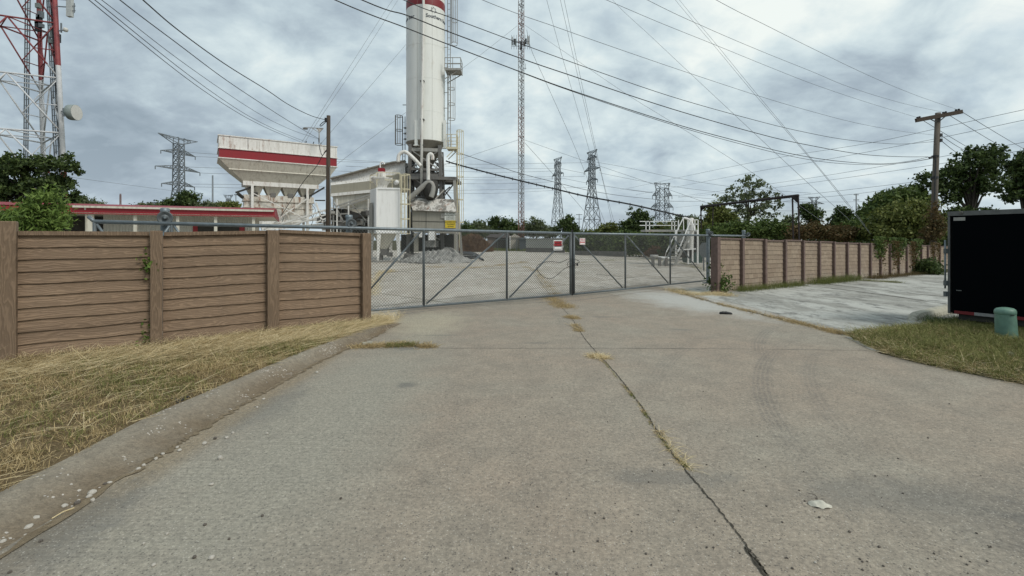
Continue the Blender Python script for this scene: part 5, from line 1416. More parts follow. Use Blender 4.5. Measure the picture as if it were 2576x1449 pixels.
# heavy power cable from the silo to the stair tower
wire('heavy clipped black cable hanging from the silo to the stair tower', [(1122,405), (1140,411), (1225,434), (1310,455), (1390,474), (1477,494.5), (1585,514), (1693,538.6), (1735,548)], ZS-.5, 31.5, 4.0)
mb = MB()
W_ = smooth([Vector((x, y, 0)) for x, y in [(1130,408), (1225,434), (1310,455), (1390,474), (1477,494.5), (1585,514), (1693,538.6)]], 4)
for i, p in enumerate(W_):
    Z = ZS-.5-6.0*(p.x-1122)/613; q = P(p.x, p.y, Z); mb.bar(q+Vector((0,0,-.12)), q+Vector((0,0,.1)), .05, .04)
single(mb, 'cable_clips', M['wire'], 'row of clips along the heavy black cable', 'clip')
wire('thin messenger wire from the silo landing over the yard', [(1143,381), (1225,408), (1305,435), (1395,458), (1479,478.6), (1560,492), (1632,499.8), (1688,506), (1774,506)], ZS-.6, 75, 1.2, M['wiref'])
# guys of the mast
MZ = 80.0
gs = 'guy wires of the slim red mast'
for lab, pts, z1 in (
    ('guy wire leaving the slim mast leftwards just above its antennas', [(1301,65), (1214,134), (1161,174), (1022,282), (860,404), (700,530)], 60),
    ('guy wire leaving the slim mast rightwards just above its antennas', [(1320,63), (1437,142), (1578,238), (1693,309), (1886,430), (2100,580)], 55),
    ('low guy wire leaving the slim mast leftwards at half height', [(1303,352), (1166,398), (1000,455)], 70),
    ('low guy wire leaving the slim mast rightwards at half height', [(1320,352), (1437,393.5), (1647,464.5), (1860,540)], 66),
    ('steep low guy wire running back from the slim mast', [(1320,359), (1391,438), (1433,488), (1472,534), (1510,585)], 110),
    ('steep high guy wire passing behind the antennas', [(1325,75), (1337,126), (1370,200), (1437,349), (1472,435), (1530,580)], 120)):
    wire(lab, pts, MZ, z1, .75, M['wireg'])
for lab, pts, z0, z1 in (
    ('steep guy strand crossing the left sky above the bin, nearer the pole', [(1030,-60), (987,0), (893,147), (800,293), (740,388)], 70, 45),
    ('steep guy strand parallel to and just right of its twin above the bin', [(1040,-60), (1001,0), (905,150), (808,293), (750,385)], 70, 46),
    ('guy strand emerging from behind the silo to the bin', [(1100,20), (1022,111), (830,335), (700,487)], 75, 45),
    ('long guy strand crossing the right sky, single and leftmost', [(1480,-90), (1541,0), (1639,93), (1739,187), (1877,316), (2018,447), (2118,536), (2170,584)], 70, 42),
    ('left strand of the close steep pair in the right sky', [(1640,-80), (1699,0), (1800,119), (1899,238), (2045,407), (2120,500), (2190,589)], 60, 36),
    ('right strand of the close steep pair in the right sky', [(1652,-80), (1711,2), (1808,119), (1907,240), (2052,412), (2124,500), (2193,589)], 60, 36.3),
    ('faint steep strand to the top of the taller centre pylon', [(1374,-5), (1406,114), (1445,248), (1483,381)], 130, 168),
    ('left of two faint steep strands passing right of the taller centre pylon', [(1405,-20), (1452,185), (1495,370), (1514,444), (1545,585)], 110, 150),
    ('right of two faint steep strands passing right of the taller centre pylon', [(1415,-20), (1466,222), (1515,444), (1552,585)], 110, 150),
    ('faint line crossing the left trees before the pylon', [(-20,405), (50,423), (167,444), (431,479.5), (470,484)], 45, 110)):
    wire(lab, pts, z0, z1, .75, M['wireg'])
# transmission conductors
for lab, pts, z0, z1 in (
    ('top faint conductor from the left pylon to the taller centre pylon', [(483,393), (548,396), (870,407), (1180,413), (1300,412), (1479,409)], 126, 172),
    ('second faint conductor from the left pylon to the taller centre pylon', [(504,435), (560,437), (870,444), (1180,446), (1471,444)], 126, 172),
    ('third faint conductor from the left pylon to the taller centre pylon', [(488,470), (700,475), (1000,479), (1200,478), (1477,471)], 126, 172),
    ('far side top conductor from the left pylon towards the centre pylons', [(470,382), (548,388), (870,402), (1180,421), (1300,424), (1412,424)], 132, 190),
    ('far side middle conductor from the left pylon towards the centre pylons', [(470,420), (560,423), (870,431), (1180,452), (1419,449)], 132, 190),
    ('far side low conductor from the left pylon towards the centre pylons', [(470,463), (700,466), (1000,478), (1200,487), (1394,479)], 132, 190),
    ('extra conductor at the shorter centre pylon, leftwards', [(870,418), (1180,432), (1300,433), (1394,430)], 150, 190),
    ('extra low conductor at the shorter centre pylon, leftwards', [(870,455), (1180,462), (1300,461), (1389,457.5)], 150, 190),
    ('conductor from the taller centre pylon top arm to the right', [(1500,408), (1585,423), (1693,446), (1850,471), (2040,486)], 168, 150),
    ('conductor from the taller centre pylon middle arm to the right', [(1507,434.6), (1600,453), (1700,470), (1850,487), (2040,497)], 168, 150),
    ('conductor from the taller centre pylon low arm to the right', [(1502,464.6), (1600,480), (1700,492), (1850,504), (2040,509)], 168, 150),
    ('conductor from the shorter centre pylon to the wide pylon', [(1419,449), (1470,459), (1560,474), (1642,484)], 190, 160),
    ('upper conductor strung between the two centre pylons', [(1412,424), (1440,430), (1471,436)], 190, 170),
    ('conductor rising right from the wide pylon, top', [(1706,494), (1790,484), (1834,477), (2044,447), (2256,412), (2346,398), (2576,358), (2650,345)], 160, 50),
    ('conductor rising right from the wide pylon, second', [(1706,497), (1900,478), (2130,447), (2346,415), (2576,378), (2650,366)], 160, 50),
    ('conductor rising right from the wide pylon, third', [(1700,522), (1900,503), (2015,491), (2298,458), (2400,445), (2576,424)], 160, 50),
    ('conductor rising right from the wide pylon, fourth', [(1700,549), (1900,522), (1981,505.6), (2150,488), (2300,470), (2576,446)], 160, 55),
    ('uppermost pale line rising to the right edge', [(1560,478), (1917,404), (2188,359.6), (2355,324), (2576,276), (2650,262)], 150, 45),
    ('pale line rising to the right edge below the uppermost', [(1600,490), (1917,429), (2065,404), (2349,350), (2576,302), (2650,288)], 150, 45),
    ('level pale line at the far right pylon', [(1790,506), (2044,508), (2170,507), (2300,500)], 180, 170),
    ('second level pale line at the far right pylon', [(1790,528), (2040,531), (2170,528), (2300,520)], 180, 170)):
    wire(lab, pts, z0, z1, .70, M['wireg'], cat='power line')

# ------------------------------------------------------------------ pylons
def pylon(label, x, ytop, Z, yaw, horn, arms, bw, ww, basew, ywaist, ybase=604, bar=.16, hornh=8, ins=True):
    """lattice transmission tower; sizes in picture px at distance Z"""
    k = Z/F; c = P(x, 604, Z); root = empty('transmission_pylon', (c.x, c.y, -.3), label, 'pylon', 'transmission pylons beyond the yard')
    ca_, sa_ = math.cos(yaw), math.sin(yaw)
    def W(u, v, z): return Vector((c.x+u*ca_-v*sa_, c.y+u*sa_+v*ca_, z))
    zt, zw, zb = zy(ytop, Z), zy(ywaist, Z), 0
    levels = [(0.0, basew*k/2)]
    n1 = 5
    for i in range(1, n1+1):
        q = i/n1; q2 = 1-(1-q)**1.12
        levels.append((zw*q2, (basew+(ww-basew)*q2)*k/2))
    n2 = max(4, int((zt-zw)/(bw*k*1.15)))
    zc_ = zt-hornh*k
    for i in range(1, n2+1):
        q = i/n2; levels.append((zw+(zc_-zw)*q, (ww+(bw-ww)*q)*k/2))
    mb = MB()
    cs = ((-1,-1), (1,-1), (1,1), (-1,1))
    for (z0, h0), (z1, h1) in zip(levels, levels[1:]):
        for i in range(4):
            a, b = cs[i], cs[(i+1) % 4]
            mb.bar(W(a[0]*h0, a[1]*h0, z0), W(a[0]*h1, a[1]*h1, z1), bar, bar)
            mb.bar(W(a[0]*h0, a[1]*h0, z0), W(b[0]*h1, b[1]*h1, z1), bar*.6, bar*.6)
            mb.bar(W(b[0]*h0, b[1]*h0, z0), W(a[0]*h1, a[1]*h1, z1), bar*.6, bar*.6)
            mb.bar(W(a[0]*h1, a[1]*h1, z1), W(b[0]*h1, b[1]*h1, z1), bar*.6, bar*.6)
    mb.build('lattice_body', M['pylon'], root)
    hb = bw*k/2
    for (y, hl, th) in arms:
        z = zy(y, Z); H = th*k; L_ = hl*k
        for s in (-1, 1):
            mb = MB(); tip = W(s*L_, 0, z-.05*H)
            for v in (-hb, hb):
                mb.bar(W(s*hb, v, z), tip, bar*.7); mb.bar(W(s*hb, v, z+H), tip, bar*.7)
                for q in (.35, .7):
                    lo = W(s*hb, v, z).lerp(tip, q); hi = W(s*hb, v, z+H).lerp(tip, q); mb.bar(lo, hi, bar*.45); mb.bar(lo, W(s*hb, v, z+H).lerp(tip, q-.35), bar*.45)
            for q in (.35, .7): mb.bar(W(s*hb, -hb, z).lerp(tip, q), W(s*hb, hb, z).lerp(tip, q), bar*.45)
            am = mb.build('crossarm', M['pylon'], root)
            if ins:
                mb = MB(); mb.tube([tip, tip-Vector((0,0,8*k))], bar*.55, 5); mb.build('insulator', M['pylon'], am)
    mb = MB()
    for s in (-1, 1):
        tip = W(s*horn*k, 0, zt)
        for v in (-hb, hb):
            mb.bar(W(s*hb, v, zc_), tip, bar*.7); mb.bar(W(0, v, zt-.2*k*hornh), tip, bar*.7)
            m_ = W(s*hb, v, zc_).lerp(tip, .5); mb.bar(m_, W(0, v, zt-.2*k*hornh).lerp(tip, .5), bar*.45); mb.bar(m_, W(s*hb, v, zt-.1), bar*.45)
        for v in (-hb, hb): mb.bar(W(s*hb, v, zc_), W(s*hb*.9, v, zt-.1), bar*.6)
    mb.build('peak', M['pylon'], root)
    return root
pylon('nearest and largest lattice pylon, left of the big bin, its arms seen end on', 449.5, 346, 130, math.radians(76), 54, [(386, 47, 9), (426, 61, 9), (466, 45, 9)], 16, 18, 50, 478, bar=.22, hornh=16)
pylon('shorter of the two slim centre pylons, the left one', 1403, 398, 190, math.radians(-70), 24, [(413, 20, 5), (439, 33, 7), (464, 20, 5)], 10, 12, 32, 484, bar=.2, hornh=9)
pylon('taller of the two slim centre pylons, the right one', 1489, 380, 170, math.radians(-70), 26, [(398, 24, 6), (427, 40, 8), (454, 28, 6)], 11, 13, 44, 470, bar=.22, hornh=11)
pylon('wide squat lattice pylon seen face on left of the stair tower', 1666, 460, 160, math.radians(8), 21, [(492, 26, 12), (521, 29, 12), (549, 27, 12)], 23, 25, 40, 560, bar=.2, hornh=14)
pylon('tiny distant pylon between the big left pylon and the bin', 574.5, 490, 300, 0, 12, [(519, 16, 7)], 7, 8, 14, 530, bar=.26, hornh=10, ins=False)
pylon('distant pylon rising beyond the right hand trees', 2048, 495, 200, math.radians(-20), 13, [(513, 22, 6), (532, 26, 6), (549, 20, 5)], 9, 10, 14, 556, bar=.2, hornh=10, ins=False)
# plain far poles
def farpole(label, x, y0, Z, wpx, arms=(), mat=None):
    p = P(x, y0, Z); root = empty('utility_pole', (p.x, Z, 0), label, 'pole')
    r = wpx/F*Z/2; MB().tube([Vector((p.x, Z, 0)), p], [r*1.15, r*.85], 8).build('shaft', mat or M['pylon'], root, True)
    for y, hw in arms: MB().bar(P(x-hw, y, Z), P(x+hw, y, Z), .12, .16).build('crossarm', mat or M['pylon'], root)
farpole('plain grey monopole between the left pylon and the bin', 535, 441, 120, 4.2)
farpole('short dark pole just left of the rusty weigh hopper', 593.5, 488, 90, 2.4, [(490, 4)])
farpole('small dark double arm pole between the centre pylons', 1457, 538, 130, 2.2, [(540, 8), (551, 7)])
farpole('far T shaped pole above the right hand trees', 2154, 488, 100, 3.2, [(490, 6), (503, 7)])
mb = MB(); 
c = P(303, 604, 200); root = empty('lattice_mast', (c.x, c.y, 0), 'stubby brown lattice mast far off above the office roof', 'mast')
for s in (-1, 1): mb.bar((c.x+s*.35, 200, 0), (c.x+s*.25, 200, zy(489,200)), .2)
for k in range(14): z = zy(525,200)+k*.45; mb.bar((c.x-.3, 200, z), (c.x+.3, 200, z+.45), .12); mb.bar((c.x+.3, 200, z), (c.x-.3, 200, z+.45), .12)
mb.build('lattice', M['mast'], root)

# slim guyed mast
mc = P(1311, 604, MZ); mast = empty('cell_mast', (mc.x, MZ, 0), 'slim reddish guyed lattice mast with antennas, right of the silo', 'mast')
hw = 7.0/F*MZ; tri = [(-hw, -.25), (hw, -.25), (0, hw*1.3)]
ztm = zy(-60, MZ)
for (u, v) in tri: MB().bar((mc.x+u, MZ+v, 0), (mc.x+u, MZ+v, ztm), .10, .10, up=(0,1,0)).build('leg', M['mast'], mast)
mb = MB(); z = 0; i = 0; st = 1.05
while z < ztm-st:
    for j in range(3):
        a, b = tri[j], tri[(j+1) % 3]
        mb.bar((mc.x+a[0], MZ+a[1], z), (mc.x+b[0], MZ+b[1], z+st/2), .05); mb.bar((mc.x+b[0], MZ+b[1], z+st/2), (mc.x+a[0], MZ+a[1], z+st), .05)
        if i % 3 == 0: mb.bar((mc.x+a[0], MZ+a[1], z), (mc.x+b[0], MZ+b[1], z), .05)
    z += st; i += 1
mb.build('lattice', M['mast'], mast)
mb = MB(); mb.bar((mc.x+.15, MZ-.1, 0), (mc.x+.15, MZ-.1, ztm), .10, .08, up=(0,1,0)); mb.build('cable_run', M['wire'], mast)
for (x, y, w_, h_, m_) in ((1288.5,103,4,20,'antenna'), (1293.5,105,4,14,'wire'), (1297,106,3,16,'dishs'), (1328,101,4,20,'antenna'), (1323,104,4,13,'wire'), (1331,103,2.5,22,'antenna'), (1319,108,4,13,'dishs'), (1311,114,5,20,'wire')):
    p = P(x, y, MZ-.6+(x % 3)*.3); mb = MB(); mb.box(p, (w_/F*MZ, .25, h_/F*MZ)); mb.build('panel_antenna', M[m_], mast)
mb = MB()
for y in (104, 116): mb.bar(P(1287,y,MZ-.4), P(1332,y,MZ-.4), .07); mb.bar(P(1290,y,MZ-1.2), P(1330,y,MZ-1.2), .07)
for x in (1287, 1293, 1299, 1321, 1327, 1332): mb.bar(P(x, 88, MZ-.6), P(x, 124, MZ-.6), .06)
mb.build('antenna_frame', M['pylon'], mast)
mb = MB(); mb.bar(P(1316,172,MZ-.4), P(1324,172,MZ-.4), .06); mb.bar(P(1322,160,MZ-.4), P(1322,175,MZ-.4), .06); mb.build('whip_antenna', M['pylon'], mast)

# ------------------------------------------------------------------ big red and white lattice tower, left
tw = empty('lattice_tower', (-44.0, 41.8, 0), 'large red and white three legged lattice tower at the left edge', 'tower')
LG = [Vector((-39.06, 42.0, 0)), Vector((-45.9, 47.0, 0)), Vector((-46.8, 38.5, 0))]
CT = (LG[0]+LG[1]+LG[2])/3; HT = 84.0
def TL(i, z): p = LG[i].lerp(CT, z/HT); p.z = z; return p
levs = [1.35, 6.2, 11.05, 15.9, 20.75, 25.6, 30.4]
for i in range(3): MB().tube([TL(i, 0), TL(i, 32)], [.21, .17], 12).build('leg', M['bands'], tw, True)
for a, b in ((0, 1), (1, 2), (2, 0)):
    for li, z in enumerate(levs):
        mb = MB(); m_ = (TL(a, z)+TL(b, z))/2; mb.tube([TL(a, z), TL(b, z)], .075, 6)
        if li:
            zl2 = levs[li-1]
            mb.tube([m_, TL(a, zl2)], .065, 6); mb.tube([m_, TL(b, zl2)], .065, 6)
            for (s_, e_) in ((TL(a, zl2), a), (TL(b, zl2), b)):
                q = m_.lerp(s_, .5); mb.tube([q, TL(e_, (z+zl2)/2)], .045, 5); mb.tube([q, TL(e_, z)], .045, 5)
        mb.build('bracing', M['bands'], tw, True)
for z in levs:
    mb = MB(); ms_ = [(TL(a, z)+TL(b, z))/2 for a, b in ((0,1),(1,2),(2,0))]
    for k in range(3): mb.tube([ms_[k], ms_[(k+1) % 3]], .05, 5)
    mb.build('plan_bracing', M['bands'], tw, True)
# cable ladders inside
def vladder(x0, x1, xt0, xt1, Z, mat, label):
    mb = MB(); zb_, zt_ = 0, 32
    def X(xp, xq, z): # xp at y=377 , xq at y=0
        y = HY-(z-EYE)*F/Z; return ((xq+(xp-xq)*y/377)-HX)/F*Z
    for a, b in ((x0, xt0), (x1, xt1), ((x0+x1)/2, (xt0+xt1)/2)): mb.bar((X(a, b, 0), Z, 0), (X(a, b, 32), Z, 32), .07, .07, up=(0,1,0))
    z = .3
    while z < 32: mb.bar((X(x0, xt0, z), Z, z), (X(x1, xt1, z), Z, z), .05); z += .55
    mb.build('cable_ladder', mat, tw)
vladder(136, 147, 118, 127, 43.5, M['pylon'], ''); vladder(60, 70, 64, 76, 46, M['pylon'], ''); vladder(150, 155, 128, 133, 43, M['wire'], '')
# dish
dp = P(180, 283, 41.3); ax = (Vector((.985, .10, .0))).normalized(); Rm = ax.to_track_quat('Z', 'Y').to_matrix().to_4x4(); dr_ = .66
ds = MB().lathe(dp-ax*.45, [(0,-.0), (dr_*.5,.02), (dr_*.96,.3), (dr_,.42), (dr_,.86), (dr_*.97,.86)], 28, M=Rm).build('dish', M['dishs'], tw, True)
MB().lathe(dp-ax*.45, [(0,.88), (dr_*.97,.87)], 28, M=Rm).build('dish_cover', M['dish'], ds, True)
mb = MB(); mb.bar(P(154,280,41.9), P(168,281,41.6), .09); mb.bar(P(160,272,41.8), P(160,293,41.8), .12); mb.build('dish_mount', M['pylon'], ds)
# panel antenna and small radome on the right leg
an = MB().box(P(176, 12, 41.6), (.42,.3,2.1)).build('panel_antenna', M['antenna'], tw)
mb = MB(); mb.bar(P(143,16,41.8), P(172,18,41.6), .07); mb.bar(P(143,-2,41.8), P(172,0,41.6), .07); mb.bar(P(187,8,41.6), P(187,32,41.6), .06); mb.bar(P(180,15,41.6), P(190,15,41.6), .05); mb.bar(P(180,27,41.6), P(190,27,41.6), .05); mb.build('antenna_arm', M['pylon'], an)
rd_ = MB().lathe(P(165, 75, 41.7), [(0,-.2), (.14,-.15), (.2,0), (.14,.15), (0,.2)], 14).build('radome', M['dish'], tw, True)
mb = MB(); mb.bar(P(147,78,41.9), P(160,76,41.7), .07); mb.bar(P(154,58,41.8), P(154,82,41.8), .09); mb.build('radome_arm', M['pylon'], rd_)
for k in range(12):
    rl = random.Random(k); x = rl.choice([98, 100, 130, 141]); y = rl.uniform(5, 110)
    MB().box(P(x+rl.uniform(-6, 6), y, 43.5), (.35,.3,rl.uniform(.3, .9))).build('equipment_box', rl.choice([M['pylon'], M['wire'], M['dishs']]), tw)

# ------------------------------------------------------------------ right side: stair tower, pipe gantry, bumper rail, bins
ZT = 31.5
st = empty('stair_tower', (P(1720,604,ZT).x, ZT, 0), 'white steel stair and railed loading platform beyond the right gate leaf', 'stairs')
yd = 578
mb = MB(); a, b = P(1624, yd, ZT+.8), P(1755, yd, ZT+.8); mb.box(((a.x+b.x)/2, ZT+1.4, a.z-.06), (b.x-a.x, 1.2, .14)); mb.build('platform', M['steell'], st)
mb = MB()
for z in (zy(557, ZT+.8), zy(567, ZT+.8)):
    mb.bar(Vector((a.x-.4, ZT+.8, z)), Vector((P(1702,604,ZT+.8).x, ZT+.8, z)), .05)
for x in (1625, 1634, 1690, 1697, 1706): mb.bar(P(x, yd, ZT+.8), P(x, 556, ZT+.8), .05, .05, up=(0,1,0))
for x in (1707, 1748, 1756): mb.bar(P(x, yd, ZT), P(x, 553, ZT), .05, .05, up=(0,1,0))
for y in (553, 564): mb.bar(P(1730, y, ZT), P(1756, y, ZT), .05)
mb.build('guard_rail', M['bag'], st)
for (x0, x1, Z) in ((1720, 1668, ZT-.3), (1741, 1697, ZT-1.1)):
    mb = MB(); mb.bar(P(x0, 580, Z), G(x1, 664 if x1 < 1680 else 667), .05, .14); mb.build('stringer', M['steell'], st)
    mb = MB(); mb.bar(P(x0-1, 548, Z), P(x1+8, 634, Z-.2), .05)
    for q in (.0, .35, .7, 1): u = P(x0, 580, Z).lerp(G(x1, 664), q); v = P(x0-1, 548, Z).lerp(P(x1+8, 634, Z-.2), q); mb.bar(u, v, .04)
    mb.build('hand_rail', M['bag'], st)
mb = MB()
for k in range(11):
    q = k/10; u = P(1720, 580, ZT-.3).lerp(G(1670, 663), q); v = P(1741, 580, ZT-1.1).lerp(G(1698, 666), q); mb.bar(u, v, .24, .04)
mb.build('treads', M['steell'], st)
for x in (1731, 1742, 1755, 1700): p = P(x, yd, ZT+.4); MB().bar(p, (p.x, p.y, 0), .1, .1, up=(0,1,0)).build('leg', M['bag'], st)
mb = MB(); mb.bar(P(1700,629,ZT), P(1750,626,ZT), .08); mb.bar(P(1731,545,ZT+.2), P(1731,610,ZT+.2), .1); mb.tube(smooth([P(1720,548,ZT), P(1733,552,ZT), P(1742,563,ZT), P(1747,580,ZT)], 5), .07, 8); mb.build('feed_pipe', M['bag'], st)
mb = MB(); mb.lathe((P(1737,604,ZT+.3).x, ZT+.3, 0), [(.12, 1.0), (.2,1.6), (.22, zy(578,ZT)), (.16, zy(560,ZT)), (.2, zy(548,ZT)), (0, zy(548,ZT))], 16); mb.build('spout', M['white'], st, True)
for k in range(9):
    mb = MB(); p = P(rr_.uniform(1712,1757), rr_.uniform(596,640), ZT+.6); mb.box(p, (rr_.uniform(.15,.5), .3, rr_.uniform(.2,.8))); mb.build('control_box', rr_.choice([M['steel'], M['steell'], M['dark']]), st)

gt = empty('pipe_gantry', (P(2008,604,34).x, 34, -.3), 'dark rusted overhead water pipe gantry with a tall post behind the block fence', 'pipe')
g0, g1 = P(1763, 520, 46), P(2008, 492, 35)
MB().tube([g0, g1], .11, 10).build('overhead_pipe', M['rusty_pipe'], gt, True)
for (p, x) in ((g1, 2011), (g1+Vector((-.22, .35, 0)), 2006)): MB().bar(p, (p.x+.12, p.y, -.6), .085, .085, up=(0,1,0)).build('post', M['rusty_pipe'], gt)
MB().bar(g0, (g0.x+.1, g0.y, 0), .10, .10, up=(0,1,0)).build('post', M['rusty_pipe'], gt)
pm = g0.lerp(g1, .16); MB().bar(pm, (pm.x-.1, pm.y, 0), .08, .08, up=(0,1,0)).build('post', M['rusty_pipe'], gt)
mb = MB(); mb.prism([P(1991,495,35.3), P(2009,493,35), P(2006,510,35)], (0,.06,0)); mb.prism([P(1763,521,46), P(1778,519,45.5), P(1766,530,46)], (0,.06,0)); mb.build('gusset', M['rusty_pipe'], gt)
p = g0.lerp(g1, .87); MB().box(p+Vector((0,0,.15)), (.08,.08,.14)).build('nozzle', M['rusty_pipe'], gt)

br = empty('bumper_rail', G(1660, 668), 'low pale pipe bumper rail on stub posts before the stair tower', 'barrier')
mb = MB(); mb.tube([P(1636,645,29.5), P(1655,645.5,29.5)], .11, 10); mb.build('end_block', M['steell'], br, True)
MB().tube([P(1653,647,29.5), P(1688,650,29.5)], .07, 10).build('rail', M['bag'], br, True)
for x in (1642.5, 1659.5, 1676): p = P(x, 647, 29.5); MB().bar(p, (p.x, p.y, 0), .16, .16, up=(0,1,0)).build('stub_post', M['steel'], br)

# octagonal sign seen from behind, green bin
q = P(1771, 629, 25.2); so_ = empty('sign', (q.x, q.y, 0), 'grey unpainted back of an octagonal sign beside the thick roller post', 'sign')
mb = MB(); rad_ = .42; mb.prism([q+Vector((math.cos(pi/8+k*pi/4)*rad_*.62, 0, math.sin(pi/8+k*pi/4)*rad_)) for k in range(8)], (0,.02,0)); mb.build('plate', M['galvd'], so_)
MB().bar((q.x, q.y+.05, 0), (q.x, q.y+.05, q.z+.4), .05, .05, up=(0,1,0)).build('post', M['galvd'], so_)
q = G(1747, 661); 
single(MB().prism([(q.x-.5,q.y,0), (q.x+.55,q.y,0), (q.x+.65,q.y,.95), (q.x-.75,q.y,1.0)], (0,.9,0)), 'bin', M['greend'], 'dark green plastic bin right of the stair tower', 'bin', loc=(q.x, q.y, 0))

# ------------------------------------------------------------------ far side of the yard
c = P(1188, 604, 66)
def brush_heap(name, label, c, rx, ry, h, n, size, mat, cat='brush', seed=1):
    r_ = np.random.default_rng(seed); a = r_.uniform(0, 2*pi, n); rr2 = np.sqrt(r_.random(n)); u = np.cos(a)*rr2; v = np.sin(a)*rr2
    z = h*np.clip(1-rr2**2, 0, 1)*r_.uniform(.25, 1.1, n); C = np.stack([c[0]+u*rx, c[1]+v*ry, z], 1)
    d = r_.normal(0, 1, (n, 3)); d[:, 2] = np.abs(d[:, 2])+.3; d /= np.linalg.norm(d, axis=1)[:, None]; e = np.cross(d, r_.normal(0, 1, (n, 3))); e /= np.linalg.norm(e, axis=1)[:, None]
    L = size*r_.uniform(.5, 1.3, n)[:, None]; W = size*.13
    V = np.stack([C-e*W, C+e*W, C+d*L+e*W*.3, C+d*L-e*W*.3], 1).reshape(-1, 3)
    o = fast_quads(name, V, 4, mat, None, (c[0], c[1], 0)); o.location = (c[0], c[1], 0)
    return tag(o, label, cat)
def heap_core(c, rx, ry, h, mat, name, label, cat, seed=2): return mound(name, label, c, rx, ry, h, mat, cat, 14, .3, seed=seed)
M['brushsoil'] = m_soil('brush_soil', c4(.10,.06,.035), c4(.15,.09,.055), 3)
brush_heap('brush_heap', 'heap of reddish brown dry brush at the far left edge of the yard', (c.x, 66, 0), 2.9, 2.2, 2.2, 7000, .38, M['brush'])
heap_core((c.x, 66.3), 2.5, 1.8, 1.5, M['brushsoil'], 'soil_heap', 'brown soil heap beneath the dry brush', 'mound')

def house(name, label, xl, xr, yb, ye, yr, Z, wall, roof, cat='shed', depth=6, gable=False):
    a, b = P(xl, 604, Z).x, P(xr, 604, Z).x; zb = 0; ze, zr = zy(ye, Z), zy(yr, Z); root = empty(name, ((a+b)/2, Z, 0), label, cat)
    m_ = MB(); m_.prism([(a, Z, zb), (b, Z, zb), (b, Z, ze), (a, Z, ze)], (0, depth, 0)); m_.build('wall', wall, root)
    m_ = MB()
    if gable: m_.prism([(a-.2, Z-.2, ze), (b+.2, Z-.2, ze), ((a+b)/2, Z-.2, zr)], (0, depth, 0))
    else: m_.add([(a-.3,Z-.3,ze), (b+.3,Z-.3,ze), (b-.2,Z+depth/2,zr), (a+.4,Z+depth/2,zr), (a-.3,Z+depth,ze), (b+.3,Z+depth,ze)], [(0,1,2,3), (3,2,5,4), (0,3,4), (1,5,2), (0,4,5,1)])
    m_.build('roof', roof, root)
    return root
h1 = house('house', 'low pinkish house with a dark roof beyond the brush heap', 1226, 1252, 620, 597, 588, 78, M['shedw'], M['shedr'], 'house')
h2 = house('shed', 'dark open fronted shed with a brown roof behind the left gate leaf', 1248, 1282, 622, 598, 586, 74, M['dark'], M['shedr'])
h3 = house('shed', 'beige shed with a pale gable next to the dark shed', 1283, 1307, 623, 597, 588, 71, M['shedg'], M['shedg'], gable=True)
MB().box((P(1283,604,70.8).x, 70.8, 1.1), (.12,.12,2.2)).build('corner_post', M['bag'], h3)
h4 = house('shed', 'slate blue metal shed left of the white corrugated fence', 1307, 1323, 624, 600, 598, 69, M['slate'], M['slate'])
# white corrugated screen
wf = empty('corrugated_fence', (P(1355,604,66).x, 66, 0), 'white corrugated metal fence at the far edge of the yard', 'fence')
a, b = P(1323, 604, 66).x, P(1418, 604, 62).x; n_ = 60; mb = MB(); zt_ = zy(600.5, 66)
for k in range(n_):
    x0, x1 = a+(b-a)*k/n_, a+(b-a)*(k+1)/n_; Y0, Y1 = 66-4*k/n_, 66-4*(k+1)/n_
    for (p, q) in (((x0, Y0), ((x0+x1)/2, (Y0+Y1)/2-.06)), (((x0+x1)/2, (Y0+Y1)/2-.06), (x1, Y1))): mb.add([(*p, 0), (*q, 0), (*q, zt_), (*p, zt_)], [(0,1,2,3)])
mb.build('sheet', M['corr'], wf)
mb = MB(); mb.bar((a, 65.9, zt_), (b, 61.9, zt_), .1, .1); mb.bar((a, 65.9, zt_+.35), (a+3, 64.7, zt_+.35), .06); mb.build('top_rail', M['steell'], wf)
# low dark retaining walls along the yard edge
for (x0, x1, y0, y1, Za, Zb, lab) in ((1323, 1420, 623, 634, 64, 60, 'low dark wall at the foot of the white corrugated fence'), (1440, 1577, 631, 643, 52, 47, 'low dark retaining wall under the shrubs behind the right gate leaf')):
    a, b = P(x0, 604, Za), P(x1, 604, Zb); h_ = EYE-(y0-HY)/F*Za; h2_ = EYE-(y0+2-HY)/F*Zb
    single(MB().prism([(a.x,a.y,0), (b.x,b.y,0), (b.x,b.y,h2_), (a.x,a.y,h_)], (.1,.4,0)), 'retaining_wall', M['conc'], lab, 'wall')
# thin chain link fence far off by the sheds
mb = MB(); a = P(1228, 604, 68)
for k in range(8): x = a.x+k*1.35; mb.bar((x, 67, 0), (x, 67, zy(602, 67)), .06, .06, up=(0,1,0))
mb.bar((a.x, 67, zy(602, 67)), (a.x+9.5, 67, zy(602, 67)), .05); single(mb, 'wire_fence', M['galvd'], 'thin far wire fence in front of the sheds', 'fence')

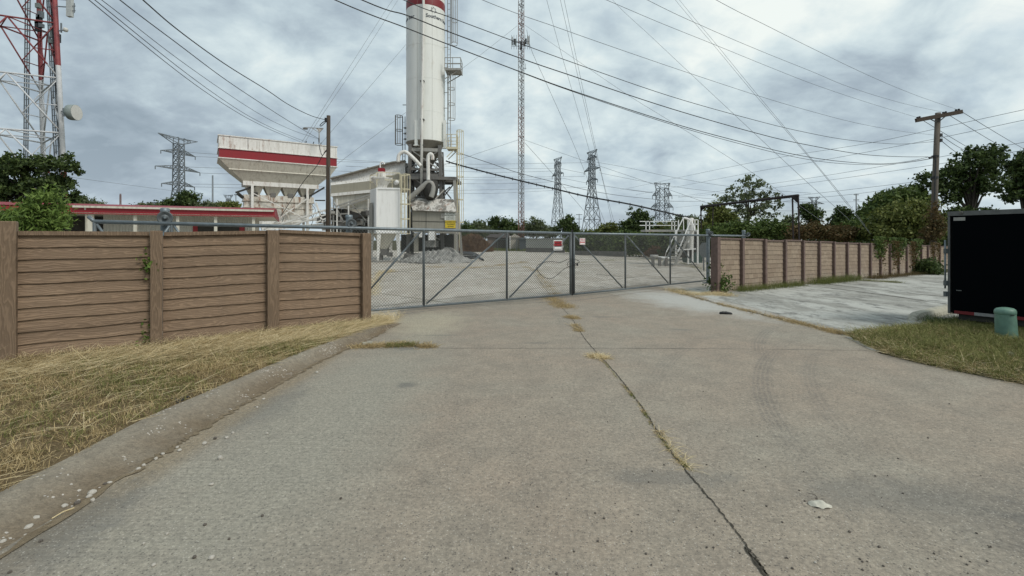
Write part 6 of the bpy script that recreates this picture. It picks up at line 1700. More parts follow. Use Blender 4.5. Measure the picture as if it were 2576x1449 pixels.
# ------------------------------------------------------------------ trees and shrubs
def tree(name, label, base, H, blobs, n_cl, per, spread, size, mat, trunk=.15, seed=1, cat='tree', group=None, elong=1.5, limbs=True, trunk_mat=None, low=0.0, droop=0.0):
    """blobs: (cx,cy,cz,rx,ry,rz) relative to the base"""
    r_ = np.random.default_rng(seed); rd_ = random.Random(seed)
    root = empty(name, base, label, cat, group); bv = Vector(base)
    cls = []
    vol = np.array([b[3]*b[4]*b[5] for b in blobs])**(2/3); vol = vol/vol.sum()
    for b, w_ in zip(blobs, vol):
        n = max(3, int(n_cl*w_))
        d = r_.normal(0, 1, (n, 3)); d /= np.linalg.norm(d, axis=1)[:, None]; rad = r_.uniform(.25, 1.0, n)**.55
        # irregular outline
        wob = 1+.22*np.sin(d[:, 0]*4+seed)*np.cos(d[:, 2]*5+seed*2)+r_.normal(0, .07, n)
        cls.append(np.array(b[:3])+d*(rad*wob)[:, None]*np.array(b[3:]))
    C = np.concatenate(cls); C[:, 2] = np.maximum(C[:, 2], low)
    n = len(C); K = np.repeat(C, per, 0); N = len(K)
    sp = spread*r_.uniform(.6, 1.3, n).repeat(per)
    Pp = K+r_.normal(0, 1, (N, 3))*sp[:, None]*np.array([1, 1, .75])
    Pp[:, 2] -= droop*np.abs(r_.normal(0, 1, N))*spread
    Pp[:, 2] = np.maximum(Pp[:, 2], .02)
    d = r_.normal(0, 1, (N, 3)); d[:, 2] -= droop; d /= np.linalg.norm(d, axis=1)[:, None]; e = np.cross(d, r_.normal(0, 1, (N, 3))); e /= np.linalg.norm(e, axis=1)[:, None]
    s_ = size*r_.uniform(.6, 1.4, N)[:, None]
    V = np.stack([Pp-d*s_*.5*elong, Pp+e*s_*.42, Pp+d*s_*.5*elong, Pp-e*s_*.42], 1).reshape(-1, 3)
    fast_quads('crown', V, 4, mat, root)
    if trunk > 0:
        mb = MB(); top = Vector((0, 0, H*.55)); mid = Vector((rd_.uniform(-.1,.1)*H*.3, 0, H*.28))
        mb.tube(smooth([bv+Vector((0,0,-.1)), bv+mid, bv+top], 4), [trunk*(1-.6*i/8) for i in range(9)], 8)
        if limbs:
            idx = r_.choice(n, min(n, 26), replace=False)
            for i in idx:
                c = Vector(C[i].tolist()); q = rd_.uniform(.35, 1); s0 = mid.lerp(top, q); m_ = s0.lerp(c, .5)+Vector((0,0,.06*H))
                mb.tube([bv+s0, bv+m_, bv+c], [trunk*.38, trunk*.22, trunk*.07], 5, cap=False)
        mb.build('trunk', trunk_mat or M['bark'], root)
    return root
def blob_px(base, x, y, Z, rx, ry, rz=None):
    """a crown blob at a picture spot; radii in picture px"""
    c = P(x, y, Z); k = Z/F; return (c.x-base[0], c.y-base[1], c.z-base[2], rx*k, (rz if rz else rx)*k, ry*k)
def ptree(name, label, xb, Z, blobs, n_cl, per, spx, lpx, mat, trunk_px=4, seed=1, **kw):
    k = Z/F; b = P(xb, 604, Z); base = (b.x, Z, gh(b.x, Z) if b.x > 6 else 0)
    bl = [blob_px(base, *q) for q in blobs]; H = max(q[2]+q[5] for q in bl)
    return tree(name, label, base, H, bl, n_cl, per, spx*k, lpx*k, mat, trunk_px*k/2, seed, **kw)
# left
ptree('tree', 'dark leafy tree standing behind the office roof at the left edge', 60, 36, [(40,415,36,42,28), (80,425,36,36,30), (160,412,36,34,26), (30,460,36,40,36), (100,475,36,46,32), (150,455,36,30,24), (165,505,36,34,32), (20,510,36,40,34), (-40,450,36,50,60), (100,520,36,50,26)], 330, 46, 6.5, 6.0, M['leafdk'], 10, 3)
ptree('shrub_tree', 'bright green feathery tree in front of the left end of the office', 105, 17.5, [(118,515,17.5,42,28), (85,545,17.5,56,26), (145,548,17.5,22,18), (20,560,17.5,60,20), (125,490,17.5,22,16), (-60,560,17.5,60,26), (85,585,17.5,60,24)], 210, 44, 10, 4.6, M['leafbr'], 6, 5, elong=2.8, droop=.6)
ptree('tree', 'small grey green tree peeping over the office roof next to the dark tree', 215, 45, [(215,512,45,36,14), (240,518,45,22,8), (195,500,45,16,10)], 90, 34, 6, 4, M['leafgy'], 3, 7)
ptree('tree', 'sparse shrub top above the middle of the office roof', 372, 50, [(370,520,50,26,9), (352,518,50,12,6)], 30, 22, 4, 3.5, M['leafgy'], 2, 8)
ptree('tree', 'dark bushy tree at the foot of the nearest big pylon', 450, 60, [(432,518,60,22,14), (470,506,60,26,22), (410,520,60,16,10), (462,496,60,12,12)], 120, 42, 5, 4, M['leafdk'], 4, 9)
ptree('tree', 'ragged small tree between the nearest pylon and the monopole', 508, 60, [(500,516,60,16,9), (522,513,60,10,9), (540,520,60,18,7)], 50, 26, 4, 3.6, M['leafgy'], 2, 10)
ptree('tree', 'yellowish green rounded shrub left of the rusty weigh hopper', 575, 62, [(572,520,62,28,13), (592,522,62,12,10), (556,524,62,14,8)], 90, 42, 4, 3.4, M['leafyl'], 3, 11)
# far row behind the gates (left part)
row = [
 (1168, 72, [(1168,582,72,26,24), (1150,590,72,18,18)], 'leafdk', 'dark bush immediately right of the mixer housing'),
 (1205, 84, [(1203,576,84,24,24), (1222,586,84,18,18)], 'leafgy', 'grey green far tree above the brush heap'),
 (1262, 88, [(1258,572,88,24,28), (1240,566,88,14,20), (1272,584,88,20,18)], 'leafdk', 'dark far tree left of the slim mast foot'),
 (1290, 92, [(1290,574,92,18,22), (1300,584,92,20,16)], 'leaf', 'green far tree directly behind the slim mast foot'),
 (1342, 90, [(1340,572,90,26,24), (1362,580,90,20,18)], 'leafgy', 'rounded grey green far tree right of the slim mast'),
 (1383, 95, [(1384,584,95,22,12)], 'leafgy', 'low far tree before the shorter centre pylon'),
 (1424, 86, [(1422,572,86,26,24), (1440,586,86,24,14), (1428,556,86,10,14)], 'leafdk', 'dark pointed far tree between the two centre pylons'),
 (1478, 80, [(1476,590,80,26,10), (1500,588,80,22,10)], 'leafyl', 'low yellow green hedge below the taller centre pylon'),
 (1525, 76, [(1522,580,76,14,18), (1540,576,76,10,22), (1552,584,76,14,14), (1512,588,76,16,12)], 'leafyl', 'spiky yellow green saplings right of the taller centre pylon'),
 (1602, 70, [(1605,560,70,28,30), (1590,580,70,26,26), (1625,572,70,20,30), (1572,575,70,12,20), (1616,540,70,12,18)], 'leafdk', 'tall dark bushy tree left of the wide pylon'),
 (1660, 66, [(1665,580,66,30,18), (1690,574,66,20,16)], 'leafyl', 'yellow green bush behind the loading platform rail'),
 (1720, 60, [(1720,560,60,20,20), (1742,570,60,22,26)], 'leafgy', 'thin grey green saplings behind the stair tower'),
]
for i, (xb, Z, bl, mt, lab) in enumerate(row):
    area = sum(b[3]*b[4] for b in bl)
    ptree('tree', lab, xb, Z, bl, int(30+area*.075), 40, 4.2, 3.4, M[mt], 3, 20+i, group='trees along the far edge of the yard')
# shrub mass behind the right leaf
ptree('shrub', 'dense dark shrubs filling the space behind the right gate leaf, left part', 1480, 55, [(1462,612,55,34,18), (1500,614,55,34,18), (1440,616,55,20,14), (1530,612,55,30,20)], 170, 50, 6, 4.4, M['leafdk'], 0, 41, cat='shrub')
ptree('shrub', 'dense shrubs behind the right gate leaf, middle part', 1580, 50, [(1570,612,50,34,24), (1610,612,50,36,26), (1650,612,50,32,26)], 190, 50, 6, 4.6, M['leaf'], 0, 42, cat='shrub')
ptree('shrub', 'dark shrubs behind the stair tower', 1700, 44, [(1690,612,44,34,30), (1730,612,44,34,34), (1765,610,44,26,36)], 190, 50, 7, 5, M['leafdk'], 0, 43, cat='shrub')
brush_heap('brush_heap', 'small straw coloured brush clump among the shrubs behind the right gate leaf', (P(1640,604,48).x-.0, 46.5, 0), 1.3, 1.0, .9, 1500, .28, M['brush'], seed=9)
mb_pts = np.random.default_rng(77)
n = 26000; X_ = mb_pts.uniform(1560, 2900, n); Zs_ = mb_pts.uniform(66, 80, n); top_ = 574+8*np.sin(X_*.021)+5*np.sin(X_*.063+1)+3*np.sin(X_*.17)
Y_ = top_+(640-top_)*mb_pts.random(n)**1.2+mb_pts.normal(0, 1.5, n)
C_ = np.stack([(X_-HX)/F*Zs_, Zs_, EYE+(HY-Y_)/F*Zs_], 1); d_ = mb_pts.normal(0, 1, (n, 3)); d_ /= np.linalg.norm(d_, axis=1)[:, None]; e_ = np.cross(d_, mb_pts.normal(0, 1, (n, 3))); e_ /= np.linalg.norm(e_, axis=1)[:, None]
tag(fast_quads('woodland', np.stack([C_-d_*.22, C_+e_*.15, C_+d_*.22, C_-e_*.15], 1).reshape(-1, 3), 4, M['leafdk']), 'low dark belt of far scrub behind all the trees at the right', 'scrub', kind='stuff')
# tall sparse tree and its neighbours
ptree('tree', 'tall airy tree with see-through crown behind the pipe gantry', 1886, 62, [(1890,455,62,26,22), (1868,478,62,34,22), (1912,478,62,30,26), (1850,505,62,36,22), (1895,510,62,46,30), (1945,505,62,28,24), (1822,495,62,20,16), (1930,535,62,34,22), (1870,540,62,40,22)], 260, 13, 3.6, 4.2, M['leafgy'], 9, 51)
ptree('tree', 'yellow green bushy tree at the left leg of the pipe gantry', 1808, 52, [(1808,545,52,30,30), (1790,570,52,28,26), (1830,565,52,30,28), (1800,522,52,18,16)], 170, 46, 6, 4.2, M['leafyl'], 5, 52)
ptree('shrub', 'green shrubs showing just above the left part of the block fence', 1870, 40, [(1850,582,40,36,24), (1895,580,40,36,24), (1935,578,40,34,26), (1810,586,40,26,18), (1972,584,40,30,22)], 230, 48, 7, 4.6, M['leaf'], 0, 53, cat='shrub')
ptree('tree', 'spindly sapling left of the tall gantry post', 1985, 46, [(1990,560,46,18,20), (1975,572,46,16,14)], 50, 24, 5, 4.4, M['leafgy'], 3, 54)
ptree('tree', 'dark narrow tree at the far right pylon', 2040, 70, [(2030,535,70,14,26), (2050,548,70,16,22), (2024,520,70,8,14)], 80, 34, 4.5, 4, M['leafdk'], 4, 55)
ptree('tree', 'dark rounded tree right of the far right pylon', 2118, 66, [(2118,545,66,22,22), (2100,560,66,20,14), (2132,562,66,22,16)], 100, 40, 4.5, 4, M['leafdk'], 4, 56)
ptree('shrub', 'rust coloured shrubs above the middle of the block fence', 2050, 38, [(2040,582,38,36,16), (2085,584,38,34,16), (2005,588,38,22,14), (2120,588,38,26,16)], 170, 46, 7, 4.4, M['leafrd'], 0, 57, cat='shrub')
ptree('shrub', 'green shrubs hanging over the block fence before the far T pole', 2150, 39, [(2140,582,39,30,20), (2175,576,39,34,26), (2110,592,39,24,12)], 150, 46, 7, 4.6, M['leaf'], 0, 58, cat='shrub')
ptree('tree', 'windswept willow like tree left of the crossarm pole', 2235, 42, [(2232,512,42,36,26), (2200,542,42,34,30), (2268,492,42,30,18), (2280,535,42,44,34), (2300,508,42,32,22)], 300, 42, 8, 5.0, M['leaf'], 9, 59, elong=2.6, droop=.5)
ptree('tree', 'yellow green leafy tree directly in front of the crossarm pole foot', 2270, 36.5, [(2260,560,36.5,56,44), (2300,548,36.5,44,44), (2230,580,36.5,44,26), (2320,580,36.5,40,36)], 360, 46, 9, 5.2, M['leafyl'], 6, 60)
ptree('vine', 'rusty red creeper climbing the foot of the crossarm pole', 2350, 32.4, [(2350,560,32.4,16,36), (2345,585,32.4,24,24), (2362,575,32.4,14,24), (2352,525,32.4,8,20)], 80, 26, 6, 4.0, M['leafrd'], 0, 61, cat='vine')
ptree('tree', 'large dark spreading tree above the black trailer', 2440, 42, [(2455,405,42,44,34), (2415,425,42,38,28), (2490,395,42,36,28), (2430,465,42,46,30), (2485,450,42,44,34), (2375,455,42,28,22), (2340,475,42,30,22), (2395,495,42,28,16), (2330,450,42,18,16)], 270, 34, 5.5, 5.6, M['leafdk'], 18, 62)
ptree('tree', 'dark tree cut off by the right edge of the frame', 2575, 44, [(2560,425,44,26,28), (2595,450,44,44,44), (2560,480,44,34,26), (2610,420,44,50,50)], 210, 38, 6, 6.0, M['leafdk'], 12, 63)
ptree('shrub', 'low green shrubs behind the block fence beside the trailer', 2330, 41, [(2340,590,41,40,30), (2380,580,41,34,36), (2400,560,41,34,40), (2450,560,41,60,40)], 220, 44, 8, 5, M['leafdk'], 0, 64, cat='shrub')
# creeper over the fence and bush at its foot
def fence_creeper(name, label, k0, k1, n, mat, seed, zlo, zhi, size=.075, off=.1):
    r_ = np.random.default_rng(seed); kk = r_.uniform(k0, k1, n); hang = r_.random(n)**1.0
    cen = r_.uniform(k0, k1, 9); kk = cen[r_.integers(0, 9, n)]+r_.normal(0, .22, n); kk = np.clip(kk, k0-.3, k1+.3)
    x = 1798+69.4*kk/(1+.0676*kk); Z = 14.4*(1+.0676*kk); X = (x-HX)/F*Z
    top = EYE+.10-.0254*kk; z = top-(zlo+(zhi-zlo)*hang**1.6*r_.uniform(.2, 1, n))
    Pp = np.stack([X+.615*off*r_.uniform(.4, 2, n), Z-.788*off*r_.uniform(.4, 2, n), z], 1)
    d = r_.normal(0, 1, (n, 3)); d /= np.linalg.norm(d, axis=1)[:, None]; e = np.cross(d, r_.normal(0, 1, (n, 3))); e /= np.linalg.norm(e, axis=1)[:, None]
    s_ = size*r_.uniform(.6, 1.5, n)[:, None]; V = np.stack([Pp-d*s_, Pp+e*s_*.6, Pp+d*s_, Pp-e*s_*.6], 1).reshape(-1, 3)
    c = Pp.mean(0); o = fast_quads(name, V, 4, mat, None, (c[0], c[1], 0)); o.location = (c[0], c[1], 0); return tag(o, label, 'vine')
fence_creeper('vine', 'green creeper spilling over the far part of the block fence', 9.6, 15.5, 2300, M['leaf'], 3, -.3, .9, .06)
fence_creeper('vine', 'brownish dying creeper hanging down the far part of the block fence', 10.0, 17.5, 2300, M['leafrd'], 4, -.15, 1.7, .05)
bz = rwP(14.2); bz += rn*.5
tree('shrub', 'dark round bush at the foot of the block fence far along the lot', (bz.x, bz.y, gh(bz.x, bz.y)), 1.1, [(0,0,.45,.7,.5,.5), (.7,.5,.35,.6,.5,.4)], 70, 40, .14, .10, M['leafdk'], 0, 71, cat='shrub')
tree('weed', 'scrubby green weed at the foot of the thick roller post by the gate end', (6.35, 14.75-.2, 0), 1.0, [(0,0,.25,.35,.25,.25), (-.12,.1,.65,.14,.14,.4)], 40, 26, .09, .055, M['leaf'], .012, 72, cat='weed')
# little ivy sprigs on the wood grain fence
for (x, y, n, lab, sd) in ((372, 663, 55, 'small green ivy sprig on the second post of the wood grain fence, half way up', 1), (366, 852, 40, 'small green ivy sprig low beside the second post of the wood grain fence', 2)):
    p = wallP(x-2); p.z = zy(y, p.y); p += wn*.07
    r_ = np.random.default_rng(sd); rx, rz_ = (.075, .11) if sd == 1 else (.045, .15)
    C = np.array([p.x, p.y, p.z])+np.stack([wd.x*r_.normal(0, rx, n), wd.y*r_.normal(0, rx, n), r_.normal(0, rz_*.8, n)], 1)+np.array([wn.x, wn.y, 0])*r_.uniform(0, .05, n)[:, None]
    d = r_.normal(0, 1, (n, 3)); d /= np.linalg.norm(d, axis=1)[:, None]; e = np.cross(d, r_.normal(0, 1, (n, 3))); e /= np.linalg.norm(e, axis=1)[:, None]; s_ = .028
    o = fast_quads('ivy', np.stack([C-d*s_, C+e*s_*.8, C+d*s_, C-e*s_*.8], 1).reshape(-1, 3), 4, M['leafbr'], None, tuple(p)); o.location = p; tag(o, lab, 'ivy')

# ------------------------------------------------------------------ trailer
trd = Vector((.508, -.861, 0)).normalized(); trn = Vector((trd.y, -trd.x, 0))  # trn: towards the camera side (left/front)
if trn.dot(Vector((-8, -8.7, 0))) < 0: trn = -trn
T0 = P(2390, 604, 8.7); T0.z = 0; TL_, TW = 4.3, 1.95
zt_, zb_ = EYE+69*8.7/F, EYE-184*8.7/F
tr = empty('cargo_trailer', T0, 'black enclosed cargo trailer with silver trim and red and white reflective tape', 'trailer')
bk = -trn
MB().prism([T0+trd*.03+z_(zb_), T0+trd*TL_+z_(zb_), T0+trd*TL_+z_(zt_-.05), T0+trd*.03+z_(zt_-.05)], bk*TW).build('body', M['trailer'], tr)
mb = MB(); mb.prism([T0-trd*.03+trn*.02+z_(zt_-.06), T0+trd*TL_+trn*.02+z_(zt_-.06), T0+trd*TL_+trn*.02+z_(zt_+.02), T0-trd*.03+trn*.02+z_(zt_+.02)], bk*(TW+.04)); mb.build('roof_trim', M['alu'], tr)
mb = MB(); mb.prism([T0-trd*.03+trn*.012+z_(zb_), T0+trd*.0+trn*.012+z_(zb_), T0+trd*.0+trn*.012+z_(zt_-.06), T0-trd*.03+trn*.012+z_(zt_-.06)], bk*(TW+.02)); mb.build('rear_frame', M['alu'], tr)
MB().tube([T0-trd*.06+trn*.03+z_(zb_+.45), T0-trd*.06+trn*.03+z_(zt_-.5)], .014, 8).build('latch_bar', M['galv'], tr, True)
mb = MB()
for z in (zb_+.55, zt_-.7, zb_+.35): mb.box(T0-trd*.05+trn*.03+z_(z), (.05,.05,.09))
mb.build('hinge', M['galvd'], tr)
k = 0; s = .06
while s < TL_-.3:
    mb = MB(); a, b = T0+trd*s+trn*.004, T0+trd*(s+.27)+trn*.004
    mb.prism([a+z_(zb_+.005), b+z_(zb_+.005), b+z_(zb_+.06), a+z_(zb_+.06)], trn*.004); mb.build('reflective_tape', M['tapered'] if k % 2 == 0 else M['tapewh'], tr); s += .27; k += 1
    if k in (2,): s += .2
a = T0+trd*.05+trn*.004; MB().prism([a+z_(zt_-.15), a+trd*.16+z_(zt_-.15), a+trd*.16+z_(zt_-.09), a+z_(zt_-.09)], trn*.003).build('label_plate', M['steell'], tr)
a = T0+trd*.09+trn*.004; MB().prism([a+z_(zb_+.42), a+trd*.07+z_(zb_+.42), a+trd*.07+z_(zb_+.435), a+z_(zb_+.435)], trn*.012).build('marker', M['alu'], tr)
MB().lathe(T0+trd*.16+trn*.03+z_(zt_-.01), [(0,.012),(.025,.010),(.03,0)], 12, M=trn.to_track_quat('Z','Y').to_matrix().to_4x4()).build('clearance_light', M['conc'], tr)
mb = MB(); mb.bar(T0+trd*.1-trn*.1+z_(zb_-.05), T0+trd*TL_-trn*.1+z_(zb_-.05), .08, .1); mb.bar(T0+trd*.1-trn*(TW-.1)+z_(zb_-.05), T0+trd*TL_-trn*(TW-.1)+z_(zb_-.05), .08, .1); mb.build('chassis', M['dark'], tr)
for s_ in (0, 1):
    c = T0+trd*2.3+z_(.27)+(trn*.03 if s_ == 0 else bk*(TW+.03)); Rw = (trn if s_ == 0 else bk).to_track_quat('Z', 'Y').to_matrix().to_4x4()
    wv_ = MB().lathe(c, [(.17,-.1), (.27,-.1), (.3,-.07), (.3,.07), (.27,.1), (.17,.1)], 28, M=Rw).build('wheel', M['black'], tr, True)
    MB().lathe(c, [(0,.06), (.05,.08), (.1,.05), (.16,.06), (.175,.1)], 20, M=Rw).build('rim', M['alu'], wv_, True)
mb = MB(); f0 = T0+trd*TL_; mb.bar(f0+bk*.3+z_(zb_), f0+trd*1.1+bk*TW/2+z_(zb_), .07); mb.bar(f0+bk*(TW-.3)+z_(zb_), f0+trd*1.1+bk*TW/2+z_(zb_), .07); mb.tube([f0+trd*1.0+bk*TW/2+z_(zb_), f0+trd*1.0+bk*TW/2+z_(0)], .03, 8); mb.build('drawbar', M['dark'], tr)

# green pedestal
q = G(2533, 853, .06); pr = 28.5/F*q.y*.70; ph = EYE-(786-HY)/F*q.y-.0
pd_ = empty('utility_pedestal', (q.x, q.y, .0), 'short green domed plastic utility pedestal in the grass island', 'pedestal')
Mt = Matrix.Rotation(math.radians(-3.2), 4, 'Y')
MB().lathe((q.x, q.y, 0), [(pr*1.07,-.05), (pr*1.06,.02), (pr*1.03,ph*.5), (pr*.99,ph-.02)], 40, M=Mt).build('body', M['green'], pd_, True)
cpz = MB().lathe((q.x, q.y, 0), [(pr*1.0,ph-.02), (pr*1.03,ph-.015), (pr*1.04,ph+.015), (pr*.98,ph+.045), (pr*.8,ph+.065), (pr*.4,ph+.078), (0,ph+.08)], 40, M=Mt).build('cap', M['green'], pd_, True)
MB().box((q.x-.045, q.y-pr*1.02, ph-.025), (.05,.012,.008)).build('latch_slot', M['black'], pd_)

# pale rounded kerb of the island, by the trailer
mb = MB(); k0, k1 = G(2328, 798), G(2420, 776); kd = (k1-k0).normalized(); kn = Vector((-kd.y, kd.x, 0)); prof = [(0,0), (.01,.07), (.05,.125), (.11,.135), (.19,.13), (.235,.09), (.25,0)]
rows = []
for s, sc2 in ((-.62, .03), (-.50, .30), (-.32, .75), (-.12, .97), (0, 1), (.6, 1.0), (1.4, 1.05), (2.6, 1.05)):
    rows.append([k0+kd*s+kn*(u*(.25+.75*min(1, sc2)))+z_(v*sc2*1.15-.01+gh(8.5, 9)) for u, v in prof])
for i in range(len(rows)-1):
    for j in range(len(prof)-1): mb.add([rows[i][j], rows[i+1][j], rows[i+1][j+1], rows[i][j+1]], [(0,1,2,3)])
tag(mb.build('kerb', M['kerbpale']), kind='structure')

# grass island surface (slightly mounded)
isl = [G(2128, 843), G(2170, 866), G(2220, 890), G(2300, 912), G(2400, 934), G(2490, 952), G(2576, 969), G(2700, 1000), Vector((6.1, 3.4, 0)), Vector((6.2, 0, 0)), Vector((6.2, -6, 0)), Vector((14, -6, 0)), Vector((14, 5, 0)), Vector((12, 7.2, 0)), Vector((9.6, 8.5, 0)), G(2420, 806), G(2330, 818), G(2260, 830), G(2180, 838)]
ic = Vector((8.2, 5.6, 0))
mb = MB(); rings = [0, .06, .15, .3, .5, .75]; vi = []
for rr3 in rings:
    rowi = []
    for p in isl:
        q = p.lerp(ic, rr3); z = .0085+ (.09*min(1, rr3/.3))+(R.uniform(-.012, .02) if rr3 else -.002)+gh(q.x, q.y)*.6
        rowi.append(len(mb.v)); mb.v.append(Vector((q.x, q.y, z)))
    vi.append(rowi)
n_ = len(isl)
for a, b in zip(vi, vi[1:]):
    for i in range(n_): mb.f.append((a[i], a[(i+1) % n_], b[(i+1) % n_], b[i]))
mb.f.append(tuple(vi[-1])); tag(mb.build('grass_island', M['turf2'], smooth=True), kind='structure')
def in_poly(x, y, poly):
    c = False; j = len(poly)-1
    for i in range(len(poly)):
        if (poly[i].y > y) != (poly[j].y > y) and x < (poly[j].x-poly[i].x)*(y-poly[i].y)/(poly[j].y-poly[i].y)+poly[i].x: c = not c
        j = i
    return c
def isl_pts(N, edge=None):
    out = []
    while len(out) < N:
        x, y = R.uniform(5, 9.8), R.uniform(3.6, 9.2)
        if x/y > 1.16 or not in_poly(x, y, isl): continue
        dmin = min((Vector((x, y, 0))-a.lerp(b, t_)).length for a, b in zip(isl, isl[1:]+isl[:1]) for t_ in (0, .33, .66))
        if edge is not None and dmin > edge: continue
        if (Vector((x, y, 0))-Vector((pd_.location.x, pd_.location.y, 0))).length < .17: continue
        out.append(Vector((x, y, .005+.085*min(1, dmin/.55)+gh(x, y)*.6)))
    return out
tag(ribbons('grass', clump(isl_pts(1300), 12, .03), .17, .006, .5, M['grass'], 1.0), 'taller green tufts of the grass island', 'grass', kind='stuff')
tag(ribbons('grass', isl_pts(8000), .11, .006, .55, M['grass'], .9), 'unmown green grass of the island around the pedestal', 'grass', kind='stuff')
tag(ribbons('grass', isl_pts(9000), .13, .005, .65, M['drygrass'], .9), 'dry blades mixed through the island grass', 'grass', kind='stuff')
tag(ribbons('straw', isl_pts(3600, .34), .20, .005, .9, M['straw'], .4), 'straw fringe along the edge of the grass island', 'straw', kind='stuff')
# darker rough weeds at the trailer foot
pts = []
for i in range(1400):
    p = G(R.uniform(2330, 2480), R.uniform(806, 820), .05); pts.append(p+Vector((R.gauss(0,.05), R.gauss(0,.06), 0)))
tag(ribbons('grass', pts, .15, .006, .35, M['leafdk'], .6), 'dark tall weeds beneath the trailer edge', 'grass', kind='stuff')

# ------------------------------------------------------------------ joints in the paving, with weeds
def strip(name, pts, w, mat, z=.010, jit=.012, k=10, stuff=None):
    W = smooth([Vector((p[0], p[1], 0)) for p in pts], k); mb = MB(); prev = None
    for i, p in enumerate(W):
        d = (W[min(i+1, len(W)-1)]-W[max(i-1, 0)]).normalized(); n_ = Vector((-d.y, d.x, 0)); o_ = R.uniform(-jit, jit)
        wa = w*(.5+R.random())*.5; cur = (p+n_*(wa+o_)+z_(z+gh(p.x, p.y)), p+n_*(-wa+o_)+z_(z+gh(p.x, p.y)))
        if prev: mb.add([prev[0], cur[0], cur[1], prev[1]], [(0,1,2,3)])
        prev = cur
    return tag(mb.build(name, mat), kind='structure')
cj = [G(1960, 1500), G(1930, 1449), G(1820, 1300), G(1690, 1140), G(1610, 1020), G(1540, 930), G(1475, 858), G(1440, 805), G(1405, 765), G(1378, 735), G(1352, 700), G(1330, 672)]
cj2 = [(p.x, p.y) for p in cj]; cj2 = [(cj2[0][0], -2)]+cj2
strip('gutter_silt', [(-2.60, -2), (-2.60, 2.8), (-2.61, 4.0), (-2.58, 5.2), (-2.50, 6.3), (-2.37, 7.2), (-2.19, 8.3)], .045, M['silt'], z=.011, jit=.035, k=30)
strip('paving_joint', cj2, .009, M['joint'], k=40, jit=.006)
strip('paving_joint', [(G(880,876).x, G(880,876).y), (0, G(1288,877).y), (G(1760,878).x, G(1760,878).y), (G(2215,883).x, G(2215,883).y)], .012, M['jointg'], z=.009, jit=.004, k=20)
strip('paving_joint', [tuple(G(x, y)[:2]) for x, y in ((1000,793), (1120,778), (1280,765), (1440,757), (1560,742), (1690,727))], .05, M['jointg'], z=.009, jit=.01, k=20)
strip('paving_joint', [tuple(G(x, y)[:2]) for x, y in ((1690,731), (1800,763), (1950,800), (2060,826), (2135,845))], .05, M['joint'], z=.010, jit=.02, k=20)
strip('paving_joint', [tuple(G(x, y)[:2]) for x, y in ((932,690), (1060,680), (1200,676), (1330,673))], .10, M['joint'], z=.006, jit=.04, k=16)
for pts_ in ([(1990,701), (2130,716), (2260,728), (2400,742)], [(2060,719), (2200,735), (2390,762)]):
    strip('paving_joint', [tuple(G(x, y, gh(9, 15))[:2]) for x, y in pts_], .07, M['joint'], z=.012, jit=.03, k=14)
for pts_ in ([(1200,648), (1330,655), (1480,665), (1700,672)], [(1450,655), (1600,648), (1720,655)], [(1500,690), (1620,700), (1740,695)], [(1230,632), (1400,640), (1620,650)]):
    strip('paving_joint', [tuple(G(x, y)[:2]) for x, y in pts_], .09, M['joint'], z=.005, jit=.05, k=14)
def tufts(label, pts2d, n, spread, length, lean, mat, dens=None, width=.006, name='grass', seed=1, clump=1.0):
    W = smooth([Vector((p[0], p[1], 0)) for p in pts2d], 12); rg = random.Random(seed); out = []
    ph = rg.uniform(0, 9)
    while len(out) < n:
        i = rg.random()*(len(W)-1); a = int(i); p = W[a].lerp(W[min(a+1, len(W)-1)], i-a)
        g = .5+.5*math.sin(i*.9+ph)*math.cos(i*.37+ph*2)
        if rg.random() > g**clump: continue
        p = p+Vector((rg.gauss(0, spread), rg.gauss(0, spread), 0)); p.z = .006+gh(p.x, p.y); out.append(p)
    return tag(ribbons(name, out, length, width, lean, mat, .6), label, 'grass' if name == 'grass' else name, kind='stuff')
tufts('small dead weeds rooted in the near part of the long joint', [tuple(G(x,y)[:2]) for x,y in ((1735,1185),(1690,1140),(1640,1070),(1600,1010),(1555,955),(1500,890))], 420, .012, .035, .85, M['drygrass'], seed=2, clump=2.5, width=.004)
tufts('green brown moss and weeds in the near part of the long joint', [tuple(G(x,y)[:2]) for x,y in ((1735,1185),(1690,1140),(1640,1070),(1600,1010),(1555,955),(1500,890))], 620, .010, .022, .6, M['grass'], seed=6, clump=2.5, width=.004)
# straw caught in the joint
q = [G(1660, 1085), G(1700, 1140), G(1735, 1185)]
tufts('straw caught along the long joint in the foreground', [(p.x, p.y) for p in q], 110, .009, .13, 1.0, M['straw'], seed=3, clump=.3, width=.004, name='straw')
q = [G(1395, 752), G(1412, 775), G(1440, 800)]
tufts('tan dead grass clump on the joint just outside the gate', [(p.x, p.y) for p in [G(1385, 750), G(1405, 765), G(1425, 775)]], 1300, .13, .13, .8, M['drygrass'], seed=4, clump=.4)
tufts('second tan tuft on the joint outside the gate', [(p.x, p.y) for p in [G(1432, 798), G(1450, 803)]], 420, .06, .10, .8, M['drygrass'], seed=5, clump=.2)
tufts('third tan tuft on the joint nearer the camera', [(p.x, p.y) for p in [G(1446, 818), G(1458, 835)]], 350, .05, .08, .8, M['drygrass'], seed=7, clump=.2)
tufts('fourth dead tuft where the joints cross', [(p.x, p.y) for p in [G(1490, 897), G(1520, 903)]], 420, .05, .10, .85, M['straw'], seed=8, clump=.2)
tufts('dead grass in the joint inside the gate', [(p.x, p.y) for p in [G(1398, 742), G(1378, 720), G(1358, 695), G(1345, 680), G(1320, 672)]], 1300, .12, .12, .7, M['drygrass'], seed=9, clump=1)
tufts('dry weeds on the cross joint inside the gate', [(p.x, p.y) for p in [G(1080, 672), G(1180, 675), G(1260, 668), G(1320, 660)]], 1700, .2, .14, .5, M['drygrass'], seed=10, clump=1)
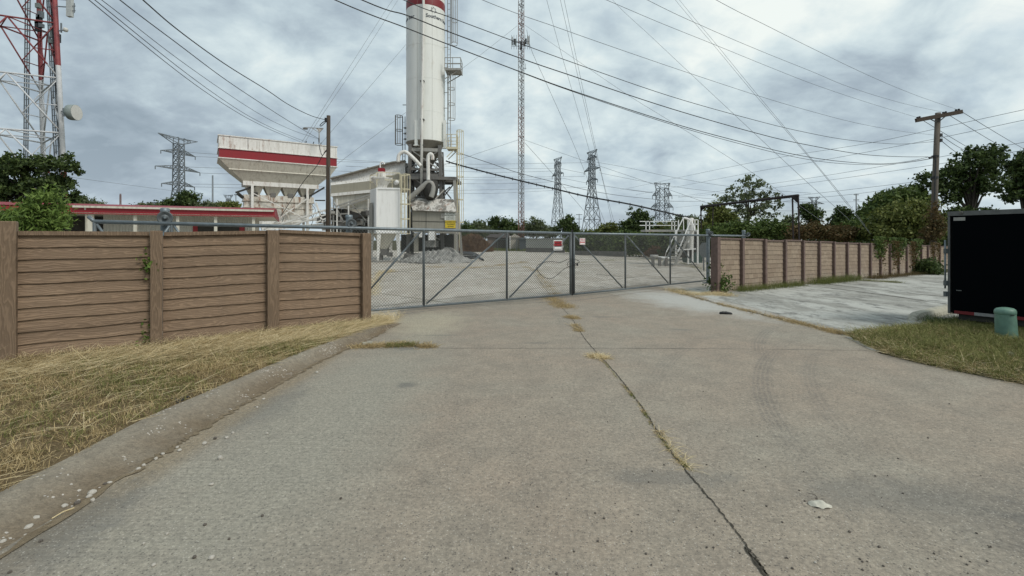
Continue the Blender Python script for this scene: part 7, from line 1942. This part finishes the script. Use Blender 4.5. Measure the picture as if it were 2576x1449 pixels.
tufts('dry weeds behind the end post of the wood grain fence', [(p.x, p.y) for p in [G(934, 745), G(944, 715), G(960, 690), G(985, 684)]], 1500, .14, .2, .4, M['straw'], seed=11, clump=.4)
tufts('brown grass mat by the kerb end in the drive', [(p.x, p.y) for p in [G(900, 874), G(950, 872), G(1010, 869), G(1085, 874)]], 1900, .065, .10, .82, M['drygrass'], seed=12, clump=.8)
tufts('green blades in the brown mat by the kerb end', [(p.x, p.y) for p in [G(980, 873), G(1040, 870)]], 500, .05, .08, .6, M['grass'], seed=13, clump=.3)
tufts('dead weeds along the joint between drive and parking lot', [(p.x, p.y) for p in [G(1690, 731), G(1800, 763), G(1950, 800), G(2060, 826), G(2135, 845)]], 3000, .07, .10, .8, M['drygrass'], seed=14, clump=.8)
tufts('straw drift at the gate end of the joint', [(p.x, p.y) for p in [G(1690, 728), G(1740, 742), G(1800, 740), G(1830, 745)]], 2200, .16, .16, .75, M['straw'], seed=15, clump=.4)
tufts('yellow green grass clumps at the foot of the block fence, near part', [tuple((rwP(k)+rn*.22)[:2]) for k in (.6, 1.2, 2, 2.8, 3.6)], 2300, .13, .24, .4, M['leafyl'], seed=16, clump=.7)
tufts('yellow green grass clumps at the foot of the block fence, second stretch', [tuple((rwP(k)+rn*.25)[:2]) for k in (4.3, 5, 5.8, 6.6, 7.4)], 2600, .16, .34, .4, M['leafyl'], seed=17, clump=.6)
tufts('brown dead weeds at the foot of the block fence, far stretch', [tuple((rwP(k)+rn*.3)[:2]) for k in (8.5, 10, 12, 14, 16, 18.5)], 5200, .2, .26, .5, M['leafrd'], seed=18, clump=.7)
tufts('low green weed out on the parking lot', [tuple(G(x, y, -.15)[:2]) for x, y in ((2175,703), (2230,706), (2262,707))], 900, .1, .14, .6, M['grass'], seed=19, clump=.3)
tufts('weeds in the far yard joints', [tuple(G(x, y)[:2]) for x, y in ((1450,662), (1600,650), (1700,655), (1780,680))], 2200, .2, .14, .6, M['grass'], seed=20, clump=1.5)
tufts('ragged grass along the far yard edge', [(x, edgeZ(x)-.3) for x in (-12, -6, 0, 4, 8, 12, 16)], 9000, .7, .45, .3, M['leafyl'], seed=21, clump=.3, width=.03)

# ------------------------------------------------------------------ small things on the ground
def pebble_mesh(seed):
    import bmesh
    bm = bmesh.new(); bmesh.ops.create_icosphere(bm, subdivisions=2, radius=1.0); rg = random.Random(seed)
    sx, sy, sz = rg.uniform(.8, 1.3), rg.uniform(.7, 1.0), rg.uniform(.6, .85)
    for v in bm.verts: v.co = Vector((v.co.x*sx, v.co.y*sy, v.co.z*sz))*(1+rg.uniform(-.13, .13))
    me = bpy.data.meshes.new('pebble'); bm.to_mesh(me); bm.free(); return me
pms = []
for s in range(6):
    me = pebble_mesh(s); me.materials.append(M['stone'] if s < 4 else M['stoned']); pms.append(me)
def pebble(x, y, r, kind, label, group):
    me = pms[kind]; o = bpy.data.objects.new('pebble', me); COL.objects.link(o); o.location = (x, y, .006+r*.45); o.scale = (r, r, r); o.rotation_euler = (0, 0, R.uniform(0, 6)); tag(o, label, 'pebble', group)
DX = 0.5984  # zoom px -> picture px for the lower left view
for (x, y, r) in ((1447,685,.022), (605,918,.027), (585,940,.02), (610,962,.016), (425,1003,.02), (235,1083,.021), (1345,587,.02), (1390,857,.014), (1390,1343,.016), (1180,632,.016), (1165,612,.014), (1490,548,.015), (1530,517,.015), (2083,117,.02), (720,846,.014), (945,733,.016), (910,755,.016), (1025,688,.016), (1070,655,.014), (190,1140,.02), (1010,1390,.012), (945,1246,.009), (1098,1182,.009), (20,1238,.018), (155,1125,.016), (1690,347,.013), (1733,293,.016), (1755,521,.014)):
    X_, Y_ = x*1400/2337*.6389, (1400+y*868/1449)*.6389
    p = G(X_, Y_); pebble(p.x, p.y, r*.9, R.choice((0,1,2,3)), 'pale rounded pebble lying on the concrete near the left kerb', 'pale pebbles near the left kerb')
for (x, y, r) in ((508,984,.018), (690,855,.014), (1413,553,.014), (65,1435,.01), (1723,1063,.01), (1347,1122,.009), (2240,948,.009), (1505,1215,.008), (268,1230,.01), (1278,1337,.01)):
    X_, Y_ = x*1400/2337*.6389, (1400+y*868/1449)*.6389
    p = G(X_, Y_); pebble(p.x, p.y, r, R.choice((4, 5)), 'dark pebble lying on the concrete near the left kerb', 'dark pebbles near the left kerb')
for i in range(95):
    x_, y_ = R.uniform(1250, 2500), 1449-(1449-940)*R.random()**1.5
    p = G(x_, y_)
    if p.x > 5.1: continue
    pebble(p.x, p.y, R.uniform(.0035, .0075), R.choice((4, 5)), 'tiny dark grit stone scattered over the open driveway', 'dark grit scattered over the driveway')
for i in range(50):
    x_, y_ = R.uniform(500, 2400), R.uniform(900, 1440)
    p = G(x_, y_)
    if p.x > 5.1 or p.x < -2.5: continue
    pebble(p.x, p.y, R.uniform(.003, .0065), R.choice((0, 1, 2)), 'tiny pale grit stone scattered over the open driveway', 'pale grit scattered over the driveway')
# the dry leaf, curled
q = G(2060, 1275); mb = MB(); n_ = 12; gi = {}
Rl = Matrix.Rotation(-.35, 4, 'Z')
for i in range(n_+1):
    u = i/n_; wv_ = .034*math.sin(pi*min(1, u*.97+.03))**.65*(1.15-.5*u)*(1+.08*math.sin(i*2.1))
    for j in range(7):
        v = j/6*2-1
        z = .010+.030*(1-abs(v)**1.5)*math.sin(pi*u*.9+.2)+.004*math.sin(u*14+v*3)
        gi[i, j] = len(mb.v); mb.v.append(q+(Rl @ Vector(((u-.45)*.125, v*wv_, 0)))+z_(z))
for i in range(n_):
    for j in range(6): mb.f.append((gi[i,j], gi[i+1,j], gi[i+1,j+1], gi[i,j+1]))
lf = empty('leaf', q, 'large pale dry curled leaf lying alone on the driveway at lower right', 'leaf')
mb.build('blade', M['deadleaf'], lf, True)
MB().tube(smooth([q+Vector((-.004,.012,.03)), q+Vector((.008,.03,.04)), q+Vector((.006,.055,.045)), q+Vector((-.016,.075,.04))], 5), .0017, 5).build('stalk', M['bark'], lf, True)
# strip of black debris
q = G(1825, 791); mb = MB()
mb.tube(smooth([q+Vector((-.12,.03,.02)), q+Vector((-.05,.01,.035)), q+Vector((.03,0,.03)), q+Vector((.13,-.04,.02))], 5), [.012,.02,.03,.03,.028,.034,.03,.028,.034,.036,.034,.03,.028,.026,.02,.012], 7)
single(mb, 'rubber_scrap', M['black'], 'black scrap of tyre rubber on the driveway before the block fence', 'debris', smooth=True)
# scraps: clod in the grass, leaf litter, stick, wood slat
q = G(447, 1010, .1); mb = MB()
for k in range(26): mb.box(q+Vector((R.gauss(0,.05), R.gauss(0,.05), R.uniform(0,.03))), (.03,.02,.012), M=Matrix.Rotation(R.uniform(0,3),4,'Z') @ Matrix.Rotation(R.uniform(-.7,.7),4,'X'))
single(mb, 'dirt_clod', M['dark'], 'small dark clump of dirt and dead leaves in the left verge', 'debris')
q = G(45, 944, .1); mb = MB(); mb.add([q+Vector((-.05,0,.03)), q+Vector((0,-.02,.05)), q+Vector((.05,0,.04)), q+Vector((0,.03,.03))], [(0,1,2,3)]); single(mb, 'leaf', M['deadleaf'], 'small tan dry leaf in the straw near the foot of the left end post', 'leaf')
q = G(1130+0, 0+861, .0) if False else wallP(545)+wn*.15; mb = MB(); q.z = .07; mb.add([q+Vector((-.03,0,.02)), q+Vector((0,-.03,.04)), q+Vector((.035,0,.03)), q+Vector((0,.03,.0))], [(0,1,2,3)]); single(mb, 'leaf', M['deadleaf'], 'pale curled leaf at the foot of the middle fence panel', 'leaf')
q = G(890, 830, .07); mb = MB(); mb.bar(q+Vector((-.22,-.03,0)), q+Vector((.2,.06,.02)), .03, .015); single(mb, 'wood_slat', M['straw'], 'short bleached wood slat in the straw near the last fence post', 'debris')
q = G(3930/4032*2576+30, 893, .1); mb = MB(); mb.lathe(q, [(0,-.02), (.045,0), (.035,.03), (0,.045)], 7); single(mb, 'stone', M['stone'], 'white stone in the grass island right of the pedestal', 'stone')
q1_, q2_ = G(130, 1310), G(186, 1283); mb = MB(); mb.tube([q1_+z_(.012), q1_.lerp(q2_, .5)+z_(.02), q2_+z_(.012)], .004, 5); single(mb, 'straw_stalk', M['straw'], 'single long straw stalk lying in the gutter among the pale pebbles', 'straw')
q = G(922, 868, .02); mb = MB(); mb.box(q+z_(.03), (.12,.04,.03), .6); mb.box(q+Vector((.05,.03,.03)), (.06,.05,.02), .2); single(mb, 'stone', M['kerbpale'], 'broken bit of concrete at the left end of the brown grass mat', 'stone')
